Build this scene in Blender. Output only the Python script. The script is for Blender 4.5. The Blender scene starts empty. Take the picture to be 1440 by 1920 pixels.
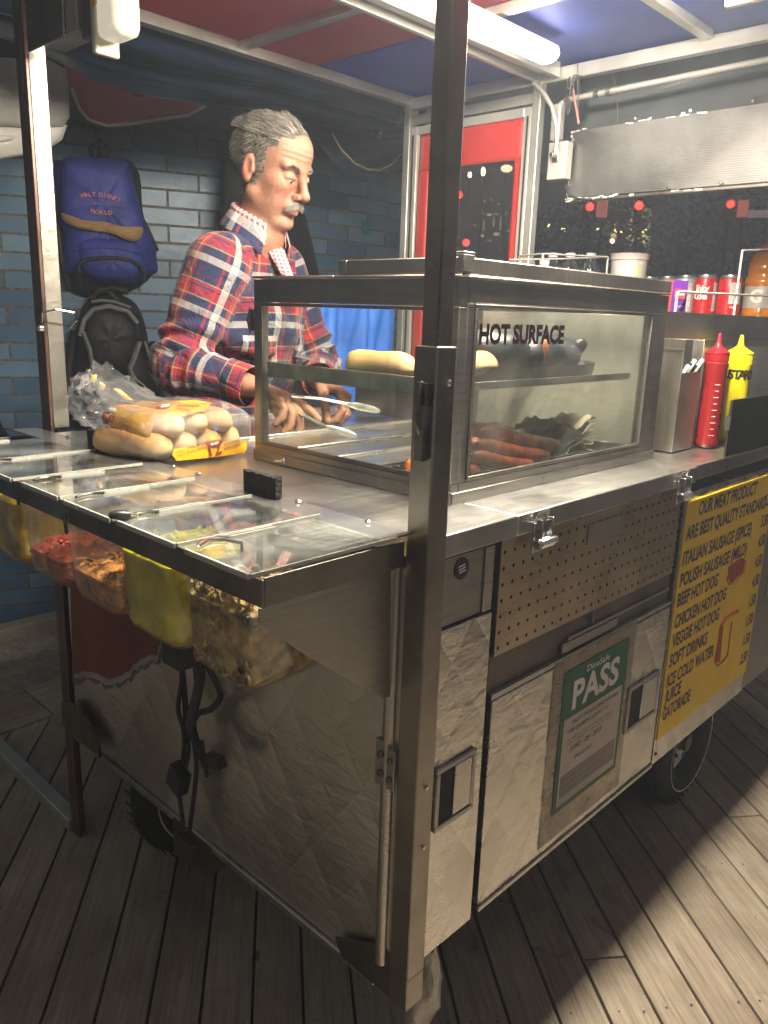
import bpy, math, random
import numpy as np
from mathutils import Vector, Matrix
random.seed(7); rs = np.random.RandomState(7)
S = bpy.context.scene
COL = S.collection
R = math.radians
# ------------------------------------------------------------------ camera
CR = np.array([0.6925, -0.7207, 0.0324])
a_, b_, c_ = 0.75808735, 0.24565332, 0.03346335
CD = np.array([math.cos(b_)*math.cos(a_), math.cos(b_)*math.sin(a_), -math.sin(b_)])
r0 = np.cross(CD, [0, 0, 1]); r0 /= np.linalg.norm(r0); u0 = np.cross(r0, CD)
CR = r0*math.cos(c_)+u0*math.sin(c_); CU = -r0*math.sin(c_)+u0*math.cos(c_)
FPX = 1485.64
CC = np.array([-0.771, -0.648, 1.383])
def at(px, py, **k):
    """the point of a real plane (x=, y= or z=) that the survey of the photograph puts at this pixel"""
    q = CD+((px-720)/FPX)*CR-((py-960)/FPX)*CU
    (a, v), = k.items(); i = 'xyz'.index(a)
    return CC+q*(v-CC[i])/q[i]
cam = bpy.data.cameras.new('camera'); co = bpy.data.objects.new('camera', cam); COL.objects.link(co)
M = Matrix([[CR[0], CU[0], -CD[0], CC[0]], [CR[1], CU[1], -CD[1], CC[1]], [CR[2], CU[2], -CD[2], CC[2]], [0, 0, 0, 1]])
co.matrix_world = M
cam.sensor_width = 36; cam.sensor_fit = 'AUTO'; cam.lens = FPX/1920*36; cam.clip_start = .02; cam.clip_end = 500
S.camera = co
S.view_settings.view_transform = 'Standard'; S.view_settings.look = 'None'
S.view_settings.exposure = 2.25; S.view_settings.gamma = 1
S.cycles.max_bounces = 10; S.cycles.diffuse_bounces = 3; S.cycles.glossy_bounces = 4; S.cycles.transmission_bounces = 6
S.cycles.transparent_max_bounces = 24; S.cycles.caustics_reflective = False; S.cycles.caustics_refractive = False
S.cycles.sample_clamp_indirect = 3.0; S.cycles.use_denoising = True
# ------------------------------------------------------------------ materials
def newmat(name):
    m = bpy.data.materials.new(name); m.use_nodes = True
    nt = m.node_tree; b = nt.nodes['Principled BSDF']
    return m, nt, b
def nd(nt, typ, **k):
    n = nt.nodes.new(typ)
    for a, v in k.items():
        if a in n.inputs: n.inputs[a].default_value = v
        else: setattr(n, a, v)
    return n
def coords(nt, scale=(1, 1, 1), rot=(0, 0, 0), kind='Object'):
    tc = nt.nodes.new('ShaderNodeTexCoord'); mp = nt.nodes.new('ShaderNodeMapping')
    mp.inputs['Scale'].default_value = scale; mp.inputs['Rotation'].default_value = rot
    nt.links.new(tc.outputs[kind], mp.inputs[0]); return mp.outputs[0]
def ramp(nt, src, stops):
    r = nt.nodes.new('ShaderNodeValToRGB'); e = r.color_ramp.elements
    while len(e) < len(stops): e.new(.5)
    for i, (p, c) in enumerate(stops):
        e[i].position = p; e[i].color = (*c, 1) if len(c) == 3 else c
    nt.links.new(src, r.inputs[0]); return r.outputs[0]
def mixc(nt, f, a, b, mode='MIX'):
    n = nt.nodes.new('ShaderNodeMix'); n.data_type = 'RGBA'; n.blend_type = mode
    for s, v in ((n.inputs[0], f), (n.inputs[6], a), (n.inputs[7], b)):
        if isinstance(v, bpy.types.NodeSocket): nt.links.new(v, s)
        elif isinstance(v, (int, float)): s.default_value = v if s.type == 'VALUE' else (v, v, v, 1)
        else: s.default_value = (*v, 1)
    return n.outputs[2]
def mth(nt, op, a, b=0.0, c=None):
    n = nt.nodes.new('ShaderNodeMath'); n.operation = op
    for s, v in zip(n.inputs, (a, b, c)):
        if v is None: continue
        if isinstance(v, bpy.types.NodeSocket): nt.links.new(v, s)
        else: s.default_value = v
    return n.outputs[0]
def noise(nt, vec, scale, detail=3, rough=.5, dist=0):
    n = nd(nt, 'ShaderNodeTexNoise', Scale=scale, Detail=detail, Roughness=rough, Distortion=dist)
    nt.links.new(vec, n.inputs['Vector']); return n.outputs[0]
def bump(nt, b, h, strength=.3, dist=.01, prev=None):
    n = nd(nt, 'ShaderNodeBump', Strength=strength, Distance=dist)
    nt.links.new(h, n.inputs['Height'])
    if prev: nt.links.new(prev, n.inputs['Normal'])
    if b: nt.links.new(n.outputs[0], b.inputs['Normal'])
    return n.outputs[0]
def mat(name, col, rough=.5, metal=0, var=.12, vs=8, bmp=0, bs=60, spec=.5, rv=.1, trans=0, sub=0, stretch=(1, 1, 1), coat=0):
    m, nt, b = newmat(name)
    v = coords(nt, stretch); n1 = noise(nt, v, vs, 4)
    dark = tuple(c*(1-var*2) for c in col); lite = tuple(min(1, c*(1+var)) for c in col)
    nt.links.new(ramp(nt, n1, [(.3, dark), (.7, lite)]), b.inputs['Base Color'])
    b.inputs['Metallic'].default_value = metal; b.inputs['Specular IOR Level'].default_value = spec
    rr = nt.nodes.new('ShaderNodeMapRange'); rr.inputs[3].default_value = max(.02, rough-rv); rr.inputs[4].default_value = min(1, rough+rv)
    nt.links.new(noise(nt, v, vs*2.3, 3), rr.inputs[0]); nt.links.new(rr.outputs[0], b.inputs['Roughness'])
    if bmp: bump(nt, b, noise(nt, v, bs, 4), bmp, .01)
    if trans: b.inputs['Transmission Weight'].default_value = trans
    if coat: b.inputs['Coat Weight'].default_value = coat
    if sub:
        b.inputs['Subsurface Weight'].default_value = sub; b.inputs['Subsurface Radius'].default_value = (.012, .004, .002); b.inputs['Subsurface Scale'].default_value = .6
    return m
def steel(name, col=(.58, .56, .53), rough=.3, stretch=(1, 1, 60), smudge=.5, scale=9, dirt=.25):
    """brushed, smudged and faintly scratched stainless steel"""
    m, nt, b = newmat(name)
    v = coords(nt); vst = coords(nt, stretch)
    br = noise(nt, vst, scale, 5, .65); sm = noise(nt, v, 5, 5, .6, .6); fine = noise(nt, v, 38, 4, .6)
    c1 = ramp(nt, sm, [(.28, tuple(c*(1-dirt) for c in col)), (.62, col)])
    c2 = mixc(nt, .22, c1, ramp(nt, br, [(.3, (.25, .24, .22)), (.7, (.95, .93, .9))]), 'OVERLAY')
    nt.links.new(c2, b.inputs['Base Color']); b.inputs['Metallic'].default_value = 1
    r1 = mth(nt, 'MULTIPLY_ADD', sm, .34*smudge*2, rough-.17*smudge*2)
    r2 = mth(nt, 'MULTIPLY_ADD', br, .16, r1); r3 = mth(nt, 'MULTIPLY_ADD', fine, .10, mth(nt, 'SUBTRACT', r2, .13))
    nt.links.new(mth(nt, 'MAXIMUM', r3, .06), b.inputs['Roughness'])
    k = bump(nt, None, sm, .25, .006); bump(nt, b, br, .12, .0015, k)
    return m
def quilted(name, axis, pitch=.092, soft=1.0):
    """pressed quilt pattern steel: puffed diamonds that bend whatever they mirror"""
    m, nt, b = newmat(name)
    tc = nt.nodes.new('ShaderNodeTexCoord'); nz = nd(nt, 'ShaderNodeTexNoise', Scale=5.0, Detail=2.0); nt.links.new(tc.outputs['Object'], nz.inputs['Vector'])
    sp = nt.nodes.new('ShaderNodeSeparateXYZ'); nt.links.new(tc.outputs['Object'], sp.inputs[0])
    s = sp.outputs['xyz'.index(axis)]; z = sp.outputs[2]; wz = mth(nt, 'MULTIPLY_ADD', nz.outputs[0], .012, z)
    u = mth(nt, 'MULTIPLY', mth(nt, 'ADD', s, mth(nt, 'MULTIPLY', wz, .72)), 1/pitch); w = mth(nt, 'MULTIPLY', mth(nt, 'SUBTRACT', s, mth(nt, 'MULTIPLY', wz, .72)), 1/pitch)
    au = mth(nt, 'ABSOLUTE', mth(nt, 'SINE', mth(nt, 'MULTIPLY', u, math.pi))); aw = mth(nt, 'ABSOLUTE', mth(nt, 'SINE', mth(nt, 'MULTIPLY', w, math.pi)))
    puff = mth(nt, 'POWER', mth(nt, 'MULTIPLY', au, aw), .6)
    v = tc.outputs['Object']; rip = noise(nt, coords(nt, (1, 1, 2.6)), 17, 3, .5, .8); sm = noise(nt, v, 3.5, 5, .6, .5); fi = noise(nt, coords(nt, (1, 1, 14)), 30, 3)
    cell = nt.nodes.new('ShaderNodeCombineXYZ'); nt.links.new(mth(nt, 'FLOOR', u), cell.inputs[0]); nt.links.new(mth(nt, 'FLOOR', w), cell.inputs[1])
    wn = nt.nodes.new('ShaderNodeTexWhiteNoise'); nt.links.new(cell.outputs[0], wn.inputs[0])
    c = ramp(nt, mth(nt, 'ADD', mth(nt, 'MULTIPLY', wn.outputs['Value'], .25), mth(nt, 'MULTIPLY', sm, .75)), [(.25, (.54, .525, .49)), (.7, (.75, .735, .70))])
    nt.links.new(c, b.inputs['Base Color']); b.inputs['Metallic'].default_value = 1
    nt.links.new(mth(nt, 'MULTIPLY_ADD', wn.outputs['Value'], .10, mth(nt, 'MULTIPLY_ADD', fi, .09, .15 if soft == 1 else .24)), b.inputs['Roughness'])
    k = bump(nt, None, puff, .20*soft, .009); k = bump(nt, None, rip, .34*soft, .009, k)
    bump(nt, b, mth(nt, 'MULTIPLY', wn.outputs['Value'], s), .5, .02, k)
    return m
def pane(name, tint=(.95, .97, .96), gloss=.12, rough=.02, smear=.1, smearcol=(.75, .78, .75), crumple=0, base=.25):
    """thin clear sheet: see-through, mirror-like at grazing angles, with greasy smears"""
    m, nt, b = newmat(name); nt.nodes.remove(b); out = nt.nodes['Material Output']
    tr = nd(nt, 'ShaderNodeBsdfTransparent', Color=(*tint, 1)); gl = nd(nt, 'ShaderNodeBsdfGlossy', Roughness=rough, Color=(1, 1, 1, 1))
    df = nd(nt, 'ShaderNodeBsdfDiffuse', Color=(*smearcol, 1))
    fr = nd(nt, 'ShaderNodeLayerWeight', Blend=.5)
    f = mth(nt, 'MINIMUM', mth(nt, 'MULTIPLY_ADD', mth(nt, 'POWER', fr.outputs['Facing'], 4.0), .8, .03+gloss*.35), 1.0)
    mx = nt.nodes.new('ShaderNodeMixShader'); nt.links.new(f, mx.inputs[0]); nt.links.new(tr.outputs[0], mx.inputs[1]); nt.links.new(gl.outputs[0], mx.inputs[2])
    v = coords(nt, (1, 1, 1)); n1 = noise(nt, v, 7, 6, .65, .8)
    k = ramp(nt, n1, [(.42, (0, 0, 0)), (.75, (smear*2,)*3)])
    if crumple:
        bq = bump(nt, None, noise(nt, v, 26, 5, .6, 1.5), crumple, .02); nt.links.new(bq, gl.inputs['Normal']); nt.links.new(bq, fr.inputs['Normal'])
    mx2 = nt.nodes.new('ShaderNodeMixShader'); nt.links.new(mth(nt, 'ADD', k, smear*base), mx2.inputs[0]); nt.links.new(mx.outputs[0], mx2.inputs[1]); nt.links.new(df.outputs[0], mx2.inputs[2])
    nt.links.new(mx2.outputs[0], out.inputs[0])
    return m
def emis(name, col, st):
    m, nt, b = newmat(name); b.inputs['Base Color'].default_value = (*[min(1, c) for c in col], 1)
    b.inputs['Emission Color'].default_value = (*col, 1); b.inputs['Emission Strength'].default_value = st
    return m
# ------------------------------------------------------------------ mesh building
ORG = {}
class MB:
    def __init__(s): s.v = []; s.f = []; s.uv = []; s.hasuv = False
    def add(s, vs, fs, uvs=None):
        n = len(s.v); s.v += [tuple(map(float, p)) for p in vs]; s.f += [tuple(i+n for i in f) for f in fs]
        if uvs is not None: s.hasuv = True; s.uv += [tuple(u) for u in uvs]
        else: s.uv += [(0, 0)]*len(vs)
        return s
    def box(s, x0, x1, y0, y1, z0, z1):
        vs = [(x, y, z) for x in (x0, x1) for y in (y0, y1) for z in (z0, z1)]
        return s.add(vs, [(0, 1, 3, 2), (4, 6, 7, 5), (0, 4, 5, 1), (2, 3, 7, 6), (0, 2, 6, 4), (1, 5, 7, 3)])
    def obox(s, c, ax, ay, az):
        c, ax, ay, az = map(np.array, (c, ax, ay, az))
        vs = [c+i*ax+j*ay+k*az for i in (-1, 1) for j in (-1, 1) for k in (-1, 1)]
        return s.add(vs, [(0, 1, 3, 2), (4, 6, 7, 5), (0, 4, 5, 1), (2, 3, 7, 6), (0, 2, 6, 4), (1, 5, 7, 3)])
    def bar(s, a, b, w, h, up=(0, 0, 1)):
        a, b = np.array(a, float), np.array(b, float); d = b-a; L = np.linalg.norm(d); d /= L
        sd = np.cross(d, up); sd /= np.linalg.norm(sd); u = np.cross(sd, d)
        return s.obox((a+b)/2, d*L/2, sd*w/2, u*h/2)
    def tube(s, pts, r, seg=10, caps=True, sx=1.0):
        pts = [np.array(p, float) for p in pts]; n = len(pts)
        rr = r if hasattr(r, '__len__') else [r]*n
        T = [(pts[min(i+1, n-1)]-pts[max(i-1, 0)]) for i in range(n)]; T = [t/(np.linalg.norm(t)+1e-12) for t in T]
        up = np.array([0, 0, 1.]) if abs(T[0][2]) < .9 else np.array([1., 0, 0])
        vs = []; uv = []; L = 0
        for i in range(n):
            if i: L += np.linalg.norm(pts[i]-pts[i-1])
            sd = np.cross(T[i], up); sd /= np.linalg.norm(sd)+1e-12; up = np.cross(sd, T[i])
            for k in range(seg):
                a = 2*math.pi*k/seg; vs.append(pts[i]+rr[i]*(math.cos(a)*sd*sx+math.sin(a)*up)); uv.append((k/seg, L))
        fs = [(i*seg+k, i*seg+(k+1) % seg, (i+1)*seg+(k+1) % seg, (i+1)*seg+k) for i in range(n-1) for k in range(seg)]
        if caps: fs += [tuple(range(seg))[::-1], tuple((n-1)*seg+k for k in range(seg))]
        return s.add(vs, fs)
    def lathe(s, prof, c=(0, 0, 0), seg=24, ax=(0, 0, 1), cap=True):
        az = np.array(ax, float); az /= np.linalg.norm(az); t = np.array([1., 0, 0]) if abs(az[0]) < .9 else np.array([0, 1., 0])
        a1 = np.cross(az, t); a1 /= np.linalg.norm(a1); a2 = np.cross(az, a1); c = np.array(c, float)
        vs = [c+az*z+r*(math.cos(2*math.pi*k/seg)*a1+math.sin(2*math.pi*k/seg)*a2) for r, z in prof for k in range(seg)]
        n = len(prof)
        fs = [(i*seg+k, i*seg+(k+1) % seg, (i+1)*seg+(k+1) % seg, (i+1)*seg+k) for i in range(n-1) for k in range(seg)]
        if cap: fs += [tuple(range(seg))[::-1], tuple((n-1)*seg+k for k in range(seg))]
        return s.add(vs, fs)
    def prism(s, poly, d):
        """closed outline of 3-D points pushed out along d"""
        poly = [np.array(p, float) for p in poly]; d = np.array(d, float); n = len(poly)
        vs = poly+[p+d for p in poly]
        return s.add(vs, [tuple(range(n))[::-1], tuple(range(n, 2*n))]+[(i, (i+1) % n, n+(i+1) % n, n+i) for i in range(n)])
    def grid(s, P, closeu=False, uv=None):
        """P: array [nv][nu] of points"""
        nv, nu = len(P), len(P[0]); vs = [p for row in P for p in row]
        fs = [(j*nu+i, j*nu+(i+1) % nu, (j+1)*nu+(i+1) % nu, (j+1)*nu+i) for j in range(nv-1) for i in range(nu if closeu else nu-1)]
        return s.add(vs, fs, None if uv is None else [q for row in uv for q in row])
    def ell(s, c, r, seg=16, rot=None):
        c = np.array(c, float); vs = []; n = seg//2
        for j in range(n+1):
            t = math.pi*j/n
            for k in range(seg):
                a = 2*math.pi*k/seg; p = np.array([r[0]*math.sin(t)*math.cos(a), r[1]*math.sin(t)*math.sin(a), r[2]*math.cos(t)])
                vs.append(c+(rot@p if rot is not None else p))
        fs = [(j*seg+k, (j+1)*seg+k, (j+1)*seg+(k+1) % seg, j*seg+(k+1) % seg) for j in range(n) for k in range(seg)]
        return s.add(vs, fs)
    def build(s, name, m, parent=None, smooth=True, angle=35, bevel=0, solid=0, sub=0, merge=False):
        me = bpy.data.meshes.new(name); v = np.array(s.v); o = ORG.get(parent.name, np.zeros(3)) if parent is not None else np.zeros(3)
        me.from_pydata([tuple(p-o) for p in v], [], s.f)
        if s.hasuv:
            ul = me.uv_layers.new(name='UVMap'); idx = np.zeros(len(me.loops), int); me.loops.foreach_get('vertex_index', idx)
            ul.data.foreach_set('uv', np.array(s.uv)[idx].astype(np.float32).ravel())
        me.validate()
        if merge:
            import bmesh
            bm = bmesh.new(); bm.from_mesh(me); bmesh.ops.remove_doubles(bm, verts=bm.verts, dist=1e-5); bm.to_mesh(me); bm.free()
        me.update()
        if smooth:
            me.polygons.foreach_set('use_smooth', [True]*len(me.polygons))
            if angle < 180: me.set_sharp_from_angle(angle=R(angle))
        for mm in (m if isinstance(m, (list, tuple)) else [m]): me.materials.append(mm)
        ob = bpy.data.objects.new(name, me); COL.objects.link(ob)
        if parent is not None: ob.parent = parent; ORG[ob.name] = o
        if solid: q = ob.modifiers.new('thick', 'SOLIDIFY'); q.thickness = solid; q.offset = 0
        if sub: q = ob.modifiers.new('sub', 'SUBSURF'); q.levels = q.render_levels = sub
        if bevel:
            q = ob.modifiers.new('bevel', 'BEVEL'); q.width = bevel; q.segments = 2; q.limit_method = 'ANGLE'; q.angle_limit = R(40)
        return ob
def tag(o, label=None, cat=None, group=None, kind=None):
    if label: o['label'] = label
    if cat: o['category'] = cat
    if group: o['group'] = group
    if kind: o['kind'] = kind
    return o
def thing(name, label, cat, loc=(0, 0, 0), group=None):
    o = bpy.data.objects.new(name, None); COL.objects.link(o); o.location = loc; o.empty_display_size = .05
    ORG[o.name] = np.array(loc, float)
    return tag(o, label, cat, group)
def copy_tree(o, parent=None):
    c = o.copy(); COL.objects.link(c); c.parent = parent
    for ch in list(o.children): copy_tree(ch, c)
    return c
def text(s, m, parent, O, ax, ay, h, w=None, name='lettering', bold=0.0, depth=.0006, center=False, shear=0, spacing=1.0, align='LEFT'):
    """writing laid on a surface: origin O, direction of the line ax, up ay, cap height h, optional total width w"""
    cu = bpy.data.curves.new('t', 'FONT'); cu.body = s; cu.size = 1; cu.offset = bold; cu.shear = shear; cu.space_character = spacing; cu.align_x = align; cu.resolution_u = 3
    to = bpy.data.objects.new('t', cu); me = bpy.data.meshes.new_from_object(to, depsgraph=None, preserve_all_data_layers=False)
    n = len(me.vertices); v = np.zeros(n*3); me.vertices.foreach_get('co', v); v = v.reshape(-1, 3)
    fs = [tuple(p.vertices) for p in me.polygons]
    bpy.data.objects.remove(to); bpy.data.curves.remove(cu); bpy.data.meshes.remove(me)
    x0, x1 = v[:, 0].min(), v[:, 0].max(); sy = h/.70
    sx = sy if w is None else w/(x1-x0)
    ax, ay, O = (np.array(q, float) for q in (ax, ay, O)); ax = ax/np.linalg.norm(ax); ay = ay/np.linalg.norm(ay); nn = np.cross(ax, ay)
    off = -(x0+x1)/2 if center else (-x0 if w else 0)
    P = [O+ax*(q[0]+off)*sx+ay*q[1]*sy for q in v]
    b = MB(); b.add([p+nn*depth for p in P], fs)
    if parent == 'raw': return b
    return b.build(name, m, parent, smooth=False)
# ------------------------------------------------------------------ shared materials
ST = steel('brushed_steel'); STv = steel('brushed_steel_sheet', stretch=(60, 60, 1), rough=.3)
STtop = steel('counter_steel', (.60, .59, .57), .34, (1, 40, 1), .3, 7, .15)
STd = steel('dull_steel', (.40, .385, .36), .38, (1, 1, 30), .5); STdk = steel('grimy_steel', (.20, .185, .165), .42, (1, 1, 12), .6, 9, .5)
ALU = mat('aluminium_frame', (.62, .61, .57), .42, .75, .12, 6, .05, 80)
GAP = mat('dark_gap', (.012, .011, .010), .8)
BLK = mat('black_rubber', (.018, .018, .019), .65, bmp=.2); BLKP = mat('black_plastic', (.02, .02, .023), .35)
WHT = mat('white_plastic', (.78, .78, .75), .4, var=.05); CHR = mat('bright_steel', (.8, .8, .8), .14, 1, .05)
Qx = quilted('embossed_steel_side', 'x'); Qy = quilted('embossed_steel_end', 'y', .12, .55)
# ------------------------------------------------------------------ ground, boardwalk, pavement, wall
g = MB(); g.box(-20, 125, -20, 125, -.30, -.16)
gm = mat('asphalt', (.018, .018, .018), .85, bmp=.5, bs=40); tag(g.build('ground', gm, smooth=False), kind='structure')
def woodmat():
    m, nt, b = newmat('weathered_planks')
    geo = nt.nodes.new('ShaderNodeNewGeometry'); v = coords(nt, (1, 1, 1)); rnd = geo.outputs['Random Per Island']
    vadd = nt.nodes.new('ShaderNodeVectorMath'); vadd.operation = 'ADD'; cx = nt.nodes.new('ShaderNodeCombineXYZ')
    nt.links.new(mth(nt, 'MULTIPLY', rnd, 37.0), cx.inputs[0]); nt.links.new(mth(nt, 'MULTIPLY', rnd, 11.0), cx.inputs[2]); nt.links.new(v, vadd.inputs[0]); nt.links.new(cx.outputs[0], vadd.inputs[1])
    mp = nd(nt, 'ShaderNodeMapping'); mp.inputs['Scale'].default_value = (1.2, 26, 26); nt.links.new(vadd.outputs[0], mp.inputs[0])
    grain = noise(nt, mp.outputs[0], 3.2, 6, .62, .35)
    mp2 = nd(nt, 'ShaderNodeMapping'); mp2.inputs['Scale'].default_value = (3, 90, 90); nt.links.new(vadd.outputs[0], mp2.inputs[0]); fine = noise(nt, mp2.outputs[0], 3, 4, .7)
    blot = noise(nt, vadd.outputs[0], 3.0, 6, .6, .5); stain = noise(nt, vadd.outputs[0], 9, 5, .7, 1.2)
    c = ramp(nt, grain, [(.25, (.22, .17, .125)), (.5, (.42, .36, .29)), (.75, (.57, .51, .42))])
    c = mixc(nt, .45, c, ramp(nt, fine, [(.3, (.14, .11, .085)), (.7, (.54, .50, .43))]))
    c = mixc(nt, .6, c, ramp(nt, blot, [(.3, (.42, .38, .36)), (.6, (1, 1, 1))]), 'MULTIPLY')
    c = mixc(nt, ramp(nt, stain, [(.60, (0, 0, 0)), (.70, (.55,)*3)]), c, (.10, .085, .075))
    c = mixc(nt, .5, c, ramp(nt, rnd, [(0, (.74, .62, .54)), (1, (1.0, .93, .82))]), 'MULTIPLY')
    vo = nd(nt, 'ShaderNodeTexVoronoi', Scale=2.3); mp3 = nd(nt, 'ShaderNodeMapping'); mp3.inputs['Scale'].default_value = (1, 2.2, 2.2); nt.links.new(vadd.outputs[0], mp3.inputs[0]); nt.links.new(mp3.outputs[0], vo.inputs['Vector'])
    c = mixc(nt, ramp(nt, vo.outputs['Distance'], [(.03, (.8,)*3), (.05, (0, 0, 0))]), c, (.06, .035, .02))
    nt.links.new(c, b.inputs['Base Color']); b.inputs['Roughness'].default_value = .72; b.inputs['Specular IOR Level'].default_value = .3
    k = bump(nt, None, grain, .5, .004); bump(nt, b, fine, .4, .002, k)
    return m
WOOD = woodmat()
A = np.array([.627, .779]); B = np.array([-.779, .627])   # along and across the planks
d = MB(); W = .1035; off = at(172, 1920, z=0); n_off = off[:2]@B
k0 = -70
for k in range(k0, 40):
    n0 = n_off+k*W; n1 = n0+W-.006
    tend0 = (1.855-B[1]*n0)/A[1]; tend1 = (1.855-B[1]*n1)/A[1]
    ts = -3.2
    joints = [at(1400, 1530, z=0)[:2]@A] if n0 < at(1400, 1530, z=0)[:2]@B < n1 else ([random.uniform(-.8, 5)] if random.random() < .12 else [])
    segs = [ts]+joints+[None]
    tilt = random.uniform(-.0015, .0015)
    for a, b in zip(segs[:-1], segs[1:]):
        e0, e1 = (tend0, tend1) if b is None else (b-.003, b-.003)
        if a != ts: a += .003
        if min(e0, e1) <= a: continue
        vs = []
        for zz in (-.035, 0):
            for (t, n) in ((a, n0), (e0, n0), (e1, n1), (a, n1)): vs.append((t, n, zz+(tilt if zz == 0 and n == n0 else 0)))
        d.add(vs, [(3, 2, 1, 0), (4, 5, 6, 7), (0, 1, 5, 4), (1, 2, 6, 5), (2, 3, 7, 6), (3, 0, 4, 7)])
ob = d.build('boardwalk', WOOD, smooth=False, bevel=.002); tag(ob, kind='structure'); ob.rotation_euler = (0, 0, math.atan2(A[1], A[0]))
nl = MB()
for k in range(k0, 40):
    for t_ in np.arange(-2.6, 4.5, .41):
        for dn in (.022, .074):
            tt = t_+random.uniform(-.006, .006); n_ = n_off+k*W+dn+random.uniform(-.003, .003)
            if A[1]*tt+B[1]*n_ > 1.84 or random.random() < .35: continue
            nl.add([(tt+.0028*math.cos(q), n_+.0028*math.sin(q), .0024) for q in np.linspace(0, 2*math.pi, 7)[:-1]], [tuple(range(6))])
no = nl.build('boardwalk_screws', mat('screw_rust', (.13, .10, .08), .6, .4), smooth=False); tag(no, kind='structure'); no.rotation_euler = ob.rotation_euler
j = MB(); j.box(-6, 7, -5, 1.85, -.15, -.045); tag(j.build('boardwalk_joists', mat('deck_void', (.012, .010, .008), .9), smooth=False), kind='structure')
c = MB(); x = -6.0
while x < 9:
    L = random.uniform(2.2, 3.4); c.box(x, x+L-.006, 1.862, 2.125, -.08, .004); x += L
ob = c.build('boardwalk_edge', WOOD, smooth=False, bevel=.004); tag(ob, kind='structure')
def conc():
    m, nt, b = newmat('rough_pavement'); v = coords(nt)
    n1 = noise(nt, v, 2.2, 6, .6); n2 = noise(nt, v, 30, 5, .75); vo = nd(nt, 'ShaderNodeTexVoronoi', Scale=55.0); nt.links.new(v, vo.inputs['Vector'])
    c = ramp(nt, n1, [(.3, (.20, .175, .14)), (.7, (.44, .39, .31))]); c = mixc(nt, .6, c, ramp(nt, n2, [(.3, (.25,)*3), (.7, (1.2,)*3)]), 'MULTIPLY')
    c = mixc(nt, ramp(nt, vo.outputs['Distance'], [(.1, (.5,)*3), (.3, (0, 0, 0))]), c, (.30, .27, .2))
    nt.links.new(c, b.inputs['Base Color']); b.inputs['Roughness'].default_value = .85; bump(nt, b, mth(nt, 'ADD', n2, vo.outputs['Distance']), .8, .012); return m
PV = conc()
c = MB(); nx, ny = 120, 14; P = []
for jn in range(ny):
    y = 2.13+(8.0-2.13)*(jn/(ny-1))**1.6; P.append([(-6+15*i/(nx-1), y, -.02+.018*rs.rand()) for i in range(nx)])
c.grid(P); tag(c.build('pavement', PV, angle=180), kind='structure')
c = MB(); c.box(-6, 9, 2.62, 2.70, -.1, .045); tag(c.build('pavement_step', mat('step_stone', (.34, .31, .25), .85, bmp=.5), bevel=.008), kind='structure')
# brick wall: glazed blue utility brick, two runs
def brickmat():
    m, nt, b = newmat('blue_glazed_brick'); uvn = nd(nt, 'ShaderNodeTexCoord')
    br = nt.nodes.new('ShaderNodeTexBrick'); br.inputs['Scale'].default_value = 1; br.inputs['Brick Width'].default_value = .262; br.inputs['Row Height'].default_value = .0715
    br.inputs['Mortar Size'].default_value = .0052; br.inputs['Mortar Smooth'].default_value = .12; br.inputs['Color1'].default_value = (0, 0, 0, 1); br.inputs['Color2'].default_value = (1, 1, 1, 1); br.inputs['Mortar'].default_value = (.5, .5, .5, 1)
    br.inputs['Bias'].default_value = 0
    nt.links.new(uvn.outputs['UV'], br.inputs[0]); v = coords(nt)
    n1 = noise(nt, v, 6, 5); n2 = noise(nt, v, 55, 4, .7)
    c = ramp(nt, br.outputs['Color'], [(0, (.06, .145, .26)), (.5, (.11, .215, .345)), (1, (.19, .32, .46))])
    c = mixc(nt, .55, c, ramp(nt, n1, [(.3, (.6,)*3), (.7, (1.15,)*3)]), 'MULTIPLY')
    mo = ramp(nt, n2, [(.3, (.075, .075, .068)), (.7, (.23, .22, .19))])
    c = mixc(nt, br.outputs['Fac'], c, mo); nt.links.new(c, b.inputs['Base Color'])
    nt.links.new(mth(nt, 'MULTIPLY_ADD', br.outputs['Fac'], .5, mth(nt, 'MULTIPLY_ADD', n2, .3, .22)), b.inputs['Roughness'])
    h = mth(nt, 'SUBTRACT', mth(nt, 'MULTIPLY', n2, .25), br.outputs['Fac']); bump(nt, b, mth(nt, 'ADD', h, mth(nt, 'MULTIPLY', n1, .5)), .5, .006)
    return m
BR = brickmat()
w = MB(); wd = np.array([.911, -.412]); P0 = np.array([.91, 2.62]); s_c = (P0[1]-2.32)/.412
corner = P0+wd*s_c; far = P0-wd*7
def strip(p, q, z0, z1, u0):
    L = np.hypot(*(q-p)); return [(*p, z0), (*q, z0), (*q, z1), (*p, z1)], [(u0, z0), (u0+L, z0), (u0+L, z1), (u0, z1)], u0+L
u = .06; thick = np.array([.15, .3])
pts = [far, corner, np.array([2.42, 2.32])]
for p, q in zip(pts[:-1], pts[1:]):
    vs, uv, u = strip(p, q, -.1, 4.2, u); w.add(vs, [(0, 1, 2, 3)], uv)
w.add([(*p, z) for p in (far, far+np.array([.12, .27]), corner+np.array([.12, .27]), np.array([2.42, 2.6]), np.array([2.42, 2.32]), ) for z in (-.1, 4.2)], [(0, 1, 3, 2), (2, 3, 5, 4), (4, 5, 7, 6), (6, 7, 9, 8)], [(0, 0)]*10)
ob = w.build('brick_wall', BR, smooth=False); tag(ob, 'tall wall of blue glazed brick behind the vendor', 'wall')
tl = MB(); q = at(688, 426, y=2.318); tl.box(q[0]-.035, q[0]+.03, 2.312, 2.318, q[2]-.035, q[2]+.03)
tag(tl.build('wall_tile', mat('teal_glaze', (.03, .22, .2), .3), bevel=.001), 'small teal glazed tile set in the blue brick wall', 'tile')
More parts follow.
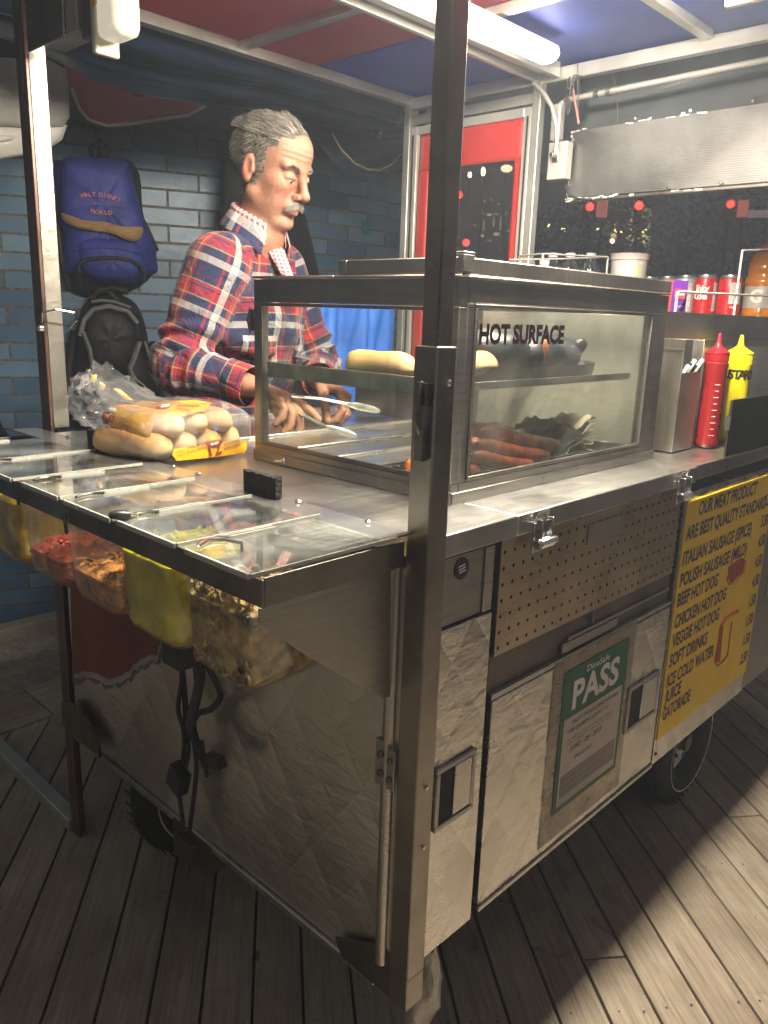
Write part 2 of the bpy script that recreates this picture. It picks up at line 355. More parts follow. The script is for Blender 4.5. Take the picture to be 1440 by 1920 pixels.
# dark-coloured pier at the open end of the wall
e = MB(); e.box(2.425, 2.47, 2.35, 3.6, -.1, 4.2); tag(e.build('stone_pier', mat('dark_pier', (.03, .034, .04), .8, bmp=.3), bevel=.01), 'dark pier at the end of the brick wall', 'pier')
# world
wo = bpy.data.worlds.new('World'); S.world = wo; wo.use_nodes = True; nt = wo.node_tree; bg = nt.nodes['Background']
sky = nt.nodes.new('ShaderNodeTexSky'); sky.sky_type = 'NISHITA'; sky.sun_disc = False; sky.sun_elevation = R(-4); sky.sun_rotation = R(200)
mx = nt.nodes.new('ShaderNodeMix'); mx.data_type = 'RGBA'; mx.inputs[0].default_value = .75; mx.inputs[7].default_value = (.52, .475, .43, 1)
nt.links.new(sky.outputs[0], mx.inputs[6]); nt.links.new(mx.outputs[2], bg.inputs[0]); bg.inputs[1].default_value = .115
# ------------------------------------------------------------------ the cart
cart = thing('food_cart', 'stainless steel hot dog cart with quilted panels, condiment tray and canvas roof', 'food cart', (1.0, .6, 0))
b = MB(); b.box(.028, 2.25, .032, 1.14, .40, 1.058); b.build('chassis', GAP, cart, smooth=False)
b = MB(); b.box(.012, .0275, .045, 1.13, .325, 1.03); b.build('end_panel', Qy, cart, bevel=.002)
b = MB(); b.box(.004, .011, .036, .075, .40, 1.045); b.box(.004, .011, .076, 1.13, .322, .337)
b.build('end_trim', STv, cart, bevel=.002)
b = MB(); b.lathe([(.011, .385), (.011, 1.05)], (.004, .058, 0), 14); b.build('hinge_rod', ST, cart, angle=60)
# toe plate low at the corner
b = MB(); b.prism([at(p, q, x=.0) for p, q in ((757, 1893), (759, 1812), (700, 1770), (627, 1757), (640, 1795))], (.004, 0, 0)); b.build('toe_plate', STdk, cart, smooth=False, bevel=.001)
# red painted sheet with torn edge, wrapped on the far part of the end
def ragged(pts, amp, n=9, seed=1):
    r = np.random.RandomState(seed); out = []
    for (p, q) in zip(pts[:-1], pts[1:]):
        p, q = np.array(p, float), np.array(q, float)
        for i in range(n): out.append(p+(q-p)*i/n+np.array([0, r.uniform(-amp, amp)]))
    return out+[np.array(pts[-1], float)]
low = ragged([(138, 1262), (172, 1262), (205, 1275), (235, 1262), (262, 1236), (292, 1228), (300, 1200), (305, 1168)], 4, 4)
top = [(330, 1000), (128, 960)]
for k, (dy, dx, m_, nm, off_) in enumerate(((0, 0, mat('red_paint', (.20, .028, .014), .38, var=.2, bmp=.05), 'red_sheet', .006), (12, 3, mat('torn_white', (.34, .32, .29), .7, bmp=.2), 'torn_backing', .008), (20, 5, mat('torn_grey', (.14, .125, .11), .7), 'torn_glue', .0095))):
    r_ = np.random.RandomState(k+5)
    pl = [at(p[0]+dx*i/len(low)+r_.uniform(-1, 1)*k, p[1]+dy*(.6+.6*r_.rand())*(1 if k else 0), x=off_) for i, p in enumerate(low)]+[at(*p, x=off_) for p in top]
    b = MB(); b.prism(pl, (.0012, 0, 0)); b.build(nm, m_, cart, smooth=False)
# corner posts
def post(z0, z1, x0, x1, y0, y1, m_, name='corner_post'):
    b = MB(); b.box(x0, x1, y0, y1, z0, z1); return b.build(name, m_, cart, bevel=.0025)
PM = steel('post_steel', (.34, .315, .28), .34, (1, 1, .8), .55, 12, .4)
PMd = steel('post_steel_upper', (.30, .275, .25), .3, (1, 1, .8), .5, 12, .4)
b = MB(); b.box(-.003, .036, -.003, .036, .39, 1.345)
b.add([(-.003, -.003, .334), (.036, -.003, .334), (.036, .036, .334), (-.003, .036, .334), (-.003, -.003, .391), (.036, -.003, .391), (.036, .036, .391), (-.003, .036, .391)], [(3, 2, 1, 0), (0, 1, 5, 4), (1, 2, 6, 5), (2, 3, 7, 6), (3, 0, 4, 7)])
lp = b.build('corner_post', PM, cart, bevel=.0025)
post(1.33, 2.03, .002, .032, .002, .030, PMd)
b = MB(); b.tube([(-.006, .016, 1.30), (-.016, .014, 1.285), (-.017, .013, 1.25), (-.01, .012, 1.235)], .0045, 8); b.box(-.012, -.003, .004, .022, 1.27, 1.30); b.box(-.014, -.003, .006, .02, 1.20, 1.24)
b.build('post_latch', STdk, cart, bevel=.001)
b = MB(); b.lathe([(.004, 0), (.0045, .003), (.002, .005)], (.02, -.003, 1.30), 10, (0, -1, 0)); b.lathe([(.003, 0), (.0035, .003), (.001, .004)], (.018, -.003, .62), 10, (0, -1, 0)); b.lathe([(.003, 0), (.0035, .003), (.001, .004)], (.018, -.003, .72), 10, (0, -1, 0))
b.build('rivets', CHR, cart)
RP = mat('red_brown_post', (.15, .085, .07), .32, .55, .2, 8)
b = MB(); b.box(.020, .046, 1.195, 1.222, 0.0, 2.02); b.box(.020, .028, 1.176, 1.1945, 0.0, 2.02); b.build('corner_post', RP, cart, bevel=.0015)
b = MB(); b.box(.0285, .066, 1.178, 1.194, 1.097, 1.935); b.build('lit_post_face', mat('lit_face_alloy', (.30, .28, .25), .38, .8, .15, 5, .1, 60), cart, bevel=.0015)  # lamplit face of the post, its brightness put in as a paler strip
b = MB(); b.box(.012, .052, 1.2235, 2.6, .001, .035); b.build('foot_bar', mat('foot_bar_steel', (.5, .49, .46), .42, .6, .1, 8), cart, bevel=.003)
b = MB(); b.tube([(.016, 1.175, 1.335), (.012, 1.16, 1.36), (.03, 1.13, 1.368), (.07, 1.13, 1.362), (.09, 1.155, 1.345), (.078, 1.175, 1.325)], .0022, 8); b.lathe([(.008, 0), (.008, .008), (.003, .012)], (.016, 1.175, 1.325), 12, (-1, 0, 0))
b.build('ring_pin', CHR, cart)
post(1.055, 2.03, 1.235, 1.262, .712, .738, ALU); post(1.055, 2.03, 1.235, 1.275, 1.196, 1.222, ALU)
fl = [(114, 1317), (136, 1319), (167, 1356), (186, 1394), (185, 1417), (150, 1392), (128, 1372), (117, 1356)]
b = MB(); b.prism([at(p, q, x=-.012) for p, q in fl], (.004, 0, 0)); b.build('corner_gusset', mat('olive_plate', (.11, .095, .06), .55, .5, bmp=.2), cart, smooth=False, bevel=.001)
b = MB(); b.tube([at(p, q, x=-.010) for p, q in ((150, 1345), (172, 1368), (186, 1395), (187, 1420))], .004, 6); b.build('edge_rubber', BLK, cart)
# hinge half-way up the corner
b = MB(); q0 = at(712, 1388, x=-.002); b.box(-.006, .0035, .05, .078, .70, .775); b.box(-.010, -.0045, .036, .0495, .705, .770)
b.build('corner_hinge', STd, cart, bevel=.0015)
b = MB()
for z in (.722, .753):
    b.lathe([(.0058, 0), (.0058, .003), (.004, .005)], (-.006, .066, z), 12, (-1, 0, 0)); b.lathe([(.005, 0), (.005, .003), (.003, .005)], (-.010, .0435, z), 12, (-1, 0, 0))
b.build('hinge_screws', STdk, cart)
# side panels on the plane y = .02
b = MB(); b.box(.038, .172, .016, .0315, .950, 1.052); b.build('side_panel', STd, cart, bevel=.001)
b = MB(); b.box(.150, .1715, .0125, .0155, .950, 1.052); b.build('side_trim', ST, cart, bevel=.001)
def perf():
    m = steel('perforated_steel', (.64, .52, .39), .3, (1, 1, 30), .6, 10, .35); nt = m.node_tree; b = nt.nodes['Principled BSDF']
    tc = nt.nodes.new('ShaderNodeTexCoord'); sp = nt.nodes.new('ShaderNodeSeparateXYZ'); nt.links.new(tc.outputs['UV'], sp.inputs[0])
    fx = mth(nt, 'SUBTRACT', mth(nt, 'FRACT', mth(nt, 'MULTIPLY', sp.outputs[0], 1/.0262)), .5); fz = mth(nt, 'SUBTRACT', mth(nt, 'FRACT', mth(nt, 'MULTIPLY', sp.outputs[1], 1/.0262)), .5)
    r = mth(nt, 'SQRT', mth(nt, 'ADD', mth(nt, 'MULTIPLY', fx, fx), mth(nt, 'MULTIPLY', fz, fz)))
    k = mth(nt, 'LESS_THAN', r, .125); src = b.inputs['Base Color'].links[0].from_socket
    nt.links.new(mixc(nt, k, src, (.008, .007, .006)), b.inputs['Base Color']); nt.links.new(mth(nt, 'SUBTRACT', 1.0, k), b.inputs['Metallic'])
    nt.links.new(mth(nt, 'MULTIPLY_ADD', k, -.5, .5), b.inputs['Specular IOR Level']); return m
PF = perf(); b = MB(); x0, x1, z0, z1 = .187, .826, .866, 1.056
b.add([(x0, .012, z0), (x1, .012, z0), (x1, .012, z1), (x0, .012, z1)], [(0, 1, 2, 3)], [(.0035, 0), (x1-x0+.0035, 0), (x1-x0+.0035, z1-z0), (.0035, z1-z0)])
b.add([(x0, .012, z0), (x1, .012, z0), (x1, .028, z0), (x0, .028, z0), (x0, .012, z1), (x0, .028, z1), (x1, .012, z1), (x1, .028, z1)], [(1, 0, 3, 2), (0, 4, 5, 3), (6, 1, 2, 7)], [(0, 0)]*8)
b.build('perforated_panel', PF, cart, smooth=False)
b = MB(); b.box(.445, .56, .0095, .0117, 1.000, 1.038); b.build('tape_patch', mat('old_tape', (.33, .30, .26), .5, .4), cart, bevel=.001)
b = MB(); b.box(.187, .838, .020, .0315, .802, .865); b.build('rail_panel', STdk, cart, bevel=.001)
b = MB(); b.box(.42, .83, .0145, .0195, .826, .832); b.box(.40, .60, .0135, .0195, .806, .824); b.box(.50, .503, .013, .0195, .838, .858); b.build('slide_rail', STd, cart, bevel=.001)
b = MB(); b.box(.187, .838, .010, .0315, .792, .801); b.build('side_trim', ST, cart, bevel=.001)
# handles: frames around a black plate that stands for a shaded recess
def frame(b, x0, x1, z0, z1, w, y0, y1):
    b.box(x0, x1, y0, y1, z1-w, z1); b.box(x0, x1, y0, y1, z0, z0+w); b.box(x0, x0+w, y0, y1, z0+w, z1-w); b.box(x1-w, x1, y0, y1, z0+w, z1-w)
def painted_recess(door, x0, x1, z0, z1):
    b = MB(); frame(b, x0, x1, z0, z1, .009, .004, .0095); h = b.build('handle', STd, door, bevel=.0015)
    b = MB(); b.box(x0+.010, x1-.010, .0075, .009, z0+.010, z1-.010); b.build('painted_recess', GAP, h, smooth=False)
    b = MB(); xm = x0+(x1-x0)*.46; b.box(xm, x1-.010, .0045, .0072, z0+.012, z1-.010); b.build('pull', ST, h, bevel=.002)
b = MB(); b.box(.038, .1715, .010, .0315, .392, .947); dr = b.build('door', Qx, cart, bevel=.0015); painted_recess(dr, .052, .148, .62, .728)
b = MB(); b.box(.189, .836, .010, .0315, .408, .789); dr = b.build('door', Qx, cart, bevel=.0015); painted_recess(dr, .672, .812, .545, .650)
b = MB(); b.box(.187, .838, .006, .031, .398, .4065); b.build('side_trim', ST, cart, bevel=.001)
b = MB(); b.box(.849, 1.400, .012, .0315, .395, 1.035); b.build('side_panel', Qx, cart, bevel=.001)
b = MB(); b.box(1.408, 2.25, .012, .0315, .40, 1.035); b.build('side_panel', STd, cart, bevel=.001)
b = MB(); frame(b, 1.47, 1.60, .66, .80, .008, .004, .0115); b.build('access_frame', STd, cart, bevel=.0015)
b = MB(); b.lathe([(.004, 0), (.0045, .002), (.002, .004)], (.862, .012, .420), 10, (0, -1, 0)); b.lathe([(.004, 0), (.0045, .002), (.002, .004)], (.862, .012, .96), 10, (0, -1, 0)); b.build('rivets', STdk, cart)
# counter
b = MB(); b.box(.0, .205, -.002, 1.13, 1.062, 1.095); b.box(.2062, .855, -.002, 1.13, 1.062, 1.095); b.box(.8562, 2.3, .012, 1.13, 1.060, 1.092)
ct = b.build('counter_top', STtop, cart, bevel=.002)
b = MB(); b.box(1.04, 2.2, .013, .019, 1.093, 1.222); b.build('wind_guard', mat('tinted_guard', (.035, .030, .026), .22, .3), cart, bevel=.0015)
b = MB(); b.box(1.033, 1.040, .010, .022, 1.155, 1.185); b.build('guard_clip', BLK, cart)
# latches on the counter edge
def latch(x):
    b = MB(); b.box(x-.019, x+.019, -.008, -.003, 1.030, 1.078); b.box(x-.017, x-.013, -.020, -.008, 1.045, 1.085); b.box(x+.013, x+.017, -.020, -.008, 1.045, 1.085)
    l = b.build('latch', CHR, cart, bevel=.001)
    b = MB(); b.tube([(x-.024, -.016, 1.046), (x+.030, -.016, 1.046)], .0065, 12); n = 14
    b.tube([(x-.018+.036*i/(n*8)+0, -.016+.0078*math.cos(i*math.pi/4), 1.046+.0078*math.sin(i*math.pi/4)) for i in range(n*8)], .0011, 5)
    b.tube([(x-.016, -.006, 1.085), (x-.012, -.012, 1.096), (x+.012, -.012, 1.096), (x+.016, -.006, 1.085)], .002, 6)
    b.build('spring', CHR, l)
latch(.262); latch(.775)
# back fence of the work surface: low wells and cooker
b = MB(); b.box(.20, .90, .62, .632, 1.0955, 1.104); b.box(.20, .90, .78, .792, 1.0955, 1.106); b.box(.20, .90, 1.06, 1.075, 1.0955, 1.115); b.build('well_rim', ST, cart, bevel=.002)
b = MB(); b.box(.88, .90, .64, 1.05, 1.0955, 1.20); b.build('well_guard', STd, cart, bevel=.002)
# condiment tray
XL = -.245; q = at(491, 1089, x=XL); Y0 = q[1]; ZT = 1.084; ZB = at(491, 1142, x=XL)[2]
b = MB(); b.box(XL, XL+.004, Y0, 1.20, ZB, ZT); b.box(XL+.0042, -.004, Y0, Y0+.004, ZB, ZT+.002); b.box(XL+.0042, -.02, 1.19, 1.20, ZB, ZT)
b.build('tray_rail', mat('tray_steel', (.27, .25, .225), .36, .9, .25, 7, .1, 90), cart, bevel=.001)
b = MB(); b.prism([at(p, q_, y=Y0+.006) for p, q_ in ((486, 1142), (487, 1172), (571, 1227), (716, 1309), (732, 1307), (734, 1060))], (0, .003, 0)); b.build('tray_bracket', STd, cart, smooth=False, bevel=.001)
b = MB(); b.box(-.062, -.004, Y0-.01, 1.20, 1.0965, 1.100); b.build('hinge_strip', mat('smoked_strip', (.38, .37, .36), .2, .7, .15, 5), cart, bevel=.001)
b = MB()
for y in (.10, .25, .355, .52, .60, .80, .86, 1.02): b.lathe([(.0055, 0), (.0055, .002), (.003, .0042)], (-.012, y, 1.1002), 12)
b.build('strip_screws', CHR, cart)
ACR = pane('acrylic', (.88, .89, .90), .12, .03, .06); AED = mat('acrylic_edge', (.62, .64, .58), .25, trans=.3, var=.05)
lids = [(.012, .137), (.159, .300), (.318, .455), (.474, .60), (.643, .80), (.82, 1.0)]
for i, (y0, y1) in enumerate(lids):
    dz = .0012*(i % 2)
    b = MB(); b.box(-.279, -.064, y0, y1+.02, 1.103+dz, 1.1034+dz); l = b.build('lid', ACR, cart, smooth=False)
    b = MB(); z0 = 1.0998+dz; z1 = 1.1062+dz; y2 = y1+.0; xs = -.283
    b.box(xs, xs+.0035, y0, y2, z0, z1); b.box(xs+.0035, -.05, y0-.003, y0-.0002, z0+.002, z1); b.box(-.22, -.14, y1+.006, y1+.0085, z1-.004, z1+.001); b.box(-.22, -.14, y1+.014, y1+.0165, z1-.004, z1+.001)
    b.build('lid_edge', AED, l, smooth=False)
    b = MB(); n = 10; yc = y1+.002
    pts = [(-.262+.030*math.sin(math.pi*k/n)*0-.0+.045*k/n, yc+.010*math.sin(math.pi*k/n), 1.1068+dz) for k in range(n+1)]
    b.tube(pts, .0022, 6); b.build('lid_notch', STdk, l)
VEL = mat('black_foam', (.012, .012, .013), .95, bmp=.8, bs=200)
for y0, y1 in ((.805, .893), (.282, .364)):
    b = MB(); n = 14; P = []
    for s in range(2): P.append(None)
    r_ = np.random.RandomState(3)
    prof = [[(-.030+dx, y0+(y1-y0)*i/n, 1.101+h*(.034+r_.uniform(-.002, .002)*h)) for i in range(n+1)] for dx, h in ((0, 0), (0, 1), (.012, 1), (.012, 0))]
    b.grid(prof); b.add([prof[k][0] for k in range(4)], [(0, 1, 2, 3)]); b.add([prof[k][-1] for k in range(4)], [(3, 2, 1, 0)]); b.build('foam_block', VEL, cart, angle=60)
# wheels
def wheel(x, y, r, cam_side=-1):
    w = MB(); wd = .085; y0 = y-wd/2
    prof = []
    for k in range(25):
        a = 2*math.pi*k/24; prof.append((r-.052+.052*math.cos(a)*(1 if math.cos(a) > 0 else .8), (wd/2)*math.sin(a)))
    w.lathe(prof, (x, y, r), 40, (0, 1, 0), cap=False); wh = w.build('wheel', mat('tyre_rubber', (.016, .016, .017), .8, bmp=.3) if 'tyre_rubber' not in bpy.data.materials else bpy.data.materials['tyre_rubber'], cart, angle=60)
    t = MB()
    for k in range(44):
        a = 2*math.pi*k/44; c = np.array([x+math.cos(a)*(r-.001), y, r+math.sin(a)*(r-.001)]); rd = np.array([math.cos(a), 0, math.sin(a)]); tg = np.array([-math.sin(a), 0, math.cos(a)])
        for sy in (-1, 1): t.obox(c+np.array([0, sy*.02, 0])+tg*sy*.004, rd*.0008, tg*.0035, np.array([0, .012, 0]))
    t.build('tread', BLK, wh, smooth=False)
    rm = MB(); RM = bpy.data.materials.get('wheel_rim') or mat('wheel_rim', (.60, .56, .52), .45, 0, .25, 14)
    rr = r-.058
    rm.lathe([(.0, -.004), (.03, -.008), (.045, -.012), (.06, -.002), (rr*.62, .004), (rr*.8, -.002), (rr*.86, -.026), (rr+.004, -.041), (rr+.013, -.043), (rr+.013, -.036), (rr, .03)], (x, y, r), 40, (0, 1, 0), cap=False)
    o = rm.build('rim', RM, wh, angle=50)
    hb = MB(); hb.lathe([(.024, -.03), (.024, -.012), (.028, -.008)], (x, y, r), 18, (0, 1, 0))
    for k in range(5): a = 2*math.pi*k/5; hb.lathe([(.007, -.018), (.007, -.004)], (x+.05*math.cos(a), y, r+.05*math.sin(a)), 6, (0, 1, 0))
    hb.build('hub', STdk, wh)
wheel(1.385, .16, .185); wheel(.255, .93, .21); wheel(1.385, 1.0, .185); 
b = MB(); b.tube([(1.385, .2, .185), (1.385, 1.0, .185)], .02, 10); b.bar((.255, .5, .21), (.255, .93, .21), .03, .03); b.bar((.255, .5, .21), (.255, .5, .45), .05, .05); b.bar((1.385, .4, .2), (1.385, .4, .45), .05, .05); b.bar((1.385, .8, .2), (1.385, .8, .45), .05, .05); b.build('axle', STdk, cart)
b = MB(); b.bar((-.02, .60, .30), (.35, .60, .30), .07, .05); b.box(.0, .05, .53, .67, .27, .335); b.build('tow_bracket', mat('rusty_iron', (.07, .045, .03), .75, .3, bmp=.4), cart, bevel=.004)
# ------------------------------------------------------------------ roof
XE = 1.25
b = MB(); b.box(-.02, XE+.03, 1.205, 1.235, 2.022, 2.05); b.build('roof_beam', ALU, cart, bevel=.002)
b = MB(); b.box(.0, 1.234, .655, .668, 2.012, 2.05); b.box(.0, 1.234, .722, .736, 2.012, 2.05); b.box(.0, 1.234, .668, .722, 2.030, 2.05); b.build('roof_beam', ALU, cart, bevel=.0015)
b = MB(); b.box(XE-.012, XE+.012, -.55, 1.204, 2.006, 2.040); b.build('roof_beam', ALU, cart, bevel=.002)
b = MB(); b.box(-.02, .01, -.55, 1.204, 2.02, 2.05); b.build('roof_beam', ALU, cart, bevel=.002)
b = MB(); b.box(-.02, XE+.02, -.06, -.03, 2.02, 2.05); b.build('roof_beam', ALU, cart, bevel=.002)
b = MB(); b.box(.585, .612, .737, 1.204, 2.030, 2.0495); b.build('roof_batten', ALU, cart, bevel=.002)
b = MB(); b.box(.800, .825, .02, .654, 2.030, 2.0495); b.build('roof_batten', ALU, cart, bevel=.002)
b = MB(); b.box(.826, 1.236, .245, .270, 2.030, 2.0495); b.build('roof_batten', ALU, cart, bevel=.002)
b = MB(); b.box(XE-.008, XE+.006, .739, 1.195, 1.962, 1.990); b.build('roof_brace', ALU, cart, bevel=.002)
def canvas(nm, col):
    m, nt, b = newmat(nm); nt.nodes.remove(b); out = nt.nodes['Material Output']; v = coords(nt); n1 = noise(nt, v, 3, 4)
    c = ramp(nt, n1, [(.3, tuple(q*.85 for q in col)), (.7, col)]); dfz = nt.nodes.new('ShaderNodeBsdfDiffuse'); tl = nt.nodes.new('ShaderNodeBsdfTranslucent'); gl = nd(nt, 'ShaderNodeBsdfGlossy', Roughness=.45)
    nt.links.new(c, dfz.inputs[0]); nt.links.new(c, tl.inputs[0]); a = nt.nodes.new('ShaderNodeMixShader'); a.inputs[0].default_value = .60; nt.links.new(dfz.outputs[0], a.inputs[1]); nt.links.new(tl.outputs[0], a.inputs[2])
    a2 = nt.nodes.new('ShaderNodeMixShader'); a2.inputs[0].default_value = .06; nt.links.new(a.outputs[0], a2.inputs[1]); nt.links.new(gl.outputs[0], a2.inputs[2]); nt.links.new(a2.outputs[0], out.inputs[0])
    k = bump(nt, None, noise(nt, coords(nt, (1, 1, 1)), 2.0, 3), .4, .05)
    for s in (dfz, tl, gl): nt.links.new(k, s.inputs['Normal'])
    return m
REDC = canvas('red_canvas', (.92, .21, .29)); BLUC = canvas('blue_canvas', (.19, .27, .92))
def roofsheet(nm, x0, x1, m_):
    nx, ny = 30, 40
    P = [[(x0+(x1-x0)*i/nx, -.60+1.86*j/ny, 2.0525+.004*math.sin(3*(x0+(x1-x0)*i/nx))*math.sin(5*j/ny)) for i in range(nx+1)] for j in range(ny+1)]
    b = MB(); b.grid(P); b.build(nm, m_, cart, angle=180, solid=.002)
roofsheet('roof_canvas', -.10, .855, REDC); roofsheet('roof_canvas', .855, 1.285, BLUC)
# ------------------------------------------------------------------ lamps
LAMPC = (1.0, .91, .73)
LE = emis('lamp_diffuser', LAMPC, 7.6); LE2 = emis('front_lamp_diffuser', LAMPC, 84.0)
def lampbody(nm, label, x0, x1, y, z, w, lit=True, grp=None, m_=None):
    L = thing(nm, label, 'lamp', (x0, y, z), grp); m_ = m_ or LE
    def cap(a0, a1, w_, z0, z1):   # stadium outline prism
        n = 8; pl = [(x1-w_+w_*math.sin(math.pi*k/n), y-w_*math.cos(math.pi*k/n), z0) for k in range(n+1)]+[(x0+w_-w_*math.sin(math.pi*k/n), y+w_*math.cos(math.pi*k/n), z0) for k in range(n+1)]
        return pl
    b = MB(); b.prism(cap(0, 0, w*(.99 if m_ is LE else 1.1), z+.014, 0), (0, 0, .012)); b.build('housing', mat('lamp_housing', (.70, .68, .62), .4, var=.05) if 'lamp_housing' not in bpy.data.materials else bpy.data.materials['lamp_housing'], L, bevel=.004)
    b = MB(); n = 10; P = []
    for j in range(n+1):
        a = math.pi*j/n/2; ww = w*math.cos(a)+.0005; zz = z+.013-.023*math.sin(a); pl = []
        for k in range(9): pl.append((x1-w+ww*math.sin(math.pi*k/8), y-ww*math.cos(math.pi*k/8), zz))
        for k in range(9): pl.append((x0+w-ww*math.sin(math.pi*k/8), y+ww*math.cos(math.pi*k/8), zz))
        P.append(pl)
    b.grid(P, closeu=True); b.add(P[-1], [tuple(range(len(P[-1])))]) if True else None; b.build('diffuser', m_ if lit else WHT, L, angle=60)
    if m_ is not LE:
        b = MB(); b.box(x1+.001, x1+.02, y-w*1.5, y+w*1.5, z-.03, z+.034); b.build('light_shield', bpy.data.materials['lamp_housing'], L, bevel=.004)  # plate added to keep this lamp's light off the hanging sign
    return L
lampbody('roof_lamp', 'lit white tube lamp along the middle roof beam, right above the glass case', .06, 1.06, .566, 1.996, .033)
lampbody('roof_lamp', 'second lit lamp by the upper right corner, over the outer edge of the counter', -.05, .90, .032, 2.004, .034, m_=LE2)
# electrical box and the faintly glowing fitting on the left
eb = thing('junction_box', 'grey metal junction box beside the cream lamp cover, at the top of the left post', 'junction box', (.04, 1.05, 1.9))
b = MB(); b.box(.028, .075, .955, 1.105, 1.885, 2.02); b.build('housing', mat('galvanised', (.42, .43, .41), .45, .5, .2, 12), eb, bevel=.003)
b = MB(); b.box(.022, .0275, 1.0, 1.165, 1.885, 2.02); b.build('cover', STdk, eb, bevel=.002)
fx = thing('wall_lamp', 'faintly glowing lamp with cream cover at the top left, by the left post', 'lamp', (.04, .87, 1.9))
b = MB(); b.box(.035, .07, .90, .953, 1.872, 2.0); b.build('housing', mat('dark_housing', (.06, .055, .05), .5), fx, bevel=.003)
b = MB(); b.box(.026, .075, .882, .8985, 1.835, 2.0); b.build('rim', mat('cream_rim', (.62, .58, .48), .4), fx, bevel=.004)
b = MB(); b.box(.024, .078, .80, .881, 1.855, 2.0); b.build('cover', emis('glowing_cream_cover', (.62, .57, .44), .16), fx, bevel=.016)  # cover has a faint glow of its own
b = MB(); b.ell((.023, .872, 1.93), (.004, .012, .022), 12); b.build('bulb', mat('amber_bulb', (.7, .38, .05), .3), fx)
# ------------------------------------------------------------------ rolled tarpaulin at the back
def ray(px, py): return CD+((px-720)/FPX)*CR-((py-960)/FPX)*CU
def far(px, py, D): return CC+ray(px, py)*D
def onp(px, py, P, N):
    q = ray(px, py); N = np.array(N, float); return CC+q*(((np.array(P)-CC)@N)/(q@N))
TARP = mat('navy_vinyl', (.05, .09, .18), .34, var=.25, vs=4, bmp=.25, bs=9, spec=.6)
t = thing('rear_tarp', 'rolled navy tarpaulin hanging under the back beam of the cart roof', 'tarp', (.5, 1.28, 2.0))
def tarpgrid(x0, x1, prof, nx=70, seed=1, amp=.008):
    r_ = np.random.RandomState(seed); ph = r_.rand(6)*6; P = []
    for i in range(nx+1):
        x = x0+(x1-x0)*i/nx
        w = amp*(math.sin(x*7+ph[0])+.6*math.sin(x*17+ph[1])+.4*math.sin(x*31+ph[2])); s = .02*math.sin(x*2.3+ph[3])
        P.append([(x, y+w*(.3+j/len(prof))+.3*w*math.sin(j+ph[4]), z+s*(j/len(prof))+w*.6) for j, (y, z) in enumerate(prof)])
    return P
edge = [(-140, 0), (-20, 62), (80, 103), (187, 153), (283, 177), (383, 197), (480, 207), (600, 232), (690, 250), (755, 268)]
eg = []
for i in range(len(edge)-1):
    for t_ in np.linspace(0, 1, 11)[:-1]: eg.append(np.array(edge[i])*(1-t_)+np.array(edge[i+1])*t_)
eg.append(np.array(edge[-1], float)); P = []; NE = len(eg); r_ = np.random.RandomState(3)
for i, e in enumerate(eg):
    pe = at(*e, y=1.62); s = i/(NE-1); pt = np.array([-.45+1.70*s, 1.24, 2.036]); row = []
    for j in range(25):
        t_ = j/24; p = pt+(pe-pt)*t_; am = math.sin(math.pi*min(1, t_*1.15+.02))
        p[2] += am*(.014*math.sin(t_*15+.6*math.sin(s*5)+s*2)+.008*math.sin(t_*29+s*7+1)+.004*math.sin(t_*52+s*23))-.012*am+.004*math.sin(s*17+t_*4); p[1] += .008*math.sin(t_*12+s*5); row.append(p)
    c = row[-1].copy()
    for a in range(1, 8): row.append(c+np.array([0, .016*math.sin(a*.8), .016*(1-math.cos(a*.8))]))
    P.append(row)
b = MB(); b.grid(P); b.build('roll', TARP, t, angle=180, solid=.002)
b = MB(); P = []
lowe = [(560, 240), (600, 275), (630, 310), (650, 325), (700, 326), (756, 318)]
for i in range(41):
    k = min(4, int(i/8)); f_ = i/8-k; lo = np.array(lowe[k])*(1-f_)+np.array(lowe[k+1])*f_; hi = np.array([560+196*i/40, 222+45*i/40])
    P.append([at(*(hi*(1-j/8)+lo*j/8), y=1.66+.02*math.sin(j*.9+i*.25)*j/8) for j in range(9)])
b.grid(P); b.build('flap', mat('dark_vinyl', (.02, .03, .05), .4, var=.2, bmp=.3, bs=9), t, angle=180, solid=.002, sub=1)
b = MB(); b.tube([at(p, q, y=1.60) for p, q in ((622, 250), (640, 280), (665, 306), (690, 318), (712, 319), (735, 308), (752, 290))], .0035, 8)
b.build('cord', mat('tan_cord', (.36, .29, .13), .6), t)
b = MB(); c0 = at(706, 240, y=1.57)
b.box(c0[0]-.008, c0[0]+.010, 1.565, 1.580, c0[2]-.004, c0[2]+.016); b.tube([c0+np.array(v) for v in ((-.012, -.01, -.03), (-.006, -.014, -.012), (.006, -.014, -.006), (.012, -.012, -.022), (.004, -.012, -.034), (-.01, -.01, -.034))], .003, 8)
b.tube([c0+np.array(v) for v in ((-.006, -.008, .012), (-.010, -.008, .03), (.0, -.008, .042), (.010, -.008, .03))], .0025, 6); b.build('clip', CHR, t)
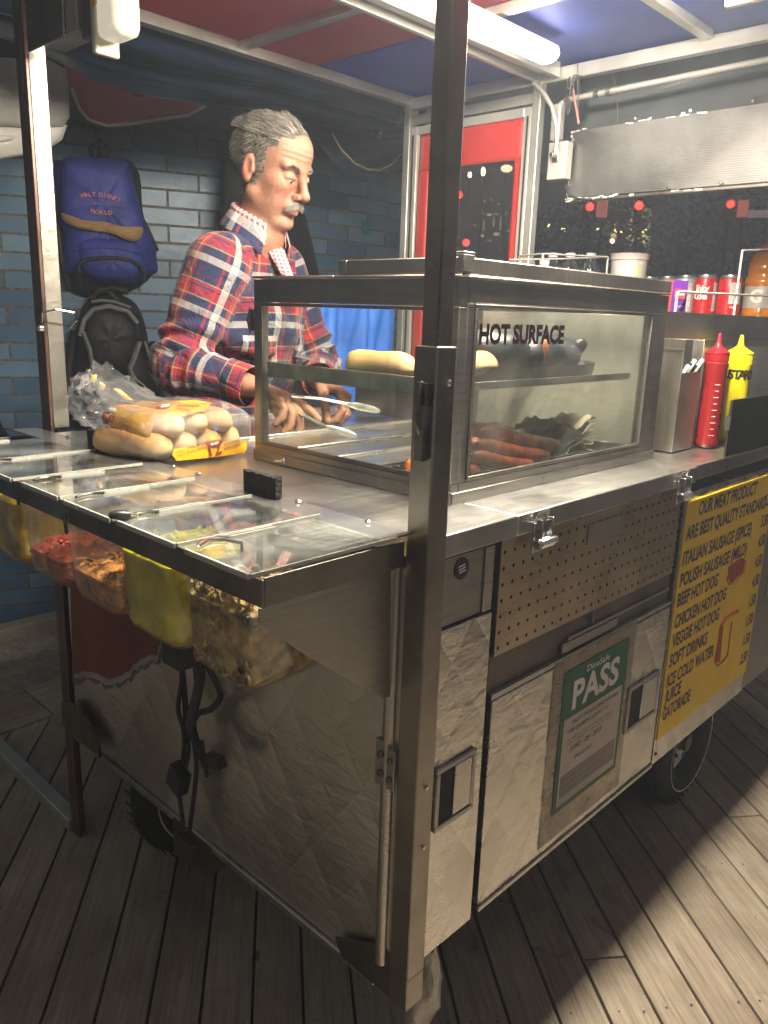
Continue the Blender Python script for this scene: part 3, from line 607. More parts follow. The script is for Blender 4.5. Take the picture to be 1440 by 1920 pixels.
# awning pieces beyond, seen under the tarp
um = thing('red_awning', 'dull red canvas awning with pale hem, hanging above the blue backpack', 'awning', (.75, 2.05, 2.0))
pl = [(118, 120), (133, 165), (148, 205), (165, 225), (198, 236), (250, 232), (300, 224), (352, 217), (384, 200), (400, 150)]
Pp = [(.75, 2.05, 2.0), (0, 1, -.25)]
ctr = onp(260, 175, *Pp)
def fan(b, pts, c, sag, n=6):
    rows = []
    for k in range(n+1):
        t_ = k/n; rows.append([c+(p-c)*t_+np.array([0, -sag*(1-t_*t_), 0]) for p in pts])
    b.grid(rows[1:], closeu=True); b.add([rows[1][i] for i in range(len(pts))], [tuple(range(len(pts)))])
b = MB(); fan(b, [onp(*p, *Pp) for p in pl], ctr, .03); b.build('canvas', mat('dull_red_canvas', (.26, .05, .06), .7, bmp=.1), um, angle=180, solid=.003)
b = MB(); b.tube([onp(*p, *Pp)+np.array([0, -.004, 0]) for p in pl[1:9]], .0055, 8); b.build('hem', mat('grey_hem', (.32, .31, .29), .7), um)
b = MB(); b.tube([(-1.9, 2.2, 0), (-1.9, 2.2, 2.7)], .02, 12); b.build('pole', ALU, um)
ug = thing('grey_awning', 'pale grey canvas awning at the left edge behind the left post', 'awning', (.3, 2.0, 2.0))
Pg = [(.3, 1.9, 2.0), (.1, 1, -.2)]
b = MB(); fan(b, [onp(*p, *Pg) for p in [(-160, 60), (-160, 238), (0, 236), (60, 240), (118, 238), (130, 220), (129, 160), (122, 130), (90, 112), (0, 108)]], onp(0, 170, *Pg), .02); b.build('canvas', mat('grey_canvas', (.26, .25, .24), .7, bmp=.2, bs=20), ug, angle=180, solid=.003)
Pq = [(.3, 1.86, 2.0), (.1, 1, .25)]
b = MB(); pl = [(-160, 236), (0, 234), (60, 238), (126, 234), (116, 262), (92, 278), (50, 290), (0, 299), (-160, 310)]; fan(b, [onp(*p, *Pq) for p in pl], onp(0, 262, *Pq), .02); b.build('valance', mat('pale_valance', (.60, .58, .54), .65, bmp=.3, bs=25), ug, angle=180, solid=.003)
b = MB(); b.tube([(-1.6, 2.6, 0), (-1.6, 2.6, 2.6)], .02, 12); b.build('pole', ALU, ug)
nv = MB(); nv.grid([[(x, 2.235+.03*math.sin(x*5+z*3)+(.0 if x > 1.4 else (1.4-x)*.44), z) for x in np.linspace(-.8, 2.5, 50)] for z in np.linspace(2.06, 2.9, 12)])
tag(nv.build('dark_awning', mat('dark_navy_canvas', (.02, .03, .045), .7, bmp=.2), angle=180, solid=.004), 'dark navy canvas hung over the top of the brick wall', 'awning')
# ------------------------------------------------------------------ red window panel at the far end of the cart
wp = thing('window_panel', 'red canvas side panel with clear vinyl window in an aluminium frame, behind the glass case', 'window panel', (1.25, .97, 1.1))
b = MB(); b.box(1.238, 1.262, .7395, .765, 1.09, 1.955); b.box(1.238, 1.262, 1.165, 1.1945, 1.09, 1.955); b.box(1.238, 1.262, .765, 1.165, 1.930, 1.955)
b.build('frame', mat('pale_frame', (.66, .65, .60), .38, .55, .1, 6, .05, 80), wp, bevel=.002)
b = MB(); b.box(1.234, 1.2375, .748, .752, 1.09, 1.93); b.box(1.234, 1.2375, 1.178, 1.182, 1.09, 1.93); b.build('groove_shade', GAP, wp, smooth=False)  # raised black strips draw the shade of the frame grooves
RV = mat('red_vinyl', (.50, .035, .03), .42, var=.12, vs=4, bmp=.15, bs=12)
b = MB()
def wav(y0, y1, z0, z1, ny, nz, amp=.004): return [[(1.249+amp*math.sin(9*y+5*z)+amp*.6*math.sin(21*y-8*z), y, z) for y in np.linspace(y0, y1, ny)] for z in np.linspace(z0, z1, nz)]
b.grid(wav(.765, 1.165, 1.822, 1.930, 20, 10)); b.build('canvas_top', RV, wp, angle=180, solid=.0015)
b = MB(); b.grid(wav(.765, .795, 1.09, 1.822, 4, 30, .002)); b.build('canvas_edge', RV, wp, angle=180, solid=.0015)
b = MB(); b.grid(wav(1.118, 1.165, 1.09, 1.822, 4, 30, .002)); b.build('canvas_edge', RV, wp, angle=180, solid=.0015)
b = MB(); b.grid(wav(.795, 1.118, 1.09, 1.822, 20, 30, .0015)); b.build('window', pane('clear_vinyl', (.88, .88, .90), .03, .12, .012, (.5, .45, .5)), wp, angle=180)
# ------------------------------------------------------------------ sign seen from the back, conduit, boxes
sg = thing('hanging_sign', 'dented bare aluminium back of a sign box, hung under the roof at the right', 'sign', (1.29, .2, 1.8))
def signmat():
    m = steel('ribbed_aluminium', (.19, .19, .187), .5, (1, 1, 1), .8, 4, .4); nt = m.node_tree; b = nt.nodes['Principled BSDF']; b.inputs['Metallic'].default_value = 1
    wv = nd(nt, 'ShaderNodeTexWave', Scale=60.0, Distortion=.6); wv.bands_direction = 'Z'; nt.links.new(coords(nt), wv.inputs[0])
    k = bump(nt, None, wv.outputs['Fac'], .10, .003); bump(nt, b, noise(nt, coords(nt), 5, 4), .35, .02, k); return m
b = MB(); ny, nz = 40, 14; r_ = np.random.RandomState(2)
b.box(1.284, 1.34, -.75, .634, 1.710, 1.888); b.build('box', signmat(), sg, bevel=.003)
b = MB(); b.box(1.282, 1.300, -.75, .634, 1.702, 1.7095); b.build('lower_rail', STdk, sg, bevel=.001)
WT = mat('peeling_white', (.72, .70, .66), .55, bmp=.4, bs=40)
b = MB()
for i in range(26):
    y = .63-(r_.rand()**1.6)*.45; z = 1.708 if r_.rand() < .55 else 1.886; w = r_.uniform(.006, .03); h = r_.uniform(.002, .006)
    b.obox((1.2825, y, z+r_.uniform(-.004, .003)), (.0012, 0, 0), (0, w/2, h*.3*r_.uniform(-1, 1)), (0, 0, h/2))
for i in range(14): b.obox((1.2825, .6325, 1.705+.18*r_.rand()), (.0012, 0, 0), (0, .0016, 0), (0, .0005, r_.uniform(.006, .02)))
b.build('peeling_edge', WT, sg, smooth=False)
b = MB()
for p in ((1193, 222), (1296, 208), (1413, 190), (1072, 262), (1254, 351), (1354, 343), (1065, 347)):
    c = at(*p, x=1.2835); b.lathe([(.0055, 0), (.0055, .003), (.003, .006)], c, 12, (-1, 0, 0))
b.build('screws', CHR, sg)
b = MB(); b.tube([at(*p, x=1.277) for p in ((1060, 350), (1068, 365), (1085, 373), (1110, 374))], .003, 8); b.build('wire', BLK, sg)
for yy_ in (.50, .0): b = MB(); b.tube([(1.29, yy_, 1.89), (1.28, yy_+.005, 1.96), (1.262, yy_+.01, 2.0)], .002, 6); b.build('hanger', STdk, sg)
CON = mat('grey_conduit', (.52, .50, .46), .45, .3, .1)
cd = thing('conduit', 'grey electrical conduit with elbow fitting running under the roof beam to a switch box', 'conduit', (1.27, .5, 1.95))
pp = [at(*p, x=1.27) for p in ((1047, 262), (1048, 215), (1052, 195), (1062, 187), (1140, 172), (1290, 142), (1440, 112), (1640, 70))]
b = MB(); b.tube(pp, .0075, 14); b.build('pipe', CON, cd)
b = MB(); c = at(1047, 225, x=1.27); b.box(1.255, 1.283, c[1]-.014, c[1]+.016, c[2]-.055, c[2]+.04); b.build('fitting', CON, cd, bevel=.006)
b = MB(); 
for p, q in (((1060, 188), (1070, 186)), ((1115, 177), (1123, 176)), ((1138, 172), (1146, 171))): b.tube([at(*p, x=1.27), at(*q, x=1.27)], .0105, 14)
b.build('coupling', STd, cd)
sb = thing('switch_box', 'small grey switch box on the roof post, left of the hanging sign', 'switch box', (1.25, .65, 1.8))
c0, c1 = at(1030, 268, x=1.245), at(1057, 335, x=1.245)
b = MB(); b.box(1.243, 1.275, c1[1]-.004, c0[1], c1[2], c0[2]); b.build('box', CON, sb, bevel=.003)
b = MB(); c = at(1041, 292, x=1.24); b.box(1.238, 1.2425, c[1]-.009, c[1]+.009, c[2]-.016, c[2]+.016); b.lathe([(.007, 0), (.006, .02)], (1.238, c[1], c[2]), 12, (-1, 0, 0)); b.build('connector', STd, sb, bevel=.001)
fc = [(1000, 155), (1020, 175), (1035, 200), (1043, 235), (1044, 265), (1041, 290)]
pts = [at(*p, x=1.225) for p in fc]; sm = [pts[0]]
for i in range(len(pts)-1):
    for k in range(1, 13): sm.append(pts[i]+(pts[i+1]-pts[i])*k/12)
b = MB(); b.tube(sm, [.0052+.0009*(i % 2) for i in range(len(sm))], 10); b.build('flexible_cable', CON, sb)
hk = thing('hook_and_chain', 'wire hook with short chain and red tie hanging from the roof beam', 'hook', (1.235, .6, 1.95))
b = MB()
def link(c, rx, rz): b.tube([np.array(c)+np.array([0, rx*math.cos(a), rz*math.sin(a)]) for a in np.linspace(0, 2*math.pi, 13)], .0016, 6, caps=False)
for p, rx, rz in (((1075, 150), .004, .012), ((1072, 168), .005, .016), ((1066, 200), .0045, .018), ((1067, 155), .006, .014)): link(at(*p, x=1.232), rx, rz)
b.tube([at(*p, x=1.232) for p in ((1083, 118), (1084, 170), (1083, 230))], .0014, 6); b.tube([at(1078, 140, x=1.228), at(1097, 144, x=1.228)], .0018, 6)
b.build('chain', STd, hk)
b = MB(); b.tube([at(*p, x=1.228) for p in ((1075, 168), (1078, 190), (1082, 212), (1085, 233))], .0032, 6); b.build('tie', mat('faded_red_tie', (.36, .16, .13), .7), hk)
vc = thing('rolled_curtain', 'rolled grey vinyl side curtain with red hem, above the hanging sign', 'curtain', (1.37, .1, 1.95))
b = MB(); P = []
for i in range(60):
    y = .66-1.5*i/59; P.append([(1.345+.012*math.sin(y*8+j)+.03*math.sin(j/7*math.pi), y, 1.885+.165*j/7+.003*math.sin(y*13)) for j in range(8)])
b.grid(P); b.build('vinyl', mat('grey_vinyl', (.11, .12, .125), .32, var=.3, vs=3, bmp=.3, bs=8), vc, angle=180, solid=.003)
b = MB(); b.tube([(1.342+.012*math.sin(y*8), y, 1.887+.003*math.sin(y*13)) for y in np.linspace(.60, -.8, 50)], .005, 6); b.build('hem', mat('dark_red_hem', (.12, .012, .015), .5), vc)
# ------------------------------------------------------------------ far background at night
def dirs(px, py):
    q = ray(px, py); f = np.array([q[0], q[1], 0]); f /= np.linalg.norm(f); rt = np.array([f[1], -f[0], 0]); return f, rt
REDL = emis('signal_red', (1.0, .010, .006), 4.5); SIGB = mat('signal_housing', (.12, .035, .02), .6)
def signal(px, py, D, tilt, lab):
    c = far(px, py, D); f, rt = dirs(px, py); up = np.array([0, 0, 1.]); t = thing('traffic_signal', lab, 'traffic light', tuple(c*[1, 1, 0]), 'red traffic lights across the street')
    b = MB(); cb = c-up*.33; b.obox(cb, rt*.17, f*.12, up*.55)
    h = b.build('housing', SIGB, t, bevel=.02)
    b = MB(); b.ell(c-f*.13, (.145, .145, .145), 14); b.build('red_lens', REDL, t)
    b = MB()
    for k in (1, 2): b.ell(c-f*.12-up*.34*k, (.11, .11, .11), 12)
    b.build('dark_lens', BLKP, t)
    b = MB(); b.lathe([(.16, 0), (.16, .2)], c-f*.12, 16, -f, cap=False); b.build('visor', SIGB, t)
    b = MB(); s_ = np.array([0, 0, 0]); base = c+f*.3+rt*.0
    b.tube([(base[0], base[1], 0-.2), (base[0], base[1], c[2]+.5)], .07, 8); b.build('pole', GAP, t)
    return t
signal(1106, 389, 31, 0, 'left of the red traffic lights, half hidden under the sign corner')
signal(1198, 387, 30, 0, 'middle red traffic light, in front of the lit yellow column')
signal(1370, 384, 33, 0, 'right red traffic light, beside the street name plate')
signal(860, 367, 34, 0, 'red traffic light seen through the clear window of the red panel')
def plate(px, py, D, w, h, m_, nm, lab, cat, txt=None, tw=None):
    c = far(px, py, D); f, rt = dirs(px, py); up = np.array([0, 0, 1.]); t = thing(nm, lab, cat, tuple(c))
    b = MB(); b.obox(c, rt*w/2, f*.02, up*h/2); b.build('plate', m_, t, bevel=.01)
    b = MB(); b.tube([c+f*.05-up*h/2, (c+f*.05)*[1, 1, 0]-up*.2], .05, 8); b.build('pole', GAP, t)
    for i, s in enumerate(txt or []):
        text(s, mat('plate_letters', (.45, .40, .36), .6) if 'plate_letters' not in bpy.data.materials else bpy.data.materials['plate_letters'], t, c-f*.03-rt*(tw/2)+up*(h*.5-(i+1)*h/(len(txt)+.4)), rt, up, h/(len(txt)+1)*.62, tw)
PRD = emis('glowing_plate', (.30, .07, .045), .28)  # sign plates glow by emission in place of light falling on them
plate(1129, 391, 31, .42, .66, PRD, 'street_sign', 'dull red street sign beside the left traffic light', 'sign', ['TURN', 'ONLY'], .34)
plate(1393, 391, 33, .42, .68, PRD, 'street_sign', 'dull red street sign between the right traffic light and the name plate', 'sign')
plate(1440, 401, 33, 1.5, .3, emis('glowing_name_plate', (.16, .12, .12), .25), 'street_name_sign', 'dim street name plate at the right edge', 'sign', ['Queens Quay'], 1.35)  # dim light of the name plate is put in as emission
# lit building beyond the trees
bl = thing('building', 'pale building with a lit cornice and columns across the street', 'building', tuple(far(1180, 560, 70)*[1, 1, 0]))
f, rt = dirs(1180, 500); up = np.array([0, 0, 1.])
def bb(nm, m_, px0, px1, py0, py1, D, dep=2, par=bl):
    a, c = far(px0, (py0+py1)/2, D), far(px1, (py0+py1)/2, D); zt, zb = far((px0+px1)/2, py0, D)[2], far((px0+px1)/2, py1, D)[2]
    m0 = (a+c)/2; w = np.linalg.norm((c-a)[:2])/2; b = MB(); b.obox((m0[0], m0[1], (zt+zb)/2)+f*dep/2, rt*w, f*dep/2, up*(zt-zb)/2); return b.build(nm, m_, par, smooth=False)
bb('wall', mat('night_wall', (.012, .013, .015), .8), 1000, 1262, 330, 640, 76, 8)
LW = emis('self_lit_stone', (.42, .34, .15), .55); LB = emis('cornice_light', (1.0, .78, .22), 1.5); LWd = emis('dim_self_lit_stone', (.25, .21, .10), .35)  # light on the stone is put in as emission; windows share it
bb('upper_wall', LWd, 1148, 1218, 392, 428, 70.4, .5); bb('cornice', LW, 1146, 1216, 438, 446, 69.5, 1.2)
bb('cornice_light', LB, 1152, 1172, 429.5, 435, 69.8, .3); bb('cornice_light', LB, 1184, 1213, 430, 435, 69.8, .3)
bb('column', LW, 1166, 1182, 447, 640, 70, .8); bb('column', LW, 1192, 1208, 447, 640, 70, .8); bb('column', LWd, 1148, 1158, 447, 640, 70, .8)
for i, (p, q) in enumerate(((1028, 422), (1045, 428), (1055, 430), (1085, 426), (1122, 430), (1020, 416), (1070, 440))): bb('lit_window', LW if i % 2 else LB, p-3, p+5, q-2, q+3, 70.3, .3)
for_b2 = 1
b2 = thing('building', 'dim building with yellow lit windows, seen through the clear window of the red panel', 'building', tuple(far(900, 560, 60)*[1, 1, 0]))
f, rt = dirs(900, 500)
bb('wall', mat('night_wall_far', (.012, .012, .014), .8), 700, 1012, 330, 640, 68, 8, b2)
LF = emis('faint_window', (.36, .28, .13), .18); LG = emis('soft_window', (.45, .36, .18), .30)
for p0, p1, q0, q1, mm in ((902, 908, 398, 402, LF), (913, 921, 400, 404, LG), (926, 934, 399, 402, LF), (905, 909, 412, 432, LF), (924, 928, 408, 424, LF), (937, 940, 406, 430, LF), (902, 908, 439, 444, LG), (926, 936, 436, 441, LG), (938, 941, 442, 446, LF), (914, 922, 449, 452, LF), (933, 938, 380, 383, LF), (906, 911, 374, 378, LF), (919, 923, 371, 375, LF), (952, 956, 431, 434, LG), (948, 952, 398, 401, LF), (888, 893, 420, 424, LF)):
    bb('lit_window', mm, p0, p1, q0, q1, 58, .3, b2)
GL = emis('street_bulb', (1.0, .62, .22), 7.0); WL = emis('white_bulb', (.85, 1.0, .75), 5.0)
def lamp(px, py, D, m_, lab, r=.16, h=None):
    c = far(px, py, D); t = thing('street_lamp', lab, 'street lamp', tuple(c*[1, 1, 0])); b = MB(); b.ell(c, (r, r, r*(h or 1)), 12); b.build('globe', m_, t)
    b = MB(); b.tube([(c[0], c[1], -.2), (c[0], c[1], c[2]-r)], .05, 8); b.build('pole', GAP, t)
lamp(1148, 452, 40, GL, 'warm orange lamp in front of the lit building', .10)
lamp(1157, 473, 55, GL, 'low warm lamp just above the clear plastic tub', .06); lamp(1167, 474, 55, GL, 'smaller low warm lamp right of its neighbour above the tub', .05)
lamp(881, 328, 40, GL, 'upper left amber lantern seen through the clear window', .09, 1.5); lamp(906, 322, 40, GL, 'tall amber lantern seen through the clear window', .10, 2.2)
lamp(950, 316, 40, emis('amber_glow', (.7, .5, .28), .7), 'wide amber glow at the upper right of the clear window', .30, .6)
lamp(797, 430, 35, WL, 'greenish white lamp at the left edge of the clear window', .11); lamp(796, 454, 35, REDL, 'red lamp below the greenish one at the left edge of the clear window', .14)
lamp(874, 455, 35, emis('dim_red', (.8, .06, .05), .8), 'dim red glow low in the clear window', .16)
bk_ = thing('building', 'added dark backdrop that hides the bright sky behind the trees', 'building', tuple(far(1100, 560, 95)*[1, 1, 0])); f, rt = dirs(1100, 500); bb('wall', mat('backdrop_black', (.0045, .0055, .0075), .9), -500, 3200, -700, 640, 98, 4, bk_)  # wide slab added so the bright world sky stays out of view
# trees in front of it
LEAF = mat('night_leaves', (.004, .006, .005), .6); BARK = mat('night_bark', (.03, .025, .02), .8)
def tree(px, D, ztop, rad, seed, lab, zlow=.8):
    D *= 1.9; ztop = 1.4+(ztop-1.4)*1.9; rad *= 1.8; zlow = 1.4+(zlow-1.4)*1.9
    r_ = np.random.RandomState(seed); c = far(px, 560, D); t = thing('tree', lab, 'tree', (c[0], c[1], -.16), 'dark street trees behind the bottles'); b = MB()
    b.tube([(c[0], c[1], -.2), (c[0]+.05, c[1], ztop*.4), (c[0]-.05, c[1]+.1, ztop*.8)], [.2, .14, .07], 8)
    tips = []
    for k in range(16):
        z0 = ztop*r_.uniform(.3, .75); a = r_.rand()*6.28; e = np.array([c[0]+rad*math.cos(a)*r_.uniform(.5, 1), c[1]+rad*math.sin(a)*r_.uniform(.5, 1), z0+r_.uniform(.3, 1.3)]); b.tube([(c[0], c[1], z0), (c*[1, 1, 0]+e*[1, 1, 0])/2+np.array([0, 0, z0+.5]), e], [.04, .025, .01], 5); tips.append(e)
    b.build('trunk', BARK, t); l = MB(); n = 1100
    for k in range(n):
        e = tips[r_.randint(len(tips))]; p = e+r_.normal(0, rad*.26, 3)*np.array([1, 1, .8])
        if p[2] < zlow: continue
        u_ = r_.normal(0, 1, 3); u_ /= np.linalg.norm(u_); v_ = np.cross(u_, r_.normal(0, 1, 3)); v_ /= np.linalg.norm(v_); s = r_.uniform(.12, .26)
        l.add([p-u_*s, p+v_*s*.5, p+u_*s, p-v_*s*.5], [(0, 1, 2, 3)])
    l.build('crown', LEAF, t, smooth=False)
tree(1040, 20, 4.4, 1.0, 1, 'dark tree just right of the aluminium roof post', 1.5); tree(1100, 24, 4.6, 1.3, 2, 'dark bushy tree under the left traffic light', 1.5); tree(1150, 22, 5.2, .9, 3, 'thin dark tree left of the lit column', 2.6)
tree(1262, 26, 6.6, 1.9, 4, 'wide dark tree right of the lit column', .5); tree(1345, 24, 6.8, 2.2, 5, 'large dark tree filling the view above the red cans', .3); tree(1450, 24, 6.8, 2.2, 6, 'dark tree at the right edge behind the orange drink', .3)
c = far(1230, 500, 9); b = MB(); b.ell((c[0], c[1], c[2]), (.25, .25, .34), 18); b.ell((c[0], c[1], c[2]-.75), (.27, .22, .6), 18)
# ------------------------------------------------------------------ bags hung on the wall
NW = np.array([-.412, -.911, 0.]); W0 = np.array([.91, 2.62, 1.5])
def wl(px, py, dn): return onp(px, py, W0+NW*dn, NW)
def pillow(pts, d0, d1, n=7, pw=.5, c=None, flat=.0):
    """closed outline (pixels on the plane d0 m off the wall) puffed out to d1"""
    pts = np.array(pts, float)
    # resample smooth closed curve
    m = len(pts); out = []
    for i in range(m):
        p0, p1, p2, p3 = pts[i-1], pts[i], pts[(i+1) % m], pts[(i+2) % m]
        for t_ in (0, .33, .66): out.append(.5*((2*p1)+(-p0+p2)*t_+(2*p0-5*p1+4*p2-p3)*t_**2+(-p0+3*p1-3*p2+p3)*t_**3))
    pts = np.array(out); cen = pts.mean(0) if c is None else np.array(c, float); rows = [[wl(*p, d0*.2) for p in pts]]
    for k in range(n+1):
        s = 1-(k/n)**1.0*(1-flat) ; dd = d0+(d1-d0)*(1-s**2.4)**pw if k else d0
        rows.append([wl(*(cen+(p-cen)*s), dd+.003*math.sin(p[0]*.13+p[1]*.08)*(k > 0)) for p in pts])
    b = MB(); b.grid(rows[:-1], closeu=True); b.add(rows[-2]+[wl(*cen, d1)], [(i, (i+1) % len(pts), len(pts)) for i in range(len(pts))]); return b
BLUF = mat('blue_nylon', (.035, .05, .30), .62, var=.18, vs=14, bmp=.35, bs=30); TAN = mat('tan_suede', (.36, .22, .10), .85, bmp=.3, bs=120); BN = mat('black_nylon', (.016, .016, .018), .6, bmp=.3, bs=50); GRY = mat('grey_piping', (.20, .20, .20), .6)
bp = thing('backpack', 'blue backpack with tan suede flap edge hanging on the brick wall', 'backpack', tuple(W0))
ch = MB(); ch.tube([wl(180, 240, .02), wl(182, 262, .04), wl(186, 300, .06)], .008, 6); ch.tube([wl(172, 300, .08), wl(168, 272, .07), wl(185, 258, .06), wl(204, 276, .07), (wl(202, 300, .08))], .009, 8); ch.build('hanging_loop', BN, bp)
sh = pillow([(100, 315), (118, 300), (150, 294), (235, 298), (262, 330), (268, 400), (288, 450), (292, 500), (262, 538), (200, 556), (140, 548), (112, 500), (104, 420)], .03, .10, pw=.4); sh.build('back', BN, bp, angle=180)
body = pillow([(99, 318), (116, 302), (150, 297), (236, 301), (252, 340), (266, 400), (284, 440), (296, 500), (290, 512), (262, 518), (225, 532), (190, 531), (150, 512), (119, 514), (118, 440), (106, 400)], .06, .17, pw=.42); body.build('body', BLUF, bp, angle=180)
fl_ = pillow([(118, 298), (150, 295), (232, 299), (242, 320), (258, 385), (268, 420), (264, 448), (248, 452), (222, 441), (190, 434), (150, 427), (120, 412), (116, 390), (117, 340)], .165, .20, n=6, pw=.3); fo = fl_.build('flap', BLUF, bp, angle=180)
tn = pillow([(117, 399), (140, 409), (175, 411), (208, 416), (235, 424), (266, 425), (267, 440), (258, 452), (240, 452), (222, 443), (190, 436), (150, 430), (122, 416), (116, 408)], .182, .203, n=4, pw=.25); tn.build('flap_edge', TAN, fo, angle=180)
pk = pillow([(145, 447), (200, 440), (262, 452), (276, 490), (268, 520), (235, 531), (190, 528), (152, 510), (143, 480)], .12, .20, pw=.4); po = pk.build('pocket', BLUF, bp, angle=180)
zb = MB(); zb.tube([wl(p, q, .200+.004*math.sin(i*.6)) for i, (p, q) in enumerate(((150, 512), (148, 500), (152, 492), (165, 486), (190, 484), (220, 484), (245, 488), (262, 497), (270, 510), (270, 526)))], .0075, 8); zb.tube([wl(146, 500, .19), wl(150, 525, .19), wl(154, 545, .17)], .003, 6); zb.build('zip', BN, po)
zb = MB(); zb.tube([wl(p, q, .197) for p, q in ((145, 466), (180, 464), (220, 466), (268, 476))], .002, 6); zb.build('seam', BLUF, po)
st = MB(); st.tube([wl(100, 330, .08), wl(108, 420, .07), wl(118, 500, .06), wl(130, 540, .05)], .012, 8); st.tube([wl(270, 415, .09), wl(286, 450, .07), wl(295, 470, .05)], .008, 6); st.build('strap', BN, bp)
fn = NW; PK = mat('pink_stitching', (.62, .20, .22), .7)
def arctext(s, px0, py0, px1, py1, bow, h, d=.209):
    n = len(s)
    raw = MB()
    for i, chh in enumerate(s):
        if chh == ' ': continue
        t_ = (i+.5)/n; o = wl(px0+(px1-px0)*t_, py0+(py1-py0)*t_-bow*(1-(2*t_-1)**2), d); ang = bow*4*(2*t_-1)*2/(px1-px0)*1.0+ (py1-py0)/(px1-px0)
        ax = np.array([.911, -.412, 0])*math.cos(ang)-np.array([0, 0, 1])*math.sin(ang); ay = np.cross(NW, ax)
        q = text(chh, None, 'raw', o, ax, ay, h, None, center=True, bold=.035); raw.add(q.v, q.f)
    raw.build('lettering', PK, fo, smooth=False)
arctext('WALT DISNEY', 155, 371, 223, 379, 6, .0150); arctext('WORLD', 169, 398, 212, 402, -2, .0150); arctext('19', 172, 383, 181, 384, 0, .007); arctext('71', 201, 386, 210, 387, 0, .007)
# black backpack below
bq = thing('backpack', 'black backpack with grey piping hanging under the blue one', 'backpack', tuple(W0-np.array([0, 0, .4])))
b = MB(); b.tube([wl(200, 520, .03), wl(205, 548, .05), wl(222, 566, .06)], .012, 8); b.tube([wl(170, 560, .06), wl(185, 545, .06), wl(215, 540, .06), wl(240, 548, .06)], .012, 8); b.build('hanging_loop', BN, bq)
b = pillow([(148, 600), (158, 570), (180, 555), (225, 553), (255, 570), (272, 610), (285, 680), (298, 740), (296, 790), (250, 805), (140, 800), (124, 760), (130, 690), (140, 640)], .03, .14, pw=.4); b.build('body', BN, bq, angle=180)
b = pillow([(150, 610), (165, 582), (195, 574), (235, 582), (258, 610), (264, 640), (250, 680), (236, 700), (200, 704), (172, 690), (158, 650)], .13, .20, pw=.4); b.build('front_pocket', BN, bq, angle=180)
b = pillow([(172, 700), (200, 690), (240, 698), (262, 740), (270, 790), (240, 800), (165, 800), (150, 760)], .12, .17, pw=.4); b.build('lower_pocket', BN, bq, angle=180)
for i, (pts_, r_) in enumerate((([(150, 630), (158, 600), (175, 580), (205, 574), (240, 584), (258, 606)], .010), ([(155, 622), (168, 655), (172, 680), (176, 700)], .008), ([(262, 640), (252, 670), (243, 690), (250, 715), (262, 735)], .010), ([(172, 566), (190, 563), (215, 566), (245, 577)], .007), ([(270, 640), (280, 670)], .008))):
    b = MB(); b.tube([wl(p, q, .195 if i in (1,) else .185-.03*(i == 3)-.05*(i == 4)) for p, q in pts_], r_, 8, sx=1.6 if i else 1); b.build('piping', GRY, bq)
b = MB(); b.tube([wl(*p, .190) for p in ((261, 640), (250, 668), (246, 692), (256, 712), (272, 724))], .003, 6); b.build('piping', mat('pale_piping', (.6, .58, .5), .5), bq)
b = MB(); b.tube([wl(*p, .05) for p in ((140, 620), (130, 690), (124, 760), (126, 800))], .02, 8); b.tube([wl(*p, .05) for p in ((285, 640), (300, 700), (305, 760))], .014, 8); b.build('strap', BN, bq)
hk2 = MB(); c = wl(180, 243, .01); hk2.tube([c, c+NW*.03, c+NW*.035+np.array([0, 0, .02])], .004, 8); tag(hk2.build('wall_hook', STdk), 'small dark hook above the blue backpack', 'hook')
# things on the ground at the left
bk = thing('bucket', 'white plastic bucket on the pavement behind the first condiment tub', 'bucket', (.86, 3.3, 0))
b = MB(); b.lathe([(.0, .0), (.12, .0), (.15, .28), (.157, .28), (.157, .30), (.146, .30), (.115, .02), (0, .02)], (.80, 3.15, .02), 28, cap=False); b.build('shell', WHT, bk, angle=60)
b = MB(); b.tube([(.80+.16*math.cos(a), 3.15-.05*math.sin(a), .29-.1*math.sin(a)) for a in np.linspace(0, math.pi, 14)], .003, 6); b.build('bail', STd, bk)
bn = thing('blue_bin', 'dark blue plastic bin beside the white bucket', 'bin', (1.0, 2.9, 0))
b = MB(); c = at(95, 1115, z=.0); c = np.array([c[0]+.12, c[1]+.1, 0]); 
for k in range(1): b.add([(c[0]+sx*w_, c[1]+sy*w_, z) for z, w_ in ((0.02, .14), (.30, .18)) for sx, sy in ((-1, -1), (1, -1), (1, 1), (-1, 1))], [(3, 2, 1, 0), (4, 5, 6, 7), (0, 1, 5, 4), (1, 2, 6, 5), (2, 3, 7, 6), (3, 0, 4, 7)])
b.build('body', mat('dark_blue_plastic', (.012, .03, .20), .4), bn, bevel=.01)
b = MB(); b.box(c[0]-.19, c[0]+.19, c[1]-.19, c[1]+.19, .30, .325); b.build('rim', bpy.data.materials['dark_blue_plastic'], bn, bevel=.008)
b = MB(); r_ = np.random.RandomState(8); c = at(2, 1125, z=0)
b.grid([[(c[0]+.02+.05*i/5+.004*r_.randn(), c[1]+.03*j/3, .005+.012*r_.rand()) for i in range(6)] for j in range(4)]); tag(b.build('paper_scrap', WHT, angle=180, solid=.001), 'crumpled white paper scrap on the pavement at the left edge', 'litter')
b = pillow([(-60, 745), (-20, 750), (5, 800), (20, 835), (-60, 870)], .05, .22); tag(b.build('dark_bag', BN, angle=180), 'black bag against the wall at the left edge, above the tray', 'bag')
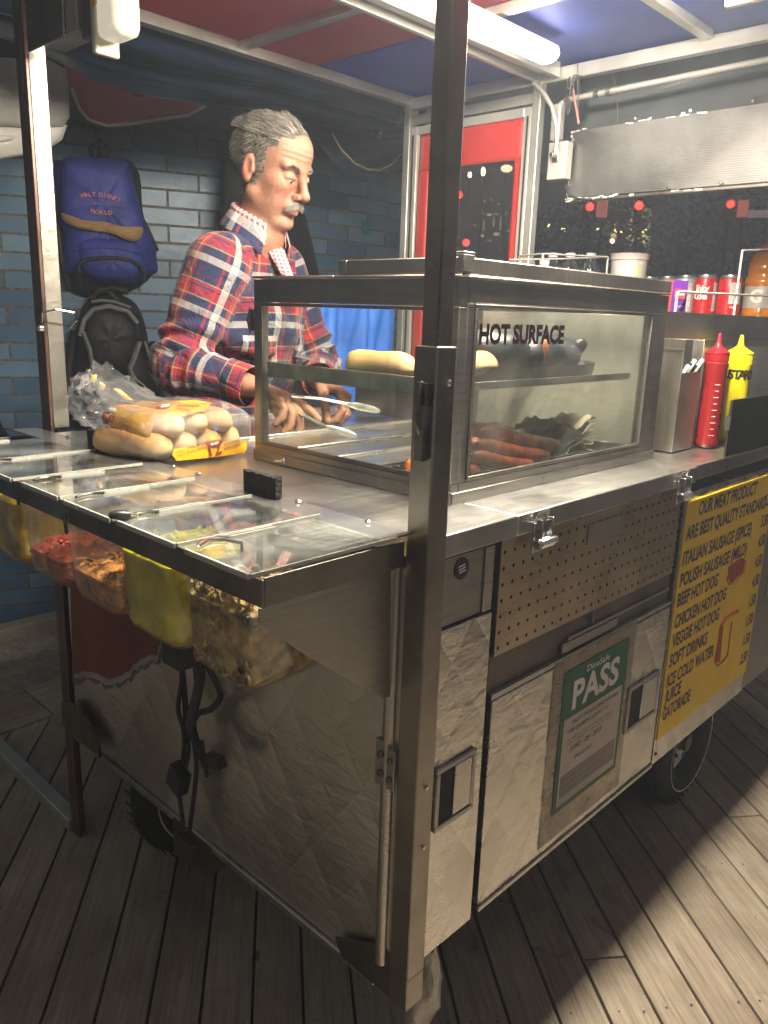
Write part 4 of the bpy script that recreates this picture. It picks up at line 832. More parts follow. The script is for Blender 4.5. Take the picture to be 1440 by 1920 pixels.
# ------------------------------------------------------------------ glass case on the counter
DK = steel('case_steel', (.30, .285, .265), .34, (1, 1, 20), .5, 8, .3); DKw = steel('case_steel_front', (.36, .335, .305), .36, (20, 1, 1), .5, 8, .3)
cs = thing('glass_case', 'steel framed glass food case with a slatted shelf, on the counter behind the corner post', 'display case', (.52, .36, 1.095))
X0, X1, YA, YB, Z0, Z1 = .175, .868, .108, .605, 1.0955, 1.437
def rect(b, p, ax, u0, u1, z0, z1, t):   # bar on plane
    if ax == 'x': b.box(p, p+t, u0, u1, z0, z1)
    else: b.box(u0, u1, p, p+t, z0, z1)
b = MB()   # left face (plane x = X0)
b.box(X0, X0+.02, YA, YB, 1.396, Z1); b.box(X0, X0+.02, YA, YB, Z0, 1.128); b.box(X0, X0+.02, YA, .150, 1.128, 1.396); b.box(X0, X0+.02, .585, YB, 1.128, 1.396)
# front face (plane y = YA)
xa, xb = at(884, 700, y=YA)[0], at(1213, 700, y=YA)[0]; zt = at(1050, 572, y=YA)[2]
b.box(X0+.0202, X1, YA, YA+.02, 1.402, Z1); b.box(X0+.0202, X1, YA, YA+.02, Z0, 1.128); b.box(X0+.0202, xa, YA, YA+.02, 1.128, 1.402); b.box(xb, X1, YA, YA+.02, 1.128, 1.402)
# back and right posts
b.box(X1-.02, X1, YA+.0202, YB, 1.40, Z1); b.box(X1-.02, X1, YA+.0202, YB, Z0, 1.12); b.box(X1-.02, X1, YB-.02, YB, 1.12, 1.40); b.box(X0+.0202, X1-.0202, YB-.02, YB, 1.405, Z1)
b.build('frame', DK, cs, bevel=.0018)
b = MB(); b.box(X0-.004, X1+.004, YA-.004, YA+.03, 1.4385, 1.4425); b.box(X0-.004, X0+.03, YA+.0302, .38, 1.4385, 1.4425); b.box(X1-.03, X1+.004, YA+.0302, .38, 1.4385, 1.4425); b.box(X0+.0302, X1-.0302, .35, .38, 1.4385, 1.4425); b.box(X0-.004, X0+.03, .3802, YB+.004, 1.4385, 1.4425); b.box(X1-.03, X1+.004, .3802, YB+.004, 1.4385, 1.4425); b.box(X0+.0302, X1-.0302, YB-.025, YB+.004, 1.4385, 1.4425); b.box(X0-.001, X1+.002, YA-.002, YA+.02, 1.443, 1.4665); b.box(X0-.001, X1+.002, .352, .372, 1.443, 1.4665); b.box(X0-.001, X0+.018, YA+.0202, .3518, 1.443, 1.4665); b.box(X1-.018, X1+.002, YA+.0202, .3518, 1.443, 1.4665); b.build('lid', DKw, cs, bevel=.002)  # lid shaped open in the middle to let lamplight into the case
b = MB(); b.box(X0-.004, X0-.0005, YA-.004, YB, Z0, 1.116); b.box(X0-.0003, X1, YA-.006, YA-.0005, Z0, 1.114); b.build('base_rail', DK, cs, bevel=.0015)
b = MB(); frame(b, xa+.001, xb-.001, 1.129, 1.401, .006, YA-.0025, YA+.004); b.build('window_trim', STdk, cs, bevel=.001)
b = MB(); y0, y1, z0, z1 = .151, .584, 1.129, 1.395
b.box(X0-.002, X0+.004, y0, y1, z1-.006, z1); b.box(X0-.002, X0+.004, y0, y1, z0, z0+.006); b.box(X0-.002, X0+.004, y0, y0+.006, z0+.006, z1-.006); b.box(X0-.002, X0+.004, y1-.006, y1, z0+.006, z1-.006); b.build('window_trim', STdk, cs, bevel=.001)
b = MB(); b.box(xa+.02, xb, YA+.012, YA+.0165, 1.128, zt+.02); b.box(xa-.001+.001, xa+.0195, YA+.012, YA+.022, 1.128, 1.402); b.build('window_bead', DK, cs, bevel=.001) if False else None
GP = pane('case_glass', (.94, .96, .94), .05, .012, .04, (.50, .52, .47))
b = MB(); b.box(X0+.008, X0+.011, .146, .589, 1.125, 1.40); b.build('side_pane', GP, cs, smooth=False)
b = MB(); b.box(xa-.004, xb+.004, YA+.008, YA+.011, 1.125, 1.405); b.build('front_pane', pane('front_glass', (.94, .95, .92), .07, .02, .09, (.50, .52, .46), 0, .35), cs, smooth=False)
b = MB(); b.box(X1-.012, X1-.009, .13, .585, 1.12, 1.40); b.build('side_pane', GP, cs, smooth=False)
# hinge, pin, catch
b = MB(); c = at(877, 481, y=YA-.003); b.box(c[0]-.012, c[0]+.014, YA-.006, YA-.003, 1.447, 1.470); b.box(c[0]-.012, c[0]+.014, YA-.006, YA+.012, 1.4705, 1.474); b.build('lid_hinge', STd, cs, bevel=.001)
b = MB(); c = at(535, 864, x=X0-.004); b.lathe([(.006, 0), (.006, .004), (.003, .005), (.003, .010)], (X0-.004, c[1], c[2]), 12, (-1, 0, 0)); b.tube([(X0-.012, c[1], c[2]), (X0-.013, c[1]+.02, c[2]-.003)], .0028, 8); b.build('pin', CHR, cs)
b = MB(); c = at(469, 590, x=X0); b.box(X0+.0, X0+.014, YB+.001, YB+.014, c[2]-.03, c[2]+.01); b.tube([(X0, YB+.01, c[2]-.035), (X0-.004, YB+.014, c[2]-.01), (X0, YB+.01, c[2]+.012)], .003, 6); b.build('catch', BLKP, cs, bevel=.001)
# shelf: open slats, shaped to let lamplight through, with raised rim
b = MB(); [b.box(.188+.0, .845, .168+.0255*i_, .176+.0255*i_, 1.262, 1.265) for i_ in range(16)]; b.box(.188, .192, .165, .575, 1.2655, 1.284); b.box(.1925, .845, .165, .169, 1.2655, 1.276); b.build('shelf', STd, cs, bevel=.001)
b = MB(); b.box(.1865, .1878, .16, .58, 1.258, 1.286); b.build('shelf_rim', mat('shelf_rim', (.36, .37, .32), .45, .5, .2, 20), cs, bevel=.0005)
# griddle inside, wells
b = MB(); b.box(.23, .82, .14, .36, 1.0956, 1.100); gd = b.build('griddle', mat('griddle_iron', (.05, .048, .045), .5, .5, .3, 10, .4, 60), cs, bevel=.002)
b = MB()
for i in range(26): b.box(.24+i*.0222, .246+i*.0222, .145, .355, 1.1005, 1.104)
b.build('grate', mat('grate_iron', (.13, .12, .11), .4, .8, .3, 20), cs, smooth=False)
b = MB(); b.box(.20, .85, .40, .406, 1.0956, 1.101); b.box(.20, .85, .395, .3995, 1.0956, 1.099); b.box(.2, .85, .50, .506, 1.0956, 1.102); b.box(.60, .606, .41, .495, 1.0956, 1.101); b.build('well_rim', ST, cs, bevel=.001)
b = text('HOT SURFACE', mat('maroon_letters', (.085, .008, .012), .45), cs, at(897, 644, y=YA+.007), (1, 0, 0), (0, 0, 1), .029, at(1056, 640, y=YA+.007)[0]-at(897, 644, y=YA+.007)[0], bold=.045, depth=.0008)
# ------------------------------------------------------------------ food
def noisy(b, amp, f, seed):
    r_ = np.random.RandomState(seed); ph = r_.rand(12)*6; v = np.array(b.v)
    dsp = sum(np.stack([np.sin(v[:, (a+1) % 3]*f*(1+.7*k)+ph[(a+k*3) % 12])*np.cos(v[:, (a+2) % 3]*f*(1.3+.5*k)+ph[(a*2+k) % 12]) for a in range(3)], 1)/(1+k) for k in range(3))
    b.v = [tuple(p) for p in v+dsp*amp]; return b
def bunmat():
    m, nt, b = newmat('bun_crust'); g = nt.nodes.new('ShaderNodeNewGeometry'); sp = nt.nodes.new('ShaderNodeSeparateXYZ'); nt.links.new(g.outputs['Normal'], sp.inputs[0]); v = coords(nt)
    n1 = noise(nt, v, 22, 5, .6); f = mth(nt, 'MULTIPLY_ADD', n1, .5, sp.outputs[2]); c = ramp(nt, f, [(.10, (.74, .57, .33)), (.66, (.68, .44, .19)), (1.0, (.55, .30, .10))])
    c = mixc(nt, .4, c, ramp(nt, noise(nt, v, 140, 3, .7), [(.3, (.8,)*3), (.7, (1.1,)*3)]), 'MULTIPLY'); nt.links.new(c, b.inputs['Base Color']); b.inputs['Roughness'].default_value = .55; b.inputs['Subsurface Weight'].default_value = .12; b.inputs['Subsurface Radius'].default_value = (.01, .006, .003); b.inputs['Subsurface Scale'].default_value = .5
    k = bump(nt, None, n1, .3, .006); bump(nt, b, noise(nt, v, 160, 3), .2, .001, k); return m
BUN = bunmat(); BUNs = BUN
def bun(parent, c, L, r, dirv, name='bun', seed=0, lab=None, rz=1.0, m_=None):
    b = MB(); dirv = np.array(dirv, float); dirv /= np.linalg.norm(dirv); n = 14; pts = []; rr = []
    for i in range(n+1):
        t_ = -1+2*i/n; pts.append(np.array(c)+dirv*L/2*t_*1.0); rr.append(r*max(.05, (1-abs(t_)**7))**.5)
    b.tube(pts, rr, 20); cz = c[2]; b.v = [(p[0], p[1], cz+(p[2]-cz)*(1.02 if p[2] > cz else .80)) for p in b.v]; noisy(b, .0016, 45, seed); return b.build(name, m_ or BUN, parent, angle=180)
t = thing('loose_bun', 'plain golden hot dog bun lying on the shelf inside the glass case', 'bun', (.24, .30, 1.285))
bun(t, (.235, .325, 1.293), .135, .0265, (.25, -1, 0), 'bun', 3)
SAU = mat('sausage_skin', (.70, .19, .09), .32, var=.3, vs=40, bmp=.2, bs=60, coat=.2); SAUe = mat('sausage_pale', (.72, .30, .19), .45, var=.2, vs=20)
def sausage(p, q, r, lab, i, m_=SAU):
    p, q = np.array(p, float), np.array(q, float); n = 12; b = MB(); pts = []; rr = []
    for k in range(n+1):
        t_ = k/n; pts.append(p+(q-p)*t_+np.array([0, 0, -.004*math.sin(math.pi*t_)])); rr.append(r*max(.06, 1-abs(2*t_-1)**7)**.5)
    b.tube(pts, rr, 14); o = b.build('sausage', m_, angle=180); return tag(o, lab, 'sausage', 'sausages grilling in the glass case')
P_ = lambda px, py, y: at(px, py, y=y)
sausage(P_(903, 808, .150), P_(1052, 838, .165), .0155, 'top sausage of the pile at the right pane', 0)
sausage(P_(893, 831, .142), P_(1030, 856, .155), .0155, 'second sausage from the top of the pile at the right pane', 1)
sausage(P_(888, 853, .136), P_(1000, 874, .142), .0145, 'third sausage from the top, under the two longer ones', 2)
sausage(P_(878, 826, .22), P_(925, 832, .25), .013, 'pale sausage end left of the pile', 3, SAUe); sausage(P_(876, 805, .24), P_(935, 800, .27), .013, 'pale pinkish sausage behind the top of the pile', 4, SAUe)
sausage(P_(880, 878, .138), P_(903, 886, .140), .012, 'short dark sausage end at the lower left corner of the right pane', 5)
sausage((.215, .245, 1.118), (.245, .165, 1.118), .0125, 'short reddish sausage low at the left pane beside the post', 6); sausage((.245, .27, 1.118), (.285, .20, 1.118), .012, 'small sausage behind the short one at the left pane', 7)
b = MB(); c = at(770, 858, x=.235); b.ell((c[0], c[1], 1.122), (.011, .011, .020), 14); noisy(b, .001, 80, 2); tag(b.build('carrot_piece', mat('orange_flesh', (.75, .20, .02), .35), angle=180), 'bright orange piece of pepper beside the sausages at the left pane', 'pepper')
b = MB(); b.grid([[(.30+.16*i/10, .125+.05*j/5, 1.106+.008*rs.rand()) for i in range(11)] for j in range(6)]); tag(b.build('foil', mat('crumpled_foil', (.7, .7, .68), .25, .9, bmp=.6, bs=40), angle=20), 'crumpled foil strip at the lower edge of the right pane', 'foil')
# dark pan with a black mitt on the shelf
pn = thing('pan', 'dark shallow pan on the case shelf behind the right pane', 'pan', (.55, .27, 1.266))
b = MB(); P = []
for k, (r_, z) in enumerate(((.0, 1.268), (.85, 1.268), (.97, 1.280), (1.0, 1.294), (1.03, 1.296), (1.0, 1.270), (.9, 1.2665), (0, 1.2665))):
    P.append([(.56+.25*r_*math.cos(a), .26+.085*r_*math.sin(a), z) for a in np.linspace(0, 2*math.pi, 40, endpoint=False)])
b.grid(P, closeu=True); b.build('pan', mat('pan_iron', (.03, .03, .03), .35, .6), pn, angle=50)
mt = thing('oven_mitt', 'crumpled black oven mitt lying on the pan inside the case', 'oven mitt', (.6, .26, 1.29))
b = MB(); b.ell((.60, .25, 1.315), (.15, .06, .042), 48); b.ell((.46, .24, 1.325), (.08, .05, .042), 36); noisy(b, .007, 34, 5); b.build('mitt', mat('black_mitt', (.02, .024, .028), .38, var=.3, vs=12, bmp=.5, bs=22), mt, angle=180)
b = MB(); b.ell((.715, .22, 1.332), (.018, .016, .017), 20); noisy(b, .001, 60, 1); b.build('cuff_knob', BLKP, mt, angle=180)
t = thing('cut_bun', 'torn brown bun end beside the black mitt on the case shelf', 'bun', (.36, .24, 1.28)); bun(t, (.375, .22, 1.30), .10, .024, (1, .2, 0), 'bun', 8)
t = thing('roasted_pepper', 'orange wedge lying on the black mitt', 'pepper', (.55, .2, 1.33)); b = MB(); b.ell((.545, .192, 1.330), (.008, .006, .024), 16); noisy(b, .002, 70, 3); b.build('pepper', mat('brown_flesh', (.35, .13, .05), .5), t, angle=180)
t = thing('paper_stack', 'loose stack of pale greasy paper inside the case under the shelf', 'paper', (.74, .3, 1.1))
for i in range(5):
    b = MB(); P = [[(.60+.22*a/14+.012*rs.rand(), .225+.08*q/6, 1.105+i*.014+.010*math.sin(a*.8+i)+.012*rs.rand()) for a in range(15)] for q in range(7)]
    b.grid(P); b.build('sheet', mat('greasy_paper', (.36, .32, .22), .6) if 'greasy_paper' not in bpy.data.materials else bpy.data.materials['greasy_paper'], t, angle=180, solid=.001)
bs_ = thing('blue_sheet', 'bright blue plastic sheet hanging behind the glass case', 'plastic sheet', (.95, 1.17, 1.1))
b = MB(); P = []
for j in range(25):
    z = 1.10+.32*j/24; P.append([(.70+.47*i/50, 1.165+.012*math.sin(i*.5+z*6)+.008*math.sin(i*1.1-z*14)+.02*math.sin(i*.13), z+.012*math.sin(i*.21)*(j/24)) for i in range(51)])
b.grid(P); b.build('sheet', mat('blue_polythene', (.04, .16, .62), .35, var=.2, vs=7, bmp=.3, bs=14), bs_, angle=180, solid=.0015)
# ------------------------------------------------------------------ bread bag
bg_ = thing('bread_bag', 'clear bag of hot dog buns with yellow labels beside the left post', 'bread bag', (.09, .72, 1.096))
k_ = 0; bd = np.array([.34, -.94, 0]); bd /= np.linalg.norm(bd); bs2 = np.array([.94, .34, 0])
for lay, (n_, z_, L, o_) in enumerate(((4, 1.122, .19, 0), (3, 1.164, .185, .028))):
    for i in range(n_):
        e_ = np.array([.016+.0555*i+o_, .650+.003*i, 0]); bun(bg_, tuple(e_-bd*(L/2)*(1+.04*(i % 2))+np.array([0, 0, z_+(.002 if i % 2 else 0)])), L*(1 if i < 3 else .9), .0288, bd+np.array([.04*i-.06, 0, -.05*lay]), 'bun', k_); k_ += 1
def shell(c, rx, ry, rz, n=60, seed=1, amp=.006, f=38):
    b = MB(); P = []
    for j in range(n//2+1):
        t_ = math.pi*j/(n//2); row = []
        for k in range(n):
            a = 2*math.pi*k/n; sx, sy, sz = math.sin(t_)*math.cos(a), math.sin(t_)*math.sin(a), math.cos(t_); e = .55
            row.append((c[0]+rx*abs(sx)**e*np.sign(sx), c[1]+ry*abs(sy)**e*np.sign(sy), c[2]+rz*abs(sz)**e*np.sign(sz)))
        P.append(row)
    b.grid(P, closeu=True); noisy(b, amp, f, seed); return b
PLA = pane('cling_plastic', (.97, .97, .98), .12, .08, .10, (.8, .8, .8), .7); nt = PLA.node_tree
sb_ = shell((.082, .745, 1.148), .135, .118, .053, 64, 4, .0022, 42)
sb_.v = [(p[0], p[1], max(p[2], 1.0965)) for p in sb_.v]; sb_.build('plastic', PLA, bg_, angle=180)
# loose neck of the bag, crumpled, rising to the left
PL2 = pane('crumpled_plastic', (.97, .97, .98), .06, .12, .07, (.8, .82, .85), .5)
r_ = np.random.RandomState(11); b = MB(); P = []; NA_ = 72
cl = [(.10, .82, 1.145, .085, .048), (.09, .90, 1.150, .095, .052), (.08, .98, 1.165, .10, .068), (.085, 1.04, 1.18, .095, .082), (.09, 1.08, 1.185, .07, .080), (.08, 1.11, 1.17, .04, .05), (.075, 1.12, 1.16, .008, .008)]
phs = r_.rand(8)*6
for i in range(len(cl)-1):
    for s in range(8):
        q = [cl[i][k]+(cl[i+1][k]-cl[i][k])*s/8 for k in range(5)]; w = (i+s/8); row = []
        for a in np.linspace(0, 2*math.pi, NA_, endpoint=False):
            rg = 1-.16*abs(math.sin(a*4+w*1.9+phs[0]+.8*math.sin(w*2.3)))-.09*abs(math.sin(a*9-w*3.1+phs[1]))-.06*abs(math.sin(a*15+w*5.7+phs[2]))+.05*math.sin(w*6+a*2)
            row.append((q[0]+q[3]*math.cos(a)*rg, q[1]+.018*math.sin(3*a+w*1.3)+.006*math.sin(a*11+w*7), max(1.097, q[2]+q[4]*math.sin(a)*rg)))
        P.append(row)
b.grid(P, closeu=True); b.build('bag_neck', PL2, bg_, angle=55)
YEL = mat('yellow_label', (.80, .42, .02), .35, var=.05); DRD = mat('dark_red_print', (.28, .015, .02), .5); WLB = mat('white_label', (.85, .83, .8), .4); ORG_ = mat('orange_label', (.82, .25, .02), .4)
def patch(px, P, N, m_, nm='label', sag=.004, th=.0008, par=bg_):
    """small printed area: outline in pixels, laid on a plane through P"""
    pts = [onp(*p, P, N) for p in px]; c = sum(pts)/len(pts); N = np.array(N, float)/np.linalg.norm(N)
    if N@(CC-c) < 0: N = -N
    b = MB(); rows = [[c+(p-c)*t_+N*sag*(1-t_*t_) for p in pts] for t_ in (1, .8, .6, .3)]; b.grid(rows, closeu=True); b.add(rows[-1], [tuple(range(len(pts)))]); return b.build(nm, m_, par, angle=180)
def ptext(s, px, py, P, N, h, w, m_, lift=.006, rot=0, par=bg_, bold=.02):
    N = np.array(N, float); N /= np.linalg.norm(N); o = onp(px, py, P, N)
    if N@(CC-o) < 0: N = -N
    ax = np.cross(np.array([0, 0, 1.]), N) if abs(N[2]) < .9 else np.array([0, -1., 0]); ax /= np.linalg.norm(ax); ay = np.cross(N, ax); a = R(rot); ax2 = ax*math.cos(a)+ay*math.sin(a); ay2 = np.cross(N, ax2)
    return text(s, m_, par, o+N*lift, ax2, ay2, h, w, bold=bold)
PA, NA = (-.047, .75, 1.15), (-1, -.15, .45)      # long side, towards the left
lb = patch([(197, 795), (205, 772), (225, 764), (286, 785), (287, 795), (282, 820), (272, 821), (212, 800)], PA, NA, YEL); ptext('12', 208, 790, PA, NA, .012, .016, DRD, .006, -14); 
for i in range(3): ptext('HOT DOG BUNS ENRICHED', 230, 786+8*i, PA, NA, .0045, .040, DRD, .006, -17, bold=.0)
patch([(190, 780), (196, 772), (208, 774), (212, 788), (206, 797), (194, 795)], PA, NA, DRD, 'seal', .003); patch([(193, 778), (200, 774), (208, 778), (207, 787), (196, 788)], PA, NA, ORG_, 'seal', .0055); patch([(199, 771), (206, 764), (217, 765), (221, 772), (212, 778)], PA, NA, WLB, 'seal', .0050)
PB, NB = (.08, .74, 1.205), (-.15, -.25, 1)          # top
patch([(285, 772), (292, 760), (330, 752), (365, 750), (397, 755), (385, 770), (345, 780), (300, 782)], PB, NB, YEL, sag=.003); patch([(286, 770), (292, 762), (315, 757), (330, 758), (322, 768), (295, 776)], PB, NB, DRD, 'seal', .0045); patch([(294, 766), (304, 761), (324, 759), (318, 766), (300, 770)], PB, NB, WLB, 'seal', .0065)
ptext('BREAD', 330, 768, PB, NB, .012, .05, DRD, .0055, 20); ptext('12', 349, 782, PB, NB, .014, .022, DRD, .005, 20)
PC, NC = (.08, .634, 1.13), (.10, -1, .25)         # near end
sh_ = lambda q: [(a-4, b-8) for a, b in q]
patch(sh_([(327, 860), (330, 850), (372, 844), (466, 831), (467, 850), (462, 857), (400, 866), (335, 872)]), PC, NC, YEL, sag=.002); ptext('12', 392, 856, PC, NC, .019, .030, DRD, .004, 8); 
for i in range(2): ptext('HOT DOG BUNS', 329, 850+8*i, PC, NC, .005, .075, DRD, .004, 8, bold=0); ptext('BUNS 12 PACK', 418, 837+8*i, PC, NC, .005, .045, DRD, .004, 8, bold=0)
patch(sh_([(389, 838), (398, 829), (412, 828), (422, 836), (418, 846), (400, 850), (391, 847)]), PC, NC, DRD, 'seal', .006); patch(sh_([(391, 835), (398, 827), (412, 826), (420, 831), (414, 838), (399, 840)]), PC, NC, YEL, 'seal', .009); ptext('BAKERY', 389, 837, PC, NC, .0045, .020, WLB, .0115, 6)
ptext('A', 399, 810, PC, NC, .011, .012, mat('blue_print', (.05, .12, .5), .5), .004, 8, bold=.04)
for i, pl in enumerate(([(172, 703), (182, 702), (180, 715), (170, 716)], [(187, 715), (198, 722), (195, 732), (186, 726)], [(212, 728), (225, 730), (250, 750), (256, 760), (240, 755)])):
    patch(pl, (.05, 1.03, 1.2), (-.3, -1, .1), YEL, 'label', .004)
# ------------------------------------------------------------------ condiment tubs hanging in the tray
TUBM = pane('tub_plastic', (.95, .92, .84), .20, .07, .09, (.55, .50, .38))
def tub(y0, y1, fill, cm, lab, kind, seed):
    t = thing('condiment_tub', lab, 'condiment tub', (-.14, (y0+y1)/2, 1.03), 'condiment tubs hanging in the tray rail')
    xa_, xb_ = -.222, -.045; r_ = np.random.RandomState(seed)
    def ring(z, ins, k=.018, n=4):
        pl = []; X0_, X1_, Y0_, Y1_ = xa_+ins, xb_-ins, y0+ins, y1-ins
        for cx, cy, a0 in ((X1_-k, Y1_-k, 0), (X0_+k, Y1_-k, 90), (X0_+k, Y0_+k, 180), (X1_-k, Y0_+k, 270)):
            for i in range(n+1): a = R(a0+90*i/n); pl.append((cx+k*math.cos(a), cy+k*math.sin(a), z))
        return pl
    rings = [ring(1.075, 0), ring(1.070, 0), ring(1.066, .003), ring(1.025, .004), ring(1.022, .007), ring(.92, .013), ring(.905, .017), ring(.892, .030)]
    b = MB(); b.grid(rings, closeu=True); b.add(rings[-1], [tuple(range(len(rings[-1])))]); b.build('tub', TUBM, t, angle=50)
    zf = .897+fill*.15; c = MB(); rr_ = [ring(.8935, .033), ring(.907, .0195), ring(.922, .0155)]
    if zf > .93: rr_.append(ring(zf, .0155-(zf-.92)*.06))
    c.grid(rr_, closeu=True); top_ = rr_[-1]; n = len(top_); cen = np.mean(np.array(top_), 0); P = [top_]
    for s in (.85, .65, .45, .25): P.append([tuple(cen+(np.array(p)-cen)*s+np.array([0, 0, .006+r_.uniform(-.004, .010)])) for p in top_])
    c.grid(P, closeu=True); c.add(P[-1], [tuple(range(n))]); c.add(rr_[0], [tuple(range(n))]); c.build('contents', cm, t, angle=180)
    e = MB(); X0_, X1_, Y0_, Y1_ = xa_+.020, xb_-.02, y0+.020, y1-.020
    if kind == 'bits':
        for i in range(260):
            p = np.array([r_.uniform(X0_-.004, X1_), r_.uniform(Y0_, Y1_), zf+r_.uniform(-.01, .014)]); s = r_.uniform(.002, .005); u1 = r_.normal(0, 1, 3); u1 /= np.linalg.norm(u1); u2 = np.cross(u1, [0, 0, 1.]); u3 = np.cross(u1, u2); e.obox(p, u1*s*1.5, u2*s*.7, u3*s*.5)
    if kind == 'strips':
        for i in range(120):
            p = np.array([r_.uniform(X0_-.003, X1_), r_.uniform(Y0_, Y1_), zf+r_.uniform(-.012, .016)]); a = r_.rand()*6.28; L = r_.uniform(.006, .016); d_ = np.array([math.cos(a)*L, math.sin(a)*L, r_.uniform(-.006, .006)]); e.tube([p-d_, p+np.array([0, 0, .004]), p+d_], r_.uniform(.0012, .0028), 5)
    if kind == 'rings':
        for i in range(330):
            zz = zf+r_.uniform(-.095, .020); side = r_.rand() < .6; p = np.array([X0_-.005+r_.uniform(0, .012) if side else r_.uniform(X0_, X1_), r_.uniform(Y0_, Y1_), zz if side else zf+r_.uniform(-.004, .014)])
            nrm = r_.normal(0, .6, 3)+(np.array([-1, 0, 0]) if side else np.array([0, 0, 1.])); nrm /= np.linalg.norm(nrm); a1 = np.cross(nrm, [.3, .7, .2]); a1 /= np.linalg.norm(a1); a2 = np.cross(nrm, a1); rad = r_.uniform(.005, .0095)
            e.tube([p+rad*(a1*math.cos(q)+a2*math.sin(q)) for q in np.linspace(0, 2*math.pi, 13)], .0021, 6, caps=False)
    if kind == 'peppers':
        for i in range(110):
            p = np.array([X0_+r_.uniform(-.0045, .006) if i % 3 else r_.uniform(X0_, X1_), r_.uniform(Y0_, Y1_), zf+(r_.uniform(-.115, .006) if i % 3 else r_.uniform(-.01, .012))]); e.ell(p, (.004, r_.uniform(.006, .013), r_.uniform(.006, .015)), 8)
    if e.v: e.build('pieces', cm, t, angle=60 if kind != 'bits' else 1)
    return t
tub(.985, 1.15, .3, mat('green_relish', (.12, .16, .02), .5, bmp=.6), 'condiment tub at the far left end of the tray', 'bits', 1)
tub(.808, .972, .80, mat('mustard_relish', (.92, .48, .02), .4, var=.5, vs=18, bmp=.6, bs=50, sub=.3), 'tub of orange and yellow relish, leftmost in the tray', 'strips', 2)
tub(.631, .796, .33, mat('bacon_bits', (.50, .08, .05), .6, var=.4, vs=60, bmp=.7, bs=120), 'tub with red bacon bits, second from the left', 'bits', 3)
tub(.454, .619, .36, mat('fried_onions', (.60, .27, .07), .5, var=.5, vs=50, bmp=.8, bs=90), 'tub with brown fried onions, middle of the tray', 'strips', 4)
tub(.277, .442, .86, mat('yellow_peppers', (.92, .84, .02), .35, var=.3, vs=14, bmp=.4, bs=40, sub=.3), 'tub full of bright yellow banana peppers', 'peppers', 5)
tub(.100, .265, .72, mat('olive_rings', (.62, .46, .20), .45, var=.5, vs=50, bmp=.8, bs=90), 'tub of pale brown sliced rings, nearest the corner post', 'rings', 6)
# servers resting in the notches
def handle(nm, lab, pts, r, m_, knob=None):
    t = thing(nm, lab, 'serving spoon', tuple(pts[0])); b = MB(); b.tube(pts, r, 8); b.build('shaft', CHR, t)
    if knob: b = MB(); b.tube(knob, [.004, .0065, .007, .005], 12); b.build('grip', m_, t)
q = at(225, 968, z=1.112)
handle('serving_spoon', 'serving spoon with dark grip over the tub of fried onions', [q+np.array([.012, 0, 0]), q+np.array([.05, .02, -.012]), q+np.array([.08, .03, -.06])], .0022, BLKP, [q+np.array([-.012, .006, .002]), q+np.array([-.004, .004, .002]), q+np.array([.006, .002, 0]), q+np.array([.014, 0, 0])])
q = at(372, 1024, z=1.112)
handle('serving_spoon', 'bent wire spoon handle over the tub of yellow peppers', [q, q+np.array([.016, .004, .004]), q+np.array([.034, -.004, .003]), q+np.array([.046, -.022, 0]), q+np.array([.04, -.03, -.02])], .0028, BLKP)
for i, (a, bq_) in enumerate((((32, 925), (35, 945)), ((120, 965), (125, 1000)))):
    b = MB(); b.tube([at(*a, x=-.249), at((a[0]+bq_[0])/2, (a[1]+bq_[1])/2, x=-.253), at(*bq_, x=-.250)], .0028, 6); tag(b.build('wire_utensil', BLKP), ('thin black utensil handle hanging over the tray edge above the leftmost tub', 'black utensil handle hanging over the tray edge between bacon bits and onions')[i], 'utensil')
# ------------------------------------------------------------------ shelf with drinks at the right
shelf_ = thing('drinks_shelf', 'polished steel shelf box holding cans and bottles behind the sauce bottles', 'shelf', (1.5, .4, 1.09))
MIR = steel('polished_steel', (.66, .63, .57), .20, (1, 1, 30), .5, 6, .3); MIR.node_tree.nodes['Principled BSDF'].inputs['Metallic'].default_value = .6
SY = .166
b = MB(); b.box(.955, 2.3, SY, SY+.003, 1.093, 1.398); b.box(.955, .958, SY+.0032, .66, 1.093, 1.398); b.build('front', MIR, shelf_, bevel=.001)
b = MB(); b.box(.955, 2.3, SY-.004, SY-.0005, 1.345, 1.408); b.box(.955, 2.3, SY-.0003, .66, 1.3985, 1.4015); b.build('shelf_top', STd, shelf_, bevel=.001)
WR = mat('white_wire', (.72, .70, .66), .4)
b = MB(); zz = at(1300, 550, y=SY+.004)[2]; b.tube([at(1272, 547, y=SY+.004), at(1460, 556, y=SY+.004)], .0028, 8); c = at(1392, 470, y=SY+.004); b.tube([(c[0], c[1], 1.40), c, at(1470, 466, y=SY+.004)], .0028, 8); b.tube([(1.04, SY+.004, 1.40), (1.04, SY+.004, zz)], .0028, 8)
b.build('guard_wire', WR, shelf_)
rk = thing('wire_rack', 'thin steel wire rack around the water bottles behind the glass case', 'rack', (1.1, .5, 1.40))
b = MB(); a1, a2, a3, a4 = at(974, 480, y=.52), at(1018, 476, y=.42), at(1140, 482, y=.40), at(1140, 482, y=.40)
b.tube([a1, a2, a3], .0022, 8); b.tube([a3, a3*[1, 1, 0]+[0, 0, 1.40]], .0026, 8); b.tube([a2, a2*[1, 1, 0]+[0, 0, 1.40]], .0032, 8); b.tube([a1, a1*[1, 1, 0]+[0, 0, 1.40]], .0032, 8); e_ = a3+np.array([.02, .14, 0]); b.tube([a3, e_, a1+np.array([.1, .10, 0])], .0022, 8)
b.build('wire', mat('dull_wire', (.30, .29, .27), .45, .4), rk)
CLR = pane('clear_pet', (.93, .96, .98), .22, .04, .04)
CAPW = mat('white_cap', (.75, .77, .78), .4)
